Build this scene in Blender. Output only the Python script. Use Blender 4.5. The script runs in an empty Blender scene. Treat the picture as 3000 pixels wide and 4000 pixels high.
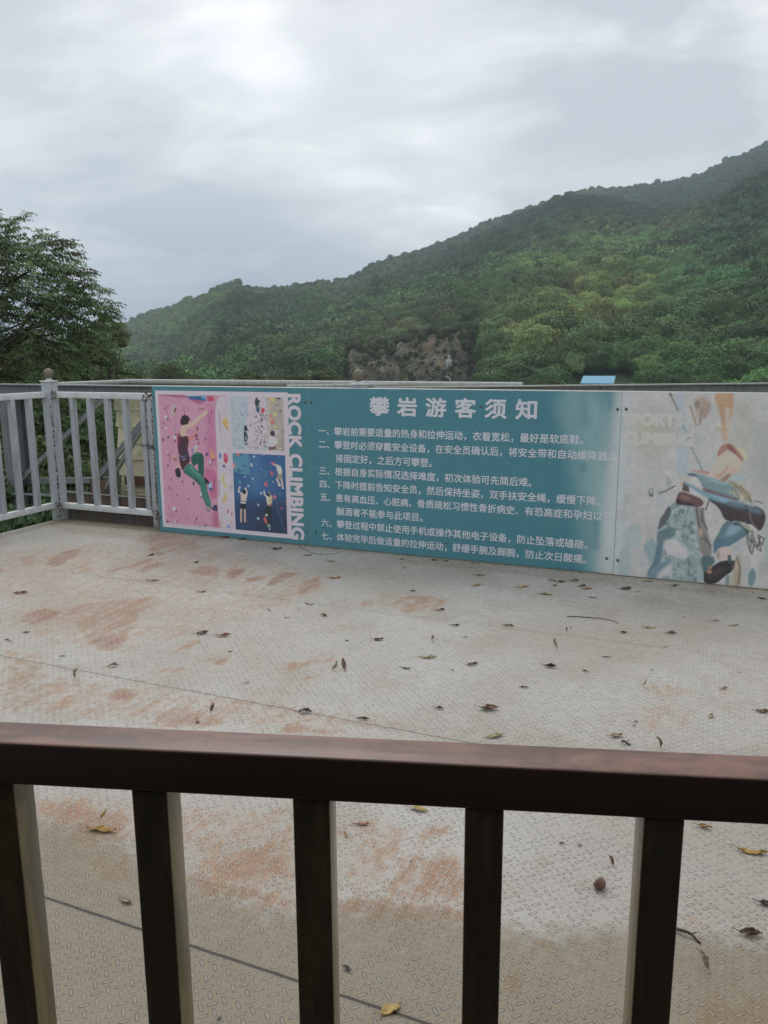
import bpy, bmesh, math, random
import numpy as np
from mathutils import Vector, Matrix
R = math.radians
S = bpy.context.scene
COLL = S.collection

# ------------------------------------------------------------------ camera
cam_d = bpy.data.cameras.new('camera'); cam = bpy.data.objects.new('camera', cam_d); COLL.objects.link(cam)
PITCH, ROLL = R(11.2), R(-0.33)
cam.matrix_world = Matrix.Translation((0, 0, 1.45)) @ Matrix.Rotation(R(90) - PITCH, 4, 'X') @ Matrix.Rotation(ROLL, 4, 'Z')
cam_d.sensor_fit = 'VERTICAL'; cam_d.sensor_height = 36.0; cam_d.lens = 36.0 * 3120 / 4000
cam_d.clip_start = 0.02; cam_d.clip_end = 6000
S.camera = cam
S.render.engine = 'CYCLES'
S.cycles.use_denoising = True
S.cycles.max_bounces = 8; S.cycles.diffuse_bounces = 3; S.cycles.volume_bounces = 2; S.cycles.transparent_max_bounces = 8
S.view_settings.view_transform = 'Standard'; S.view_settings.look = 'None'
S.view_settings.exposure = 0.0; S.view_settings.gamma = 1.0

# ------------------------------------------------------------------ sky and sun
SUN_EL, SUN_AZ = R(48), R(-12)            # ahead of the viewer, a little to the left, behind cloud
W = bpy.data.worlds.new('World'); S.world = W; W.use_nodes = True
nt = W.node_tree; N = nt.nodes; LK = nt.links
bg = N['Background']; bg.inputs['Strength'].default_value = 1.38
def wn(t, **k):
    n = N.new(t)
    for a, b in k.items(): setattr(n, a, b)
    return n
def wmath(op, a, b=None, c=None, clamp=False):
    n = wn('ShaderNodeMath', operation=op, use_clamp=clamp)
    for i, v in enumerate((a, b, c)):
        if v is None: continue
        if isinstance(v, (int, float)): n.inputs[i].default_value = v
        else: LK.new(v, n.inputs[i])
    return n.outputs[0]
def wmix(f, a, b):
    n = wn('ShaderNodeMix', data_type='RGBA')
    for s, v in ((n.inputs[0], f), (n.inputs[6], a), (n.inputs[7], b)):
        if isinstance(v, (int, float)): s.default_value = v
        elif isinstance(v, tuple): s.default_value = (*v, 1)
        else: LK.new(v, s)
    return n.outputs[2]
def srgb(r, g, b, k=1.0):
    f = lambda c: ((c / 255.0) / 12.92 if c <= 10.3 else (((c / 255.0) + 0.055) / 1.055) ** 2.4)
    return (f(r) * k, f(g) * k, f(b) * k)
tc = wn('ShaderNodeTexCoord')
sep = wn('ShaderNodeSeparateXYZ'); LK.new(tc.outputs['Generated'], sep.inputs[0])
sky = wn('ShaderNodeTexSky', sky_type='NISHITA', sun_disc=False, sun_elevation=SUN_EL, sun_rotation=SUN_AZ)
skys = wn('ShaderNodeVectorMath', operation='SCALE'); LK.new(sky.outputs[0], skys.inputs[0]); skys.inputs[3].default_value = 0.07
# cloud deck: project the view direction on a flat layer so that clouds shrink to the horizon
zz = wmath('MAXIMUM', sep.outputs[2], 0.0)
zp = wmath('ADD', zz, 0.30)
cx = wmath('DIVIDE', sep.outputs[0], zp); cy = wmath('DIVIDE', sep.outputs[1], zp)
cv = wn('ShaderNodeCombineXYZ'); LK.new(cx, cv.inputs[0]); LK.new(cy, cv.inputs[1])
mp = wn('ShaderNodeMapping'); LK.new(cv.outputs[0], mp.inputs[0]); mp.inputs['Rotation'].default_value = (0, 0, R(38)); mp.inputs['Scale'].default_value = (1.0, 1.5, 1)
def wnoise(scale, detail, rough, dist=0.0, off=(0, 0, 0)):
    m2 = wn('ShaderNodeMapping'); LK.new(mp.outputs[0], m2.inputs[0]); m2.inputs['Location'].default_value = off
    n = wn('ShaderNodeTexNoise'); LK.new(m2.outputs[0], n.inputs['Vector'])
    n.inputs['Scale'].default_value = scale; n.inputs['Detail'].default_value = detail; n.inputs['Roughness'].default_value = rough; n.inputs['Distortion'].default_value = dist
    return n.outputs[0]
n1 = wnoise(2.1, 7, 0.50, 0.5, (3.1, 0.7, 0)); n2 = wnoise(5.5, 8, 0.5, 0.6, (7.0, 2.0, 0)); n3 = wnoise(0.9, 4, 0.5, 0.2, (1.0, 5.0, 0))
cl = wmath('ADD', wmath('MULTIPLY', wmath('SUBTRACT', n1, 0.5), 1.5), wmath('MULTIPLY', wmath('SUBTRACT', n2, 0.5), 0.45))
cl = wmath('ADD', cl, wmath('MULTIPLY', wmath('SUBTRACT', n3, 0.5), 0.6))
warp = wmath('MULTIPLY', wmath('SUBTRACT', n1, 0.5), 0.22)
def blob(d, w, amp):
    v = wn('ShaderNodeVectorMath', operation='DOT_PRODUCT'); LK.new(tc.outputs['Generated'], v.inputs[0]); v.inputs[1].default_value = Vector(d).normalized()
    a = wmath('ARCCOSINE', wmath('MINIMUM', v.outputs['Value'], 1.0))
    a = wmath('ADD', a, warp)
    g = wmath('EXPONENT', wmath('MULTIPLY', wmath('POWER', wmath('ABSOLUTE', wmath('DIVIDE', a, w)), 2.0), -1.0))
    return wmath('MULTIPLY', g, amp)
for d, w, a in [((-0.132, 0.929, 0.346), 0.055, 0.24), ((-0.16, 0.936, 0.30), 0.08, 0.14), ((-0.12, 0.96, 0.235), 0.09, 0.22), ((0.06, 0.95, 0.27), 0.09, 0.12), ((0.252, 0.933, 0.258), 0.13, -0.42), ((0.336, 0.881, 0.333), 0.07, -0.30),
                ((-0.132, 0.979, 0.156), 0.10, -0.28), ((-0.343, 0.899, 0.271), 0.08, -0.16), ((-0.27, 0.955, 0.20), 0.09, -0.20), ((0.42, 0.88, 0.24), 0.08, 0.2), ((-0.05, 1.0, 0.19), 0.05, 0.1), ((0.1, 0.97, 0.2), 0.06, 0.12)]:
    cl = wmath('ADD', cl, blob(d, w, a))
ramp = wn('ShaderNodeValToRGB'); LK.new(wmath('ADD', wmath('MULTIPLY', cl, 1.45), 0.46, clamp=True), ramp.inputs[0])
el = ramp.color_ramp.elements
el[0].position = 0.0; el[0].color = (*srgb(184, 190, 196), 1)
el[1].position = 1.0; el[1].color = (*srgb(250, 252, 253), 1)
for p, c in ((0.30, (199, 203, 207)), (0.5, (212, 214, 216)), (0.72, (223, 225, 226))):
    e = el.new(p); e.color = (*srgb(*c), 1)
# blue-grey murk low on the left part of the horizon
low = wmath('SUBTRACT', 1.0, wmath('DIVIDE', zz, 0.23), clamp=True)
low = wmath('POWER', low, 1.35)
side = wmath('MULTIPLY', wmath('SUBTRACT', 0.28, sep.outputs[0]), 2.2, clamp=True)
murk = wmath('MULTIPLY', wmath('MULTIPLY', low, side), 0.95)
cloud = wmix(murk, ramp.outputs[0], srgb(84, 112, 148))
fin = wmix(0.90, skys.outputs[0], cloud)
LK.new(fin, bg.inputs[0])
sun_d = bpy.data.lights.new('sun', 'SUN'); sun_d.energy = 1.1; sun_d.angle = R(28); sun_d.color = (1.0, 0.965, 0.92)
sun = bpy.data.objects.new('sun', sun_d); COLL.objects.link(sun)
sd = Vector((math.sin(SUN_AZ) * math.cos(SUN_EL), math.cos(SUN_AZ) * math.cos(SUN_EL), math.sin(SUN_EL)))
sun.rotation_euler = (-sd).to_track_quat('-Z', 'Y').to_euler()

# ------------------------------------------------------------------ helpers
def setp(o, label=None, cat=None, group=None, kind=None):
    if label: o['label'] = label
    if cat: o['category'] = cat
    if group: o['group'] = group
    if kind: o['kind'] = kind
    return o
def empty(name, loc, rz, label, cat, group=None):
    o = bpy.data.objects.new(name, None); COLL.objects.link(o); o.location = loc; o.rotation_euler = (0, 0, rz); o.empty_display_size = 0.1
    return setp(o, label, cat, group)
def link(name, me, mat=None, parent=None):
    o = bpy.data.objects.new(name, me); COLL.objects.link(o)
    if mat and not me.materials: me.materials.append(mat)
    if parent: o.parent = parent
    return o
class MB:
    """collects geometry for ONE mesh"""
    def __init__(s): s.v = []; s.f = []; s.smooth = []
    def add(s, vs, fs, smooth=False):
        b = len(s.v); s.v += [tuple(v) for v in vs]; s.f += [tuple(b + i for i in f) for f in fs]; s.smooth += [smooth] * len(fs); return s
    def box(s, x0, x1, y0, y1, z0, z1, bev=0.0, M=None):
        if bev <= 0:
            vs = [(x, y, z) for z in (z0, z1) for y in (y0, y1) for x in (x0, x1)]
            fs = [(0, 2, 3, 1), (4, 5, 7, 6), (0, 1, 5, 4), (2, 6, 7, 3), (0, 4, 6, 2), (1, 3, 7, 5)]
            sm = False
        else:
            bm = bmesh.new()
            bmesh.ops.create_cube(bm, size=1)
            for v in bm.verts: v.co = ((x0 + x1) / 2 + v.co.x * (x1 - x0), (y0 + y1) / 2 + v.co.y * (y1 - y0), (z0 + z1) / 2 + v.co.z * (z1 - z0))
            bmesh.ops.bevel(bm, geom=list(bm.edges), offset=bev, segments=3, affect='EDGES', profile=0.5)
            bm.verts.index_update(); vs = [v.co.copy() for v in bm.verts]; fs = [[v.index for v in f.verts] for f in bm.faces]; bm.free(); sm = True
        if M is not None: vs = [M @ Vector(v) for v in vs]
        return s.add(vs, fs, sm)
    def tube(s, pts, rad, n=10, cap=True):
        pts = [Vector(p) for p in pts]; rs = rad if isinstance(rad, (list, tuple)) else [rad] * len(pts)
        vs = []; fs = []; up = Vector((0, 0, 1))
        for i, p in enumerate(pts):
            t = (pts[min(i + 1, len(pts) - 1)] - pts[max(i - 1, 0)]).normalized()
            a = t.cross(up if abs(t.z) < 0.95 else Vector((1, 0, 0))).normalized(); b = t.cross(a)
            for k in range(n):
                q = 2 * math.pi * k / n; vs.append(p + (a * math.cos(q) + b * math.sin(q)) * rs[i])
        for i in range(len(pts) - 1):
            for k in range(n):
                fs.append((i * n + k, i * n + (k + 1) % n, (i + 1) * n + (k + 1) % n, (i + 1) * n + k))
        if cap: fs += [tuple(range(n - 1, -1, -1)), tuple((len(pts) - 1) * n + k for k in range(n))]
        return s.add(vs, fs, True)
    def lathe(s, prof, c, n=24):
        vs = []; fs = []
        for r, z in prof:
            for k in range(n):
                q = 2 * math.pi * k / n; vs.append((c[0] + r * math.cos(q), c[1] + r * math.sin(q), c[2] + z))
        for i in range(len(prof) - 1):
            for k in range(n): fs.append((i * n + k, i * n + (k + 1) % n, (i + 1) * n + (k + 1) % n, (i + 1) * n + k))
        fs += [tuple(range(n - 1, -1, -1)), tuple((len(prof) - 1) * n + k for k in range(n))]
        return s.add(vs, fs, True)
    def beam(s, a, b, w, h):
        """square bar from a to b, w across, h high"""
        a = Vector(a); b = Vector(b); t = (b - a); L = t.length; t.normalize()
        x = t.cross(Vector((0, 0, 1))); x = x.normalized() if x.length > 1e-3 else Vector((1, 0, 0)); z = x.cross(t)
        M = Matrix((x, t, z)).transposed().to_4x4(); M.translation = a
        return s.box(-w / 2, w / 2, 0, L, -h / 2, h / 2, 0, M)
    def build(s, name, mat, parent=None, loc=None):
        me = bpy.data.meshes.new(name); me.from_pydata(s.v, [], s.f); me.polygons.foreach_set('use_smooth', s.smooth)
        me.update(); o = link(name, me, mat, parent)
        if any(s.smooth) and not all(s.smooth) or any(s.smooth):
            try: me.set_sharp_from_angle(angle=R(40))
            except Exception: pass
        if loc: o.location = loc
        return o
def np_mesh(name, verts, faces, smooth=False, attrs=None):
    """verts (n,3), faces (m,k) numpy; attrs name -> (n,3|4) colour or (n,) float"""
    me = bpy.data.meshes.new(name); n = len(verts); m, k = faces.shape
    me.vertices.add(n); me.vertices.foreach_set('co', np.ascontiguousarray(verts, dtype=np.float32).ravel())
    me.loops.add(m * k); me.loops.foreach_set('vertex_index', np.ascontiguousarray(faces, dtype=np.int32).ravel())
    me.polygons.add(m); me.polygons.foreach_set('loop_start', np.arange(0, m * k, k, dtype=np.int32))
    try: me.polygons.foreach_set('loop_total', np.full(m, k, dtype=np.int32))
    except Exception: pass
    me.polygons.foreach_set('use_smooth', np.full(m, smooth)); me.update(calc_edges=True)
    for nm, a in (attrs or {}).items():
        if a.ndim == 2:
            t = me.attributes.new(nm, 'FLOAT_COLOR', 'POINT'); c = np.ones((n, 4), np.float32); c[:, :a.shape[1]] = a; t.data.foreach_set('color', c.ravel())
        else:
            t = me.attributes.new(nm, 'FLOAT', 'POINT'); t.data.foreach_set('value', a.astype(np.float32).ravel())
    me.validate(); return me
def grid_faces(nx, ny):
    i = np.arange(nx - 1)[None, :] + np.arange(ny - 1)[:, None] * nx
    return np.stack([i, i + 1, i + nx + 1, i + nx], -1).reshape(-1, 4)
def vnoise(x, y, seed=0):
    xi = np.floor(x).astype(np.int64); yi = np.floor(y).astype(np.int64); fx = x - xi; fy = y - yi
    fx = fx * fx * (3 - 2 * fx); fy = fy * fy * (3 - 2 * fy)
    def h(a, b):
        n = (a * 374761393 + b * 668265263 + seed * 1442695041) & 0xffffffff
        n = ((n ^ (n >> 13)) * 1274126177) & 0xffffffff
        return ((n ^ (n >> 16)) & 0xffff) / 65535.0
    return (h(xi, yi) * (1 - fx) + h(xi + 1, yi) * fx) * (1 - fy) + (h(xi, yi + 1) * (1 - fx) + h(xi + 1, yi + 1) * fx) * fy
def fbm(x, y, o=5, seed=0, g=0.5):
    s = 0; a = 1; t = 0
    for k in range(o): s = s + a * vnoise(x * 2 ** k, y * 2 ** k, seed + k * 17); t += a; a *= g
    return s / t

# node material helper
class M:
    def __init__(s, name):
        s.m = bpy.data.materials.new(name); s.m.use_nodes = True; s.n = s.m.node_tree.nodes; s.l = s.m.node_tree.links; s.p = s.n['Principled BSDF']
    def node(s, t, **k):
        n = s.n.new(t)
        for a, b in k.items(): setattr(n, a, b)
        return n
    def put(s, sock, v):
        if isinstance(v, (int, float)): sock.default_value = v
        elif isinstance(v, tuple): sock.default_value = (*v, 1) if len(v) == 3 and sock.type == 'RGBA' else v
        else: s.l.new(v, sock)
    def math(s, op, a, b=None, c=None, clamp=False):
        n = s.node('ShaderNodeMath', operation=op, use_clamp=clamp)
        for i, v in enumerate((a, b, c)):
            if v is not None: s.put(n.inputs[i], v)
        return n.outputs[0]
    def mix(s, f, a, b, mode='MIX'):
        n = s.node('ShaderNodeMix', data_type='RGBA', blend_type=mode)
        s.put(n.inputs[0], f); s.put(n.inputs[6], a); s.put(n.inputs[7], b); return n.outputs[2]
    def coord(s, scale=(1, 1, 1), rot=(0, 0, 0), loc=(0, 0, 0), src='Object'):
        t = s.node('ShaderNodeTexCoord'); m = s.node('ShaderNodeMapping'); s.l.new(t.outputs[src], m.inputs[0])
        m.inputs['Scale'].default_value = scale; m.inputs['Rotation'].default_value = rot; m.inputs['Location'].default_value = loc; return m.outputs[0]
    def noise(s, v, scale, detail=4, rough=0.5, dist=0.0):
        n = s.node('ShaderNodeTexNoise'); s.l.new(v, n.inputs['Vector'])
        for k, x in (('Scale', scale), ('Detail', detail), ('Roughness', rough), ('Distortion', dist)): n.inputs[k].default_value = x
        return n.outputs[0]
    def ss(s, v, a, b):
        n = s.node('ShaderNodeMapRange', interpolation_type='SMOOTHSTEP'); s.put(n.inputs[0], v); n.inputs[1].default_value = a; n.inputs[2].default_value = b; return n.outputs[0]
    def attr(s, name, kind='GEOMETRY'):
        return s.node('ShaderNodeAttribute', attribute_name=name, attribute_type=kind)
    def bump(s, h, strength, dist):
        b = s.node('ShaderNodeBump'); s.put(b.inputs['Height'], h); b.inputs['Strength'].default_value = strength; b.inputs['Distance'].default_value = dist
        s.l.new(b.outputs[0], s.p.inputs['Normal']); return b
    def done(s, col, rough=0.6, metal=0.0, spec=0.5):
        s.put(s.p.inputs['Base Color'], col); s.put(s.p.inputs['Roughness'], rough); s.put(s.p.inputs['Metallic'], metal); s.put(s.p.inputs['Specular IOR Level'], spec); return s.m
def weathered(name, base, dark, rust=None, rust_amt=0.5, rough=0.5, scale=1.0, metal=0.0, streak=True, bump=0.15, spec=0.5):
    m = M(name); c = m.coord(); cs = m.coord(scale=(6, 6, 0.9) if streak else (4, 4, 4))
    a = m.noise(c, 9 * scale, 6, 0.6); b = m.noise(cs, 4 * scale, 6, 0.65); g = m.noise(c, 60 * scale, 3, 0.5)
    col = m.mix(m.ss(b, 0.42, 0.72), base, dark)
    col = m.mix(m.math('MULTIPLY', m.ss(g, 0.5, 0.8), 0.35), col, dark)
    if rust: col = m.mix(m.ss(a, 1.0 - rust_amt, 1.08 - rust_amt), col, rust)
    m.bump(m.math('ADD', a, m.math('MULTIPLY', g, 0.4)), bump, 0.004)
    return m.done(col, m.math('ADD', m.math('MULTIPLY', a, 0.3), rough - 0.15), metal, spec)
HAZE = 0.0005
PH1=[('p',(150,85,105),[58,1140,324,1139,343,1116,242,1116,145,1127,63,1131],0),
('p',(165,66,92),[526,1134,592,1132,597,1092,535,1093],0),
('p',(148,80,106),[353,1113,515,1087,450,1065,372,1099],8),
('p',(48,84,122),[319,1136,474,1136,526,1095,513,1091,447,1098,372,1105,343,1121],0),
('p',(90,140,188),[474,1134,518,1134,528,1099,482,1115],0),
('p',(162,172,190),[319,1139,464,1138,474,1133,344,1128],0),
('p',(164,92,124),[470,574,593,538,587,324,525,295,494,379,465,476],25),
('p',(160,92,120),[529,200,585,213,581,78,523,82],20),
('p',(164,100,132),[533,1054,597,1055,600,565,492,602],60),
('l',(88,50,74),[101,1016,163,1057],4.7,0),
('l',(88,50,74),[134,1042,132,979],3.8,0),
('p',(166,152,142),[194,1058,232,1052,222,1015,201,972,176,976,192,1022],0),
('p',(90,62,70),[226,1044,232,1023,212,987,203,1006],0),
('e',(186,168,180),[123,957],14,14,0),
('e',(80,60,80),[143,944],8,12,0),
('e',(110,60,90),[98,908],6,10,0),
('e',(186,162,172),[119,868],11,11,0),
('e',(75,55,70),[85,863],6,6,0),
('e',(120,140,165),[211,850],9,9,0),
('e',(60,50,65),[214,819],10,9,0),
('e',(170,150,160),[123,814],8,8,0),
('e',(88,55,85),[136,794],9,12,0),
('e',(85,50,75),[86,771],9,15,0),
('e',(194,182,182),[198,798],12,17,0),
('e',(75,58,75),[201,765],8,11,0),
('e',(178,150,165),[123,667],15,15,0),
('e',(80,50,72),[124,649],7,7,0),
('l',(95,50,74),[139,672,138,581],5.2,0),
('e',(184,142,142),[183,637],17,26,0),
('p',(148,100,86),[161,621,214,632,209,602,191,597],0),
('e',(80,55,80),[118,562],7,10,0),
('l',(90,60,80),[308,1054,308,979],5.0,0),
('l',(120,60,85),[215,947,209,854],3.0,0),
('l',(110,60,85),[338,1046,338,1009],3.7,0),
('l',(110,50,80),[443,1032,461,1038,477,1030,503,1037],3.3,0),
('l',(110,50,80),[447,1023,472,1028,497,1022],3.3,0),
('l',(100,50,75),[566,1018,567,991],6.2,0),
('l',(112,50,75),[546,972,538,922],5.0,0),
('l',(112,50,75),[530,1005,533,972],5.0,0),
('p',(78,76,98),[422,898,434,882,435,857,417,860],0),
('e',(112,52,86),[412,818],15,15,0),
('e',(90,50,80),[418,789],13,8,0),
('e',(100,52,84),[431,755],7,11,0),
('e',(60,64,96),[502,670],11,14,0),
('e',(112,112,160),[372,694],17,17,0),
('e',(150,180,200),[399,723],15,15,0),
('e',(186,160,96),[392,691],12,12,0),
('e',(130,80,120),[496,792],10,15,0),
('p',(190,130,94),[539,726,551,723,555,677,586,666,579,644,551,635,535,655],0),
('e',(110,66,84),[564,631],11,6,0),
('e',(190,170,180),[528,612],8,14,0),
('e',(120,70,100),[531,585],7,7,0),
('p',(194,150,136),[255,855,267,885,304,901,370,918,428,961,512,1021,531,1021,535,996,489,971,442,936,389,889,326,857,305,844,313,811,272,801,250,821],1),
('p',(164,110,105),[300,848,389,887,442,933,489,970,436,917,325,844],3),
('p',(186,112,106),[321,813,353,808,390,826,412,864,398,881,414,889,421,873,408,826,383,792,351,763,328,767],1),
('p',(70,44,58),[249,847,252,821,272,801,313,813,333,803,337,765,321,705,333,657,231,649,224,710,222,782,237,821],1),
('p',(132,52,70),[242,829,252,821,245,779,235,719,225,723,222,786],3),
('p',(50,42,48),[263,898,265,936,283,970,314,982,344,971,360,947,356,926,329,904,298,898],1),
('e',(180,140,128),[350,923],7,11,0),
('p',(68,42,52),[233,649,339,657,340,602,287,561,261,521,245,555,235,597],1),
('p',(54,56,78),[228,646,324,669,340,638,239,614],1),
('l',(170,150,160),[264,616,293,624],5.2,0),
('l',(150,140,160),[245,633,292,648],3.4,0),
('p',(38,78,72),[345,632,359,658,407,687,452,680,473,655,473,617,465,489,455,482,431,512,412,528,414,597,390,579,374,564,355,586],1),
('p',(62,112,102),[359,657,407,686,451,679,410,667],4),
('p',(52,105,94),[335,593,378,557,417,529,460,475,488,438,489,379,506,328,523,277,517,253,476,234,454,290,431,332,425,409,411,421,362,462,303,493,263,517,286,557],1),
('p',(38,80,75),[263,517,303,493,362,462,411,421,425,409,432,435,383,471,314,506,279,526],4),
('p',(76,132,118),[338,572,387,531,435,487,424,478,361,526,322,558],8),
('l',(40,80,74),[430,409,477,434],5.2,2),
('l',(72,128,116),[467,343,498,276],6.1,3),
('p',(50,38,60),[463,493,518,449,516,431,482,429,464,467],0),
('p',(130,160,196),[502,418,523,449,541,441,537,381,519,374,500,394],0),
('p',(70,78,130),[505,397,541,407,537,379,519,373],2),
('p',(112,92,98),[476,231,517,255,539,261,528,226,499,202,479,205],0),
('e',(200,190,190),[538,245],10,10,0),
('p',(54,52,86),[521,225,543,259,578,268,582,217,565,207],0),
('l',(190,170,168),[486,232,515,221],6.1,0),
('p',(44,42,58),[181,534,229,554,244,498,234,472,213,464,193,478],1),
('p',(186,156,112),[177,547,225,569,231,558,186,536],0),
('l',(176,140,150),[236,580,252,507],4.3,0),
('e',(140,80,110),[147,452],9,9,0),
('e',(190,170,165),[244,449],9,9,0),
('e',(86,55,75),[252,438],7,11,0),
('e',(112,74,96),[118,378],7,13,0),
('l',(136,84,106),[143,380,139,261],3.5,0),
('e',(80,55,75),[193,319],7,7,0),
('e',(192,150,160),[299,319],6,10,0),
('e',(100,52,80),[303,296],6,9,0),
('e',(50,62,96),[361,427],10,15,0),
('e',(190,176,176),[153,204],15,15,0),
('e',(90,60,80),[174,184],6,12,0),
('e',(170,108,130),[107,217],15,11,0),
('e',(160,132,145),[108,152],10,10,0),
('e',(96,62,82),[118,144],6,6,0),
('e',(90,55,75),[83,90],8,11,0),
('e',(184,160,166),[154,96],13,13,0),
('e',(90,60,80),[172,95],5,5,0),
('e',(68,70,112),[372,136],7,15,0),
('l',(118,60,85),[357,113,359,78],5.7,0),
('e',(80,95,140),[458,86],10,10,0),
('e',(172,168,166),[426,342],10,19,0),
('e',(70,70,80),[425,318],9,5,0),
('l',(130,80,100),[258,119,285,134],3.6,0),
('l',(118,55,85),[568,481,552,382],8.5,3),
('l',(150,90,120),[562,383,534,321],4.3,0),
('e',(150,100,130),[214,327],4,4,0),
('e',(160,110,136),[193,242],6,6,0),
('p',(172,161,170),[598,1135,785,1132,758,-19,580,75,600,565],3),
('p',(180,150,82),[654,934,680,959,714,964,715,867,686,889],0),
('p',(150,118,70),[672,905,715,886,715,867],0),
('p',(176,168,150),[660,950,710,984,714,962,679,957],3),
('l',(108,96,112),[642,1007,641,851],4.5,0),
('e',(60,100,150),[630,663],11,23,0),
('e',(164,60,80),[680,648],21,42,0),
('p',(190,90,105),[675,682,690,686,688,645,675,640],4),
('e',(76,86,142),[660,583],13,13,0),
('p',(190,160,100),[637,523,661,520,660,444,681,428,691,416,666,411,642,430],0),
('p',(190,150,90),[664,376,672,351,665,300,646,280,628,301,647,337],0),
('e',(150,70,86),[680,219],8,15,0),
('e',(160,80,110),[713,198],6,17,0),
('e',(150,80,120),[716,418],4,17,0),
('e',(190,150,110),[611,122],9,17,0),
('e',(170,130,110),[706,131],6,15,0),
('p',(118,128,178),[664,102,685,112,699,83,658,77],0),
('l',(122,88,106),[607,466,603,351],6.0,0),
('e',(120,110,130),[717,557],4,11,0),
('l',(130,120,130),[618,533,734,503],1.7,0)]
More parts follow.
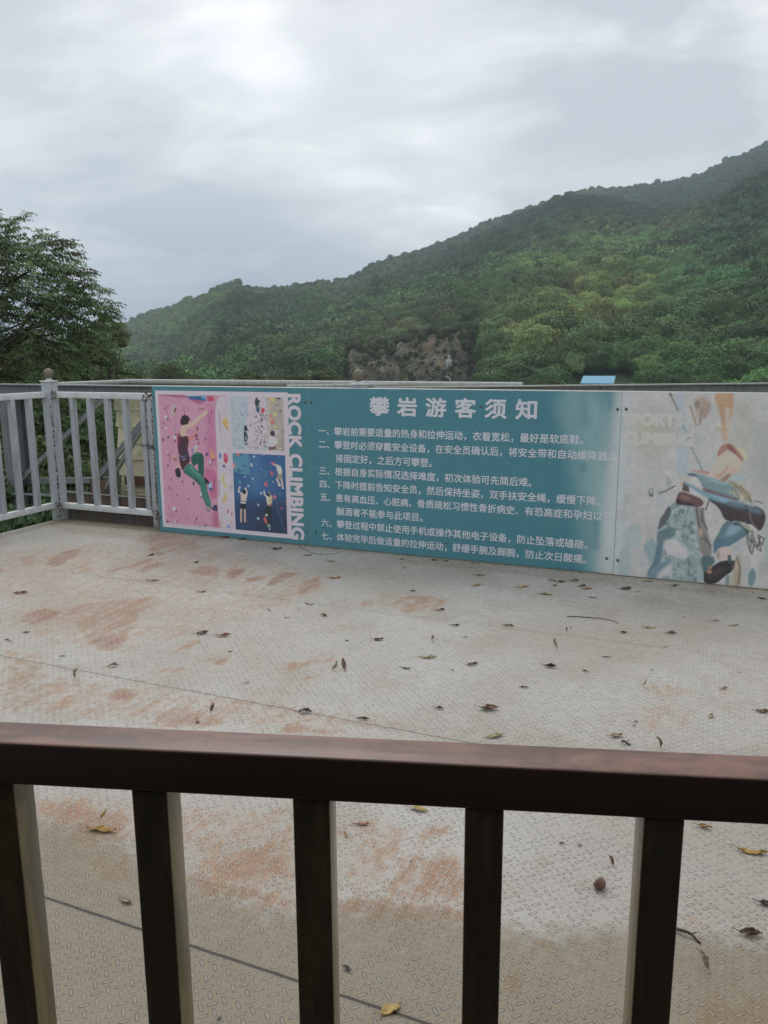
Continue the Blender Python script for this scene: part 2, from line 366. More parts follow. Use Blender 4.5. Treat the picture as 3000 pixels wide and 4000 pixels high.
PH2=[('p',(172,160,168),[913,1134,1071,1134,1069,725,847,722,899,1029],6),
('p',(150,141,134),[1066,1134,1217,1134,1219,721,1074,723],6),
('p',(160,152,146),[1071,1134,1103,1134,1097,724,1069,723],10),
('p',(136,130,126),[1195,876,1229,957,1221,721,1175,719],20),
('l',(110,122,138),[787,1088,808,1080],2.9,2),
('l',(120,132,150),[827,1017,841,997],3.8,2),
('l',(176,182,190),[778,1087,810,1081],5.2,2),
('l',(176,182,190),[787,1023,803,1001],5.5,2),
('l',(120,132,150),[858,790,888,776],4.3,2),
('l',(134,142,152),[786,1033,796,1002],6.0,2),
('l',(134,142,152),[827,1013,848,984],5.9,2),
('l',(134,142,152),[819,969,838,959],4.0,2),
('l',(120,132,150),[868,1112,887,1081],4.7,2),
('l',(176,182,190),[833,858,866,848],4.4,2),
('l',(134,142,152),[772,883,786,866],5.0,2),
('l',(134,142,152),[840,1052,852,1045],3.7,2),
('l',(176,182,190),[851,892,862,862],3.9,2),
('l',(120,132,150),[753,990,783,959],5.6,2),
('l',(134,142,152),[888,1122,905,1112],5.2,2),
('l',(120,132,150),[860,794,876,783],4.5,2),
('l',(176,182,190),[768,980,785,974],3.0,2),
('l',(134,142,152),[765,824,797,804],4.5,2),
('l',(120,132,150),[768,772,778,765],3.5,2),
('l',(120,132,150),[847,1071,869,1050],4.0,2),
('l',(134,142,152),[745,803,773,787],6.6,2),
('l',(110,122,138),[818,1035,839,1024],4.5,2),
('l',(176,182,190),[838,964,859,958],3.8,2),
('l',(176,182,190),[786,1048,805,1035],4.0,2),
('l',(120,132,150),[874,1009,906,993],6.1,2),
('l',(120,132,150),[832,823,853,816],3.7,2),
('l',(176,182,190),[861,782,877,759],5.8,2),
('l',(176,182,190),[830,814,854,790],3.9,2),
('l',(120,132,150),[867,760,896,748],5.2,2),
('l',(176,182,190),[775,975,803,963],6.0,2),
('l',(110,122,138),[864,864,886,839],6.3,2),
('l',(176,182,190),[787,1126,795,1097],3.2,2),
('l',(176,182,190),[854,827,875,798],3.6,2),
('l',(110,122,138),[843,1002,874,985],3.1,2),
('l',(134,142,152),[850,1085,874,1076],4.1,2),
('l',(120,132,150),[853,928,869,913],3.1,2),
('l',(176,182,190),[881,955,908,942],3.7,2),
('l',(120,132,150),[806,754,816,724],5.9,2),
('l',(110,122,138),[788,740,817,714],3.1,2),
('l',(134,142,152),[874,1054,905,1036],3.3,2),
('l',(176,182,190),[827,986,840,976],4.6,2),
('l',(120,132,150),[793,919,819,913],4.0,2),
('l',(110,122,138),[823,941,844,922],4.4,2),
('l',(176,182,190),[793,1040,825,1018],5.3,2),
('l',(110,122,138),[835,1008,862,988],6.3,2),
('l',(110,122,138),[818,959,837,946],5.0,2),
('l',(110,122,138),[886,999,897,990],5.8,2),
('l',(134,142,152),[764,778,777,751],5.4,2),
('l',(176,182,190),[877,1100,893,1084],3.4,2),
('l',(120,132,150),[867,897,895,870],6.3,2),
('l',(110,122,138),[767,902,791,870],3.2,2),
('l',(176,182,190),[866,748,890,725],5.6,2),
('l',(134,142,152),[827,808,855,784],6.1,2),
('l',(176,182,190),[780,939,796,927],4.1,2),
('l',(110,122,138),[825,743,845,712],4.1,2),
('l',(134,142,152),[806,901,819,881],5.4,2),
('l',(110,122,138),[835,989,859,979],3.1,2),
('l',(134,142,152),[873,748,896,735],3.2,2),
('l',(110,122,138),[788,1042,817,1016],3.4,2),
('l',(120,132,150),[784,1013,796,986],5.3,2),
('l',(134,142,152),[814,757,824,745],5.7,2),
('l',(120,132,150),[767,759,779,752],6.6,2),
('l',(176,182,190),[780,783,806,760],6.4,2),
('l',(134,142,152),[865,852,890,828],4.9,2),
('l',(134,142,152),[823,1069,844,1062],3.4,2),
('l',(110,122,138),[872,1031,894,1018],4.3,2),
('l',(120,132,150),[779,1104,794,1080],3.9,2),
('l',(120,132,150),[864,1096,892,1069],3.7,2),
('l',(176,182,190),[824,945,854,928],5.5,2),
('l',(110,122,138),[864,866,881,856],4.8,2),
('e',(50,54,70),[974,876],3,7,0),
('e',(60,58,66),[1049,844],5,4,0),
('e',(50,54,70),[1012,787],5,6,0),
('e',(60,58,66),[1040,787],5,8,0),
('e',(60,58,66),[1047,828],4,6,0),
('e',(60,58,66),[1061,912],3,3,0),
('e',(84,82,90),[1005,780],3,7,0),
('e',(84,82,90),[988,842],5,4,0),
('e',(60,58,66),[1055,782],3,5,0),
('e',(60,58,66),[977,744],2,7,0),
('e',(50,54,70),[979,938],5,5,0),
('e',(60,58,66),[994,841],3,6,0),
('e',(50,54,70),[960,866],4,5,0),
('e',(50,54,70),[973,813],3,3,0),
('e',(50,54,70),[1044,753],4,8,0),
('e',(110,106,110),[1051,754],3,7,0),
('e',(60,58,66),[981,866],4,7,0),
('e',(50,54,70),[1024,832],3,9,0),
('e',(84,82,90),[976,981],5,5,0),
('e',(60,58,66),[975,830],5,3,0),
('e',(60,58,66),[1018,952],3,8,0),
('e',(50,54,70),[960,738],5,7,0),
('e',(84,82,90),[967,801],5,8,0),
('e',(84,82,90),[1031,788],3,7,0),
('e',(50,54,70),[1019,806],6,4,0),
('e',(60,58,66),[1040,994],5,7,0),
('e',(50,54,70),[1063,993],5,7,0),
('e',(84,82,90),[1048,980],5,5,0),
('e',(50,54,70),[1018,872],4,7,0),
('e',(60,58,66),[1041,800],3,5,0),
('e',(84,82,90),[987,907],5,7,0),
('e',(60,58,66),[994,860],5,4,0),
('e',(84,82,90),[985,737],3,4,0),
('e',(50,54,70),[983,817],5,6,0),
('e',(110,106,110),[960,922],3,9,0),
('e',(60,58,66),[1021,912],4,4,0),
('e',(110,106,110),[953,790],3,5,0),
('e',(60,58,66),[1023,993],4,9,0),
('e',(84,82,90),[1014,958],4,7,0),
('e',(110,106,110),[1037,1002],3,6,0),
('e',(50,54,70),[1024,971],3,7,0),
('e',(50,54,70),[1013,906],5,8,0),
('e',(50,54,70),[1023,851],3,5,0),
('e',(50,54,70),[1011,858],4,8,0),
('e',(60,58,66),[1003,780],5,7,0),
('e',(84,82,90),[1063,970],4,3,0),
('e',(60,58,66),[1037,768],5,4,0),
('e',(84,82,90),[1047,967],3,4,0),
('e',(84,82,90),[1000,769],5,8,0),
('e',(60,58,66),[1007,801],5,5,0),
('e',(50,54,70),[1004,1006],3,6,0),
('e',(60,58,66),[963,890],3,8,0),
('e',(84,82,90),[1053,784],5,7,0),
('e',(60,58,66),[967,981],5,6,0),
('e',(50,54,70),[1015,990],5,7,0),
('e',(60,58,66),[1008,857],3,6,0),
('e',(50,54,70),[972,978],4,7,0),
('e',(60,58,66),[966,846],4,3,0),
('e',(110,106,110),[960,932],5,7,0),
('e',(50,54,70),[1061,967],4,5,0),
('e',(104,98,106),[1010,1060],3,4,0),
('e',(104,98,106),[978,870],3,4,0),
('e',(104,98,106),[990,899],3,4,0),
('e',(104,98,106),[1001,1051],3,4,0),
('e',(104,98,106),[1058,860],3,4,0),
('e',(104,98,106),[1014,751],3,4,0),
('e',(104,98,106),[979,996],3,4,0),
('e',(104,98,106),[954,1002],3,4,0),
('e',(104,98,106),[953,1002],3,4,0),
('e',(104,98,106),[935,935],3,4,0),
('e',(104,98,106),[951,981],3,4,0),
('e',(104,98,106),[1014,1004],3,4,0),
('e',(104,98,106),[1040,814],3,4,0),
('e',(104,98,106),[949,796],3,4,0),
('e',(104,98,106),[936,1088],3,4,0),
('e',(104,98,106),[1074,1115],3,4,0),
('e',(104,98,106),[893,781],3,4,0),
('e',(104,98,106),[897,866],3,4,0),
('e',(104,98,106),[998,1040],3,4,0),
('e',(104,98,106),[933,743],3,4,0),
('e',(104,98,106),[970,1032],3,4,0),
('e',(104,98,106),[970,838],3,4,0),
('e',(104,98,106),[956,1091],3,4,0),
('e',(104,98,106),[1039,1090],3,4,0),
('e',(104,98,106),[917,1124],3,4,0),
('e',(104,98,106),[1068,958],3,4,0),
('e',(104,98,106),[1023,909],3,4,0),
('e',(104,98,106),[1066,994],3,4,0),
('p',(44,62,64),[969,1118,1001,1111,1019,1099,1002,1087,1003,1059,971,1062,965,1086],0),
('p',(52,76,106),[971,1060,1008,1055,1006,1019,982,1006],0),
('p',(166,48,70),[1026,1056,1056,1040,1043,1012,1017,1007],0),
('e',(40,44,50),[983,1121],9,9,0),
('e',(190,200,205),[985,1010],6,6,0),
('e',(40,40,48),[875,901],12,12,0),
('p',(40,48,60),[859,894,879,901,897,883,897,871,858,869],0),
('p',(44,62,66),[854,868,880,868,893,822,890,801,873,780,857,783],0),
('p',(150,160,165),[872,831,880,809,874,795,869,809],0),
('l',(196,160,146),[898,881,917,904],8.1,0),
('e',(110,50,56),[921,914],8,6,0),
('e',(60,60,68),[873,768],21,6,0),
('e',(46,46,62),[1113,856],19,22,0),
('p',(182,168,170),[1092,845,1073,808,1068,759,1107,750,1157,787,1158,813,1128,826],2),
('e',(192,165,160),[1148,869],12,16,0),
('p',(98,74,76),[1070,749,1135,758,1140,738,1081,726],0),
('e',(192,105,84),[1100,991],13,14,0),
('e',(188,92,84),[1117,945],18,15,0),
('e',(178,165,88),[1136,908],16,8,0),
('e',(186,162,96),[1121,1115],20,16,0),
('e',(172,152,96),[1100,1037],8,8,0),
('e',(182,162,102),[1142,1000],16,16,0),
('e',(180,100,100),[1096,1116],7,7,0),
('e',(82,78,82),[1176,1124],18,10,0),
('e',(80,76,80),[1188,1027],8,8,0),
('e',(170,170,90),[1181,745],16,6,0),
('e',(176,160,110),[1091,1065],6,12,0),
('e',(86,82,84),[1160,1074],9,6,0),
('e',(86,82,84),[1184,1082],6,6,0),
('e',(60,58,62),[1210,873],4,10,0),
('l',(62,60,70),[994,951,1012,931],6.4,0),
('l',(62,60,70),[1009,967,1031,948],6.4,0),
('l',(62,60,70),[1032,976,1022,943],5.6,0),
('l',(62,60,70),[1021,919,1038,891],6.4,0),
('l',(62,60,70),[992,898,1005,874],7.3,0)]
PH3=[('p',(45,62,92),[735,313,1228,365,1218,74,733,73],90),
('p',(42,56,80),[946,263,1225,282,1218,74,841,73],90),
('p',(74,122,144),[745,706,902,707,899,522,749,541],2),
('p',(58,98,136),[903,706,993,706,1018,394,894,386],60),
('e',(186,90,100),[795,685],17,13,0),
('e',(190,116,110),[754,590],13,23,0),
('e',(44,76,98),[807,553],8,5,0),
('e',(44,76,98),[813,674],7,5,0),
('e',(44,76,98),[838,594],7,5,0),
('e',(44,76,98),[837,555],8,5,0),
('e',(44,76,98),[819,678],7,5,0),
('e',(44,76,98),[836,684],7,5,0),
('e',(44,76,98),[780,656],7,5,0),
('e',(44,76,98),[860,595],7,5,0),
('e',(44,76,98),[851,587],7,5,0),
('e',(44,76,98),[859,600],7,5,0),
('e',(44,76,98),[895,679],7,5,0),
('e',(44,76,98),[818,551],8,5,0),
('e',(44,76,98),[792,560],8,5,0),
('e',(44,76,98),[824,680],7,5,0),
('e',(44,76,98),[766,542],8,5,0),
('e',(44,76,98),[851,563],8,5,0),
('e',(160,180,200),[942,671],8,9,0),
('e',(190,200,205),[913,608],8,9,0),
('e',(180,190,200),[918,598],7,8,0),
('e',(120,160,180),[1002,575],4,5,0),
('e',(120,160,190),[923,496],9,10,0),
('e',(110,160,190),[849,509],7,7,0),
('e',(170,190,205),[879,435],8,8,0),
('e',(178,170,120),[1048,540],8,9,0),
('e',(160,180,200),[992,386],8,9,0),
('e',(120,150,180),[964,290],10,11,0),
('e',(150,175,195),[957,180],10,11,0),
('e',(150,150,130),[1104,481],6,6,0),
('e',(130,150,140),[1052,483],5,5,0),
('e',(90,120,150),[1159,386],6,6,0),
('e',(130,160,190),[1028,691],7,8,0),
('e',(60,130,150),[801,460],13,14,0),
('e',(60,98,130),[1034,539],25,27,0),
('e',(80,130,160),[1083,603],4,5,0),
('e',(160,90,110),[1174,277],7,8,0),
('e',(140,70,90),[1206,333],7,7,0),
('e',(90,70,110),[1188,209],6,6,0),
('e',(150,80,100),[1205,112],5,6,0),
('e',(120,70,90),[1132,553],7,8,0),
('e',(140,90,110),[1003,702],14,15,0),
('e',(90,100,150),[1114,695],6,6,0),
('e',(90,140,170),[961,614],5,5,0),
('e',(80,120,160),[1164,672],5,5,0),
('e',(50,80,110),[950,348],4,5,0),
('e',(60,80,90),[1095,177],5,6,0),
('e',(50,90,110),[796,556],13,14,0),
('p',(192,80,96),[1077,560,1095,563,1109,547,1096,522,1090,538],0),
('p',(192,86,84),[1019,464,1036,478,1056,454,1048,437,1032,448],0),
('e',(192,86,106),[1114,362],13,17,0),
('p',(192,86,70),[1005,175,1020,205,1040,156,1032,138,1018,157],0),
('p',(196,84,106),[1089,628,1121,634,1125,610,1107,613],0),
('l',(72,108,130),[1027,621,1108,399,1186,96],2.9,1),
('l',(188,168,152),[799,418,785,388,814,371],11.8,0),
('l',(188,168,152),[852,413,867,380,849,358],11.8,0),
('p',(174,158,152),[804,378,869,374,852,308,806,309],1),
('e',(40,35,42),[840,387],16,18,0),
('e',(200,196,200),[799,420],8,8,0),
('e',(200,196,200),[852,414],8,8,0),
('p',(36,44,52),[797,295,852,295,850,245,794,244],0),
('p',(190,186,190),[798,304,849,305,847,292,800,293],0),
('p',(120,70,80),[808,311,847,312,847,304,808,303],0),
('l',(182,146,126),[803,243,798,140],14.5,0),
('l',(182,146,126),[837,244,836,142],14.5,0),
('p',(46,56,70),[788,137,803,138,794,116,783,115],0),
('p',(46,56,70),[826,140,844,141,852,123,829,123],0),
('l',(186,172,158),[1021,402,1022,377,1045,358],11.7,0),
('l',(186,172,158),[1065,392,1085,360],10.8,0),
('p',(186,178,158),[1035,370,1094,357,1086,298,1047,286,1040,339],1),
('p',(160,146,110),[1059,355,1092,357,1086,302,1071,297],6),
('e',(45,40,42),[1062,376],13,15,0),
('p',(150,90,80),[1043,299,1086,308,1085,298,1045,291],0),
('p',(38,48,50),[1023,277,1089,281,1085,231,1061,204,1072,121,1037,137,1049,203,1016,230],1),
('p',(42,50,60),[1049,207,1083,248,1074,125,1055,124],2),
('e',(190,186,176),[1035,214],11,8,0),
('e',(140,152,142),[1053,130],13,11,0),
('e',(120,126,120),[1060,105],9,13,0),
('l',(192,160,150),[1118,617,1151,609],10.6,0),
('p',(182,182,160),[1134,612,1158,624,1184,596,1187,542,1151,545],1),
('p',(130,122,98),[1147,545,1186,539,1187,513,1163,503,1138,506],0),
('l',(192,162,146),[1137,504,1164,458],14.8,0),
('l',(190,160,142),[1179,508,1189,437],13.9,0),
('e',(200,195,200),[1159,456],14,5,0),
('e',(46,52,66),[1192,419],7,10,0),
('e',(190,180,180),[1190,435],6,6,0),
('e',(60,60,60),[1162,617],7,7,0)]
PAN3=[('p',(158,165,166),[3689,1199,3745,1200,3756,2,3678,-6],30),
('e',(120,146,150),[3907,182],41,88,40),
('e',(140,155,155),[3752,92],41,110,40),
('e',(168,166,163),[3776,957],18,34,18),
('e',(159,161,161),[4104,333],21,16,18),
('e',(159,161,161),[3882,103],22,50,18),
('e',(168,166,163),[4252,469],14,55,18),
('e',(164,160,154),[4635,239],19,25,18),
('e',(164,160,154),[4263,1128],8,30,18),
('e',(155,159,159),[4459,76],10,42,18),
('e',(157,156,154),[3881,552],23,14,18),
('e',(155,159,159),[4504,1109],18,51,18),
('e',(164,160,154),[3908,349],33,55,18),
('e',(164,160,154),[4623,174],25,55,18),
('e',(168,166,163),[4000,695],32,17,18),
('e',(157,156,154),[4029,105],13,29,18),
('e',(164,160,154),[4091,824],16,48,18),
('e',(157,156,154),[3897,297],11,48,18),
('e',(168,166,163),[4252,569],28,41,18),
('e',(157,156,154),[4354,632],27,20,18),
('e',(159,161,161),[4390,1195],7,46,18),
('e',(168,166,163),[4548,814],26,24,18),
('e',(159,161,161),[4495,909],9,27,18),
('e',(159,161,161),[4389,250],19,54,18),
('e',(155,159,159),[4012,299],10,30,18),
('e',(159,161,161),[3826,595],24,54,18),
('e',(164,160,154),[3805,660],8,43,18),
('e',(157,156,154),[4421,619],10,13,18),
('e',(164,160,154),[4232,75],17,57,18),
('e',(168,166,163),[4554,278],19,44,18),
('e',(168,166,163),[4450,514],26,52,18),
('e',(155,159,159),[4339,1168],13,24,18),
('e',(164,160,154),[4597,844],26,46,18),
('e',(157,156,154),[4376,367],29,24,18),
('e',(168,166,163),[4554,252],14,47,18),
('e',(159,161,161),[4502,1002],18,26,18),
('e',(164,160,154),[3944,785],11,45,18),
('e',(168,166,163),[4542,1187],26,53,18),
('e',(157,156,154),[4094,969],12,20,18),
('e',(164,160,154),[4303,509],11,54,18),
('e',(159,161,161),[4163,561],25,15,18),
('e',(155,159,159),[4427,262],24,42,18),
('e',(164,160,154),[3982,1066],29,15,18),
('e',(168,166,163),[3794,813],26,20,18),
('e',(159,161,161),[3998,116],8,27,18),
('e',(159,161,161),[4184,1013],16,34,18),
('e',(159,161,161),[4330,311],27,46,18),
('e',(155,159,159),[4548,338],19,14,18),
('e',(164,160,154),[4467,430],7,35,18),
('e',(157,156,154),[4473,148],17,57,18),
('e',(157,156,154),[3955,496],13,33,18),
('e',(168,166,163),[3850,367],21,17,18),
('e',(157,156,154),[3828,566],23,19,18),
('e',(168,166,163),[3878,1180],28,22,18),
('e',(168,166,163),[4014,819],31,33,18),
('e',(168,166,163),[4389,816],10,47,18),
('e',(168,166,163),[4525,189],27,54,18),
('e',(168,166,163),[4145,609],18,23,18),
('e',(164,160,154),[4542,1046],24,39,18),
('e',(159,161,161),[4220,82],18,14,18),
('e',(168,166,163),[4274,620],22,33,18),
('e',(164,160,154),[3970,893],8,47,18),
('e',(159,161,161),[4044,443],7,52,18),
('e',(164,160,154),[3865,282],13,46,18),
('e',(159,161,161),[3982,399],24,37,18),
('e',(168,166,163),[3781,833],10,51,18),
('e',(155,159,159),[3864,131],30,56,18),
('e',(159,161,161),[3934,1074],25,33,18),
('e',(155,159,159),[4093,471],25,16,18),
('e',(168,166,163),[3764,758],20,34,18),
('e',(155,159,159),[4144,642],27,35,18),
('e',(155,159,159),[3733,402],15,53,18),
('e',(168,166,163),[4410,374],16,31,18),
('e',(159,161,161),[4470,974],21,47,18),
('e',(164,160,154),[4111,765],19,15,18),
('e',(168,166,163),[4151,632],23,24,18),
('e',(168,166,163),[4166,1059],23,39,18),
('e',(155,159,159),[4372,964],19,51,18),
('e',(157,156,154),[4582,128],32,47,18),
('e',(159,161,161),[4259,802],21,57,18),
('e',(159,161,161),[4253,309],30,24,18),
('e',(164,160,154),[4560,608],11,56,18),
('e',(164,160,154),[4292,510],23,20,18),
('e',(159,161,161),[4606,151],7,29,18),
('e',(157,156,154),[4536,610],31,30,18),
('e',(157,156,154),[4487,175],12,48,18),
('e',(164,160,154),[3731,759],11,52,18),
('e',(155,159,159),[3749,779],23,43,18),
('e',(159,161,161),[4570,736],27,22,18),
('e',(164,160,154),[4560,606],11,21,18),
('e',(164,160,154),[4192,416],11,18,18),
('e',(159,161,161),[4458,802],8,14,18),
('e',(157,156,154),[4485,1123],11,16,18),
('e',(159,161,161),[3842,1015],14,41,18),
('e',(164,160,154),[4287,494],24,43,18),
('e',(168,166,163),[4620,474],8,49,18),
('e',(157,156,154),[3741,503],18,53,18),
('e',(155,159,159),[3955,525],31,54,18),
('e',(168,166,163),[4174,1141],17,51,18),
('e',(155,159,159),[3702,997],27,50,18),
('e',(159,161,161),[4191,1091],11,29,18),
('e',(164,160,154),[4087,691],13,13,18),
('e',(157,156,154),[4579,418],8,38,18),
('e',(168,166,163),[3845,28],8,53,18),
('e',(168,166,163),[4269,884],23,40,18),
('e',(164,160,154),[3972,758],19,33,18),
('e',(155,159,159),[4455,1032],11,38,18),
('e',(157,156,154),[3871,1098],15,24,18),
('e',(159,161,161),[3873,689],16,40,18),
('e',(164,160,154),[4036,87],33,60,18),
('e',(157,156,154),[4529,400],20,16,18),
('e',(157,156,154),[4221,382],11,22,18),
('e',(164,160,154),[3980,114],15,32,18),
('e',(155,159,159),[4424,448],24,43,18),
('e',(168,166,163),[4076,498],27,42,18),
('e',(157,156,154),[4078,637],7,21,18),
('e',(164,160,154),[4255,742],18,23,18),
('e',(164,160,154),[3757,1162],7,25,18),
('e',(155,159,159),[4306,701],19,52,18),
('e',(155,159,159),[4494,92],23,14,18),
('e',(157,156,154),[4574,1085],22,39,18),
('e',(168,166,163),[4272,833],15,27,18),
('e',(155,159,159),[4025,381],27,22,18),
('e',(155,159,159),[4189,1130],24,54,18),
('e',(155,159,159),[4636,292],19,38,18),
('e',(164,160,154),[3982,1146],10,45,18),
('e',(168,166,163),[4271,217],13,45,18),
('e',(164,160,154),[4396,1191],27,29,18),
('e',(155,159,159),[4417,522],29,47,18),
('e',(164,160,154),[4265,995],11,45,18),
('e',(159,161,161),[3970,845],17,53,18),
('e',(168,166,163),[3906,442],9,19,18),
('e',(168,166,163),[4617,188],10,31,18),
('e',(164,160,154),[3987,67],14,33,18),
('e',(157,156,154),[4384,109],14,28,18),
('e',(168,166,163),[3857,503],27,14,18),
('e',(155,159,159),[4267,718],29,34,18),
('e',(159,161,161),[4612,195],27,53,18),
('e',(155,159,159),[4145,911],29,34,18),
('e',(168,166,163),[4518,481],31,46,18),
('e',(164,160,154),[3948,861],13,31,18),
('e',(157,156,154),[4117,338],29,16,18),
('e',(168,166,163),[3979,164],22,34,18),
('e',(159,161,161),[4591,549],19,29,18),
('e',(168,166,163),[4371,173],17,59,18),
('e',(164,160,154),[4522,1011],15,41,18),
('e',(159,161,161),[4050,309],13,21,18),
('e',(168,166,163),[4266,996],22,49,18),
('e',(155,159,159),[4273,607],22,38,18),
('e',(164,160,154),[4417,65],7,16,18),
('e',(159,161,161),[4017,636],7,17,18),
('e',(159,161,161),[4512,749],30,34,18),
('e',(164,160,154),[4241,563],12,55,18),
('e',(155,159,159),[4548,357],32,16,18),
('e',(168,166,163),[4427,1118],11,54,18),
('e',(168,166,163),[4040,637],24,34,18),
('e',(157,156,154),[3824,233],19,40,18),
('e',(159,161,161),[4151,1066],7,45,18),
('e',(164,160,154),[4413,747],7,27,18),
('e',(157,156,154),[4440,153],18,59,18),
('e',(155,159,159),[4395,1184],16,18,18),
('e',(155,159,159),[4466,289],11,37,18),
('e',(159,161,161),[3889,383],20,24,18),
('e',(146,158,158),[3794,268],61,82,40),
('p',(150,159,166),[4003,1203,4053,1204,4110,688,4038,684],18),
('p',(158,154,140),[3752,1062,4002,1068,4016,852,3764,841],60),
('p',(158,154,142),[4334,1168,4435,1170,4449,831,4360,890],50),
('p',(150,152,146),[4447,1017,4595,960,4597,526,4475,645],60),
('p',(168,130,94),[4211,1209,4334,1211,4336,1082,4313,1001,4315,914,4296,913,4273,1056],8),
('p',(172,160,146),[4292,1118,4320,1119,4322,989,4298,1000],10),
('p',(172,120,92),[4303,1204,4330,1205,4330,1106,4315,1112],6),
('p',(170,146,116),[4266,993,4326,995,4316,907,4298,907],14),
('p',(150,134,120),[4111,1177,4183,1196,4217,1116,4154,1009,4125,1096],20),
('l',(142,120,96),[4091,1123,4134,1005],10.0,4),
('e',(130,112,96),[4132,1133],15,27,10),
('l',(140,116,104),[4162,1109,4152,1009],11.2,6),
('l',(150,122,112),[4198,1135,4180,1060],16.1,10),
('p',(160,138,110),[4242,1005,4266,993,4257,962],8),
('l',(92,92,92),[3968,1197,3979,1181],13.8,0),
('l',(98,98,98),[3984,1169,4020,1097],7.5,0),
('l',(96,98,100),[4054,1009,4075,962],6.3,0),
('l',(100,132,148),[4056,1000,4075,962],7.6,0),
('l',(110,115,118),[4087,938,4099,913],7.6,0),
('l',(98,122,134),[4115,867,4167,768,4200,699],7.6,0),
('p',(126,146,146),[4007,492,4055,510,4152,502,4175,432,4194,315,4218,137,4245,-10,3899,-12,3901,58,3936,117,3943,213,3943,321,3957,396],2),
('e',(136,151,151),[4043,308],6,17,9),
('e',(96,116,120),[4004,257],5,14,9),
('e',(146,157,156),[4083,483],6,21,9),
('e',(96,116,120),[3948,36],5,17,9),
('e',(108,127,130),[4167,50],7,8,9),
('e',(108,127,130),[4168,49],15,11,9),
('e',(146,157,156),[4112,503],5,11,9),
('e',(146,157,156),[4041,489],13,20,9),
('e',(136,151,151),[4136,406],8,20,9),
('e',(96,116,120),[3949,11],5,14,9),
('e',(118,137,138),[4030,168],13,7,9),
('e',(128,146,146),[4131,65],7,23,9),
('e',(136,151,151),[4142,14],6,14,9),
('e',(96,116,120),[4148,70],11,19,9),
('e',(146,157,156),[4181,210],6,8,9),
('e',(118,137,138),[4022,183],9,8,9),
('e',(118,137,138),[4035,333],8,9,9),
('e',(146,157,156),[4051,474],13,19,9),
('e',(136,151,151),[4065,134],11,5,9),
('e',(146,157,156),[4095,456],10,22,9),
('e',(108,127,130),[4067,431],6,20,9),
('e',(96,116,120),[4222,3],6,5,9),
('e',(108,127,130),[4052,91],11,22,9),
('e',(96,116,120),[4000,426],7,22,9),
('e',(118,137,138),[4134,355],5,12,9),
('e',(146,157,156),[4135,111],11,19,9),
('e',(96,116,120),[4105,365],14,13,9),
('e',(128,146,146),[4058,413],14,7,9),
('e',(136,151,151),[4166,65],6,13,9),
('e',(136,151,151),[4075,303],11,15,9),
('e',(96,116,120),[4111,205],15,14,9),
('e',(118,137,138),[4068,224],15,15,9),
('e',(128,146,146),[3924,24],5,16,9),
('e',(136,151,151),[4029,40],9,22,9),
('e',(136,151,151),[4083,247],4,15,9),
('e',(146,157,156),[4102,154],11,6,9),
('e',(146,157,156),[4102,222],4,18,9),
('e',(118,137,138),[4013,90],10,13,9),
('e',(108,127,130),[4040,430],12,12,9),
('e',(118,137,138),[3971,37],7,9,9),
('e',(146,157,156),[4055,400],7,15,9),
('e',(146,157,156),[4044,31],14,16,9),
('e',(136,151,151),[3978,341],16,19,9),
('e',(108,127,130),[4205,31],16,6,9),
('e',(96,116,120),[3991,370],8,14,9),
('e',(146,157,156),[4197,50],7,9,9),
('e',(96,116,120),[4050,184],10,11,9),
('e',(128,146,146),[4027,30],5,23,9),
('e',(108,127,130),[4027,137],5,17,9),
('e',(128,146,146),[4025,383],8,19,9),
('e',(128,146,146),[4051,451],4,21,9),
('e',(146,157,156),[4123,244],12,11,9),
('e',(136,151,151),[4186,251],10,11,9),
('e',(96,116,120),[4197,220],13,7,9),
('e',(146,157,156),[4075,111],15,18,9),
('e',(136,151,151),[4049,148],6,7,9),
('e',(118,137,138),[4126,121],11,21,9),
('e',(118,137,138),[4156,163],9,10,9),
('e',(146,157,156),[4128,438],6,8,9),
('e',(96,116,120),[4118,288],16,21,9),
('e',(118,137,138),[4130,251],8,19,9),
('e',(128,146,146),[4184,286],15,14,9),
('e',(118,137,138),[4212,14],15,9,9),
('e',(96,116,120),[3974,252],6,14,9),
('e',(136,151,151),[4131,0],4,18,9),
('e',(128,146,146),[4103,-1],14,9,9),
('e',(128,146,146),[4149,275],4,7,9),
('e',(96,116,120),[3964,146],15,11,9),
('e',(96,116,120),[4156,50],6,11,9),
('e',(136,151,151),[3987,246],14,17,9),
('e',(146,157,156),[4098,240],10,9,9),
('e',(108,127,130),[4111,11],11,23,9),
('e',(146,157,156),[4142,174],8,20,9),
('e',(108,127,130),[4035,437],7,4,9),
('e',(108,127,130),[4112,292],8,16,9),
('e',(96,116,120),[4013,19],12,7,9),
('e',(108,127,130),[4182,286],11,17,9),
('e',(118,137,138),[4142,18],7,7,9),
('e',(128,146,146),[4081,286],12,21,9),
('e',(146,157,156),[4009,231],4,22,9),
('e',(108,127,130),[3996,260],9,22,9),
('e',(118,137,138),[4042,104],15,20,9),
('e',(108,127,130),[4109,391],8,11,9),
('e',(118,137,138),[4069,123],12,19,9),
('e',(118,137,138),[4104,287],8,5,9),
('e',(96,116,120),[3969,395],15,22,9),
('e',(146,157,156),[3963,176],10,17,9),
('e',(118,137,138),[4202,9],10,17,9),
('e',(136,151,151),[3948,103],7,13,9),
('e',(96,116,120),[4109,261],12,10,9),
('e',(146,157,156),[4128,106],5,14,9),
('e',(118,137,138),[4139,82],9,19,9),
('e',(146,157,156),[4119,468],6,21,9),
('e',(146,157,156),[4053,288],15,15,9),
('e',(96,116,120),[4112,465],12,18,9),
('e',(146,157,156),[4182,248],15,22,9),
('e',(108,127,130),[3957,130],13,10,9),
('e',(108,127,130),[4064,42],15,9,9),
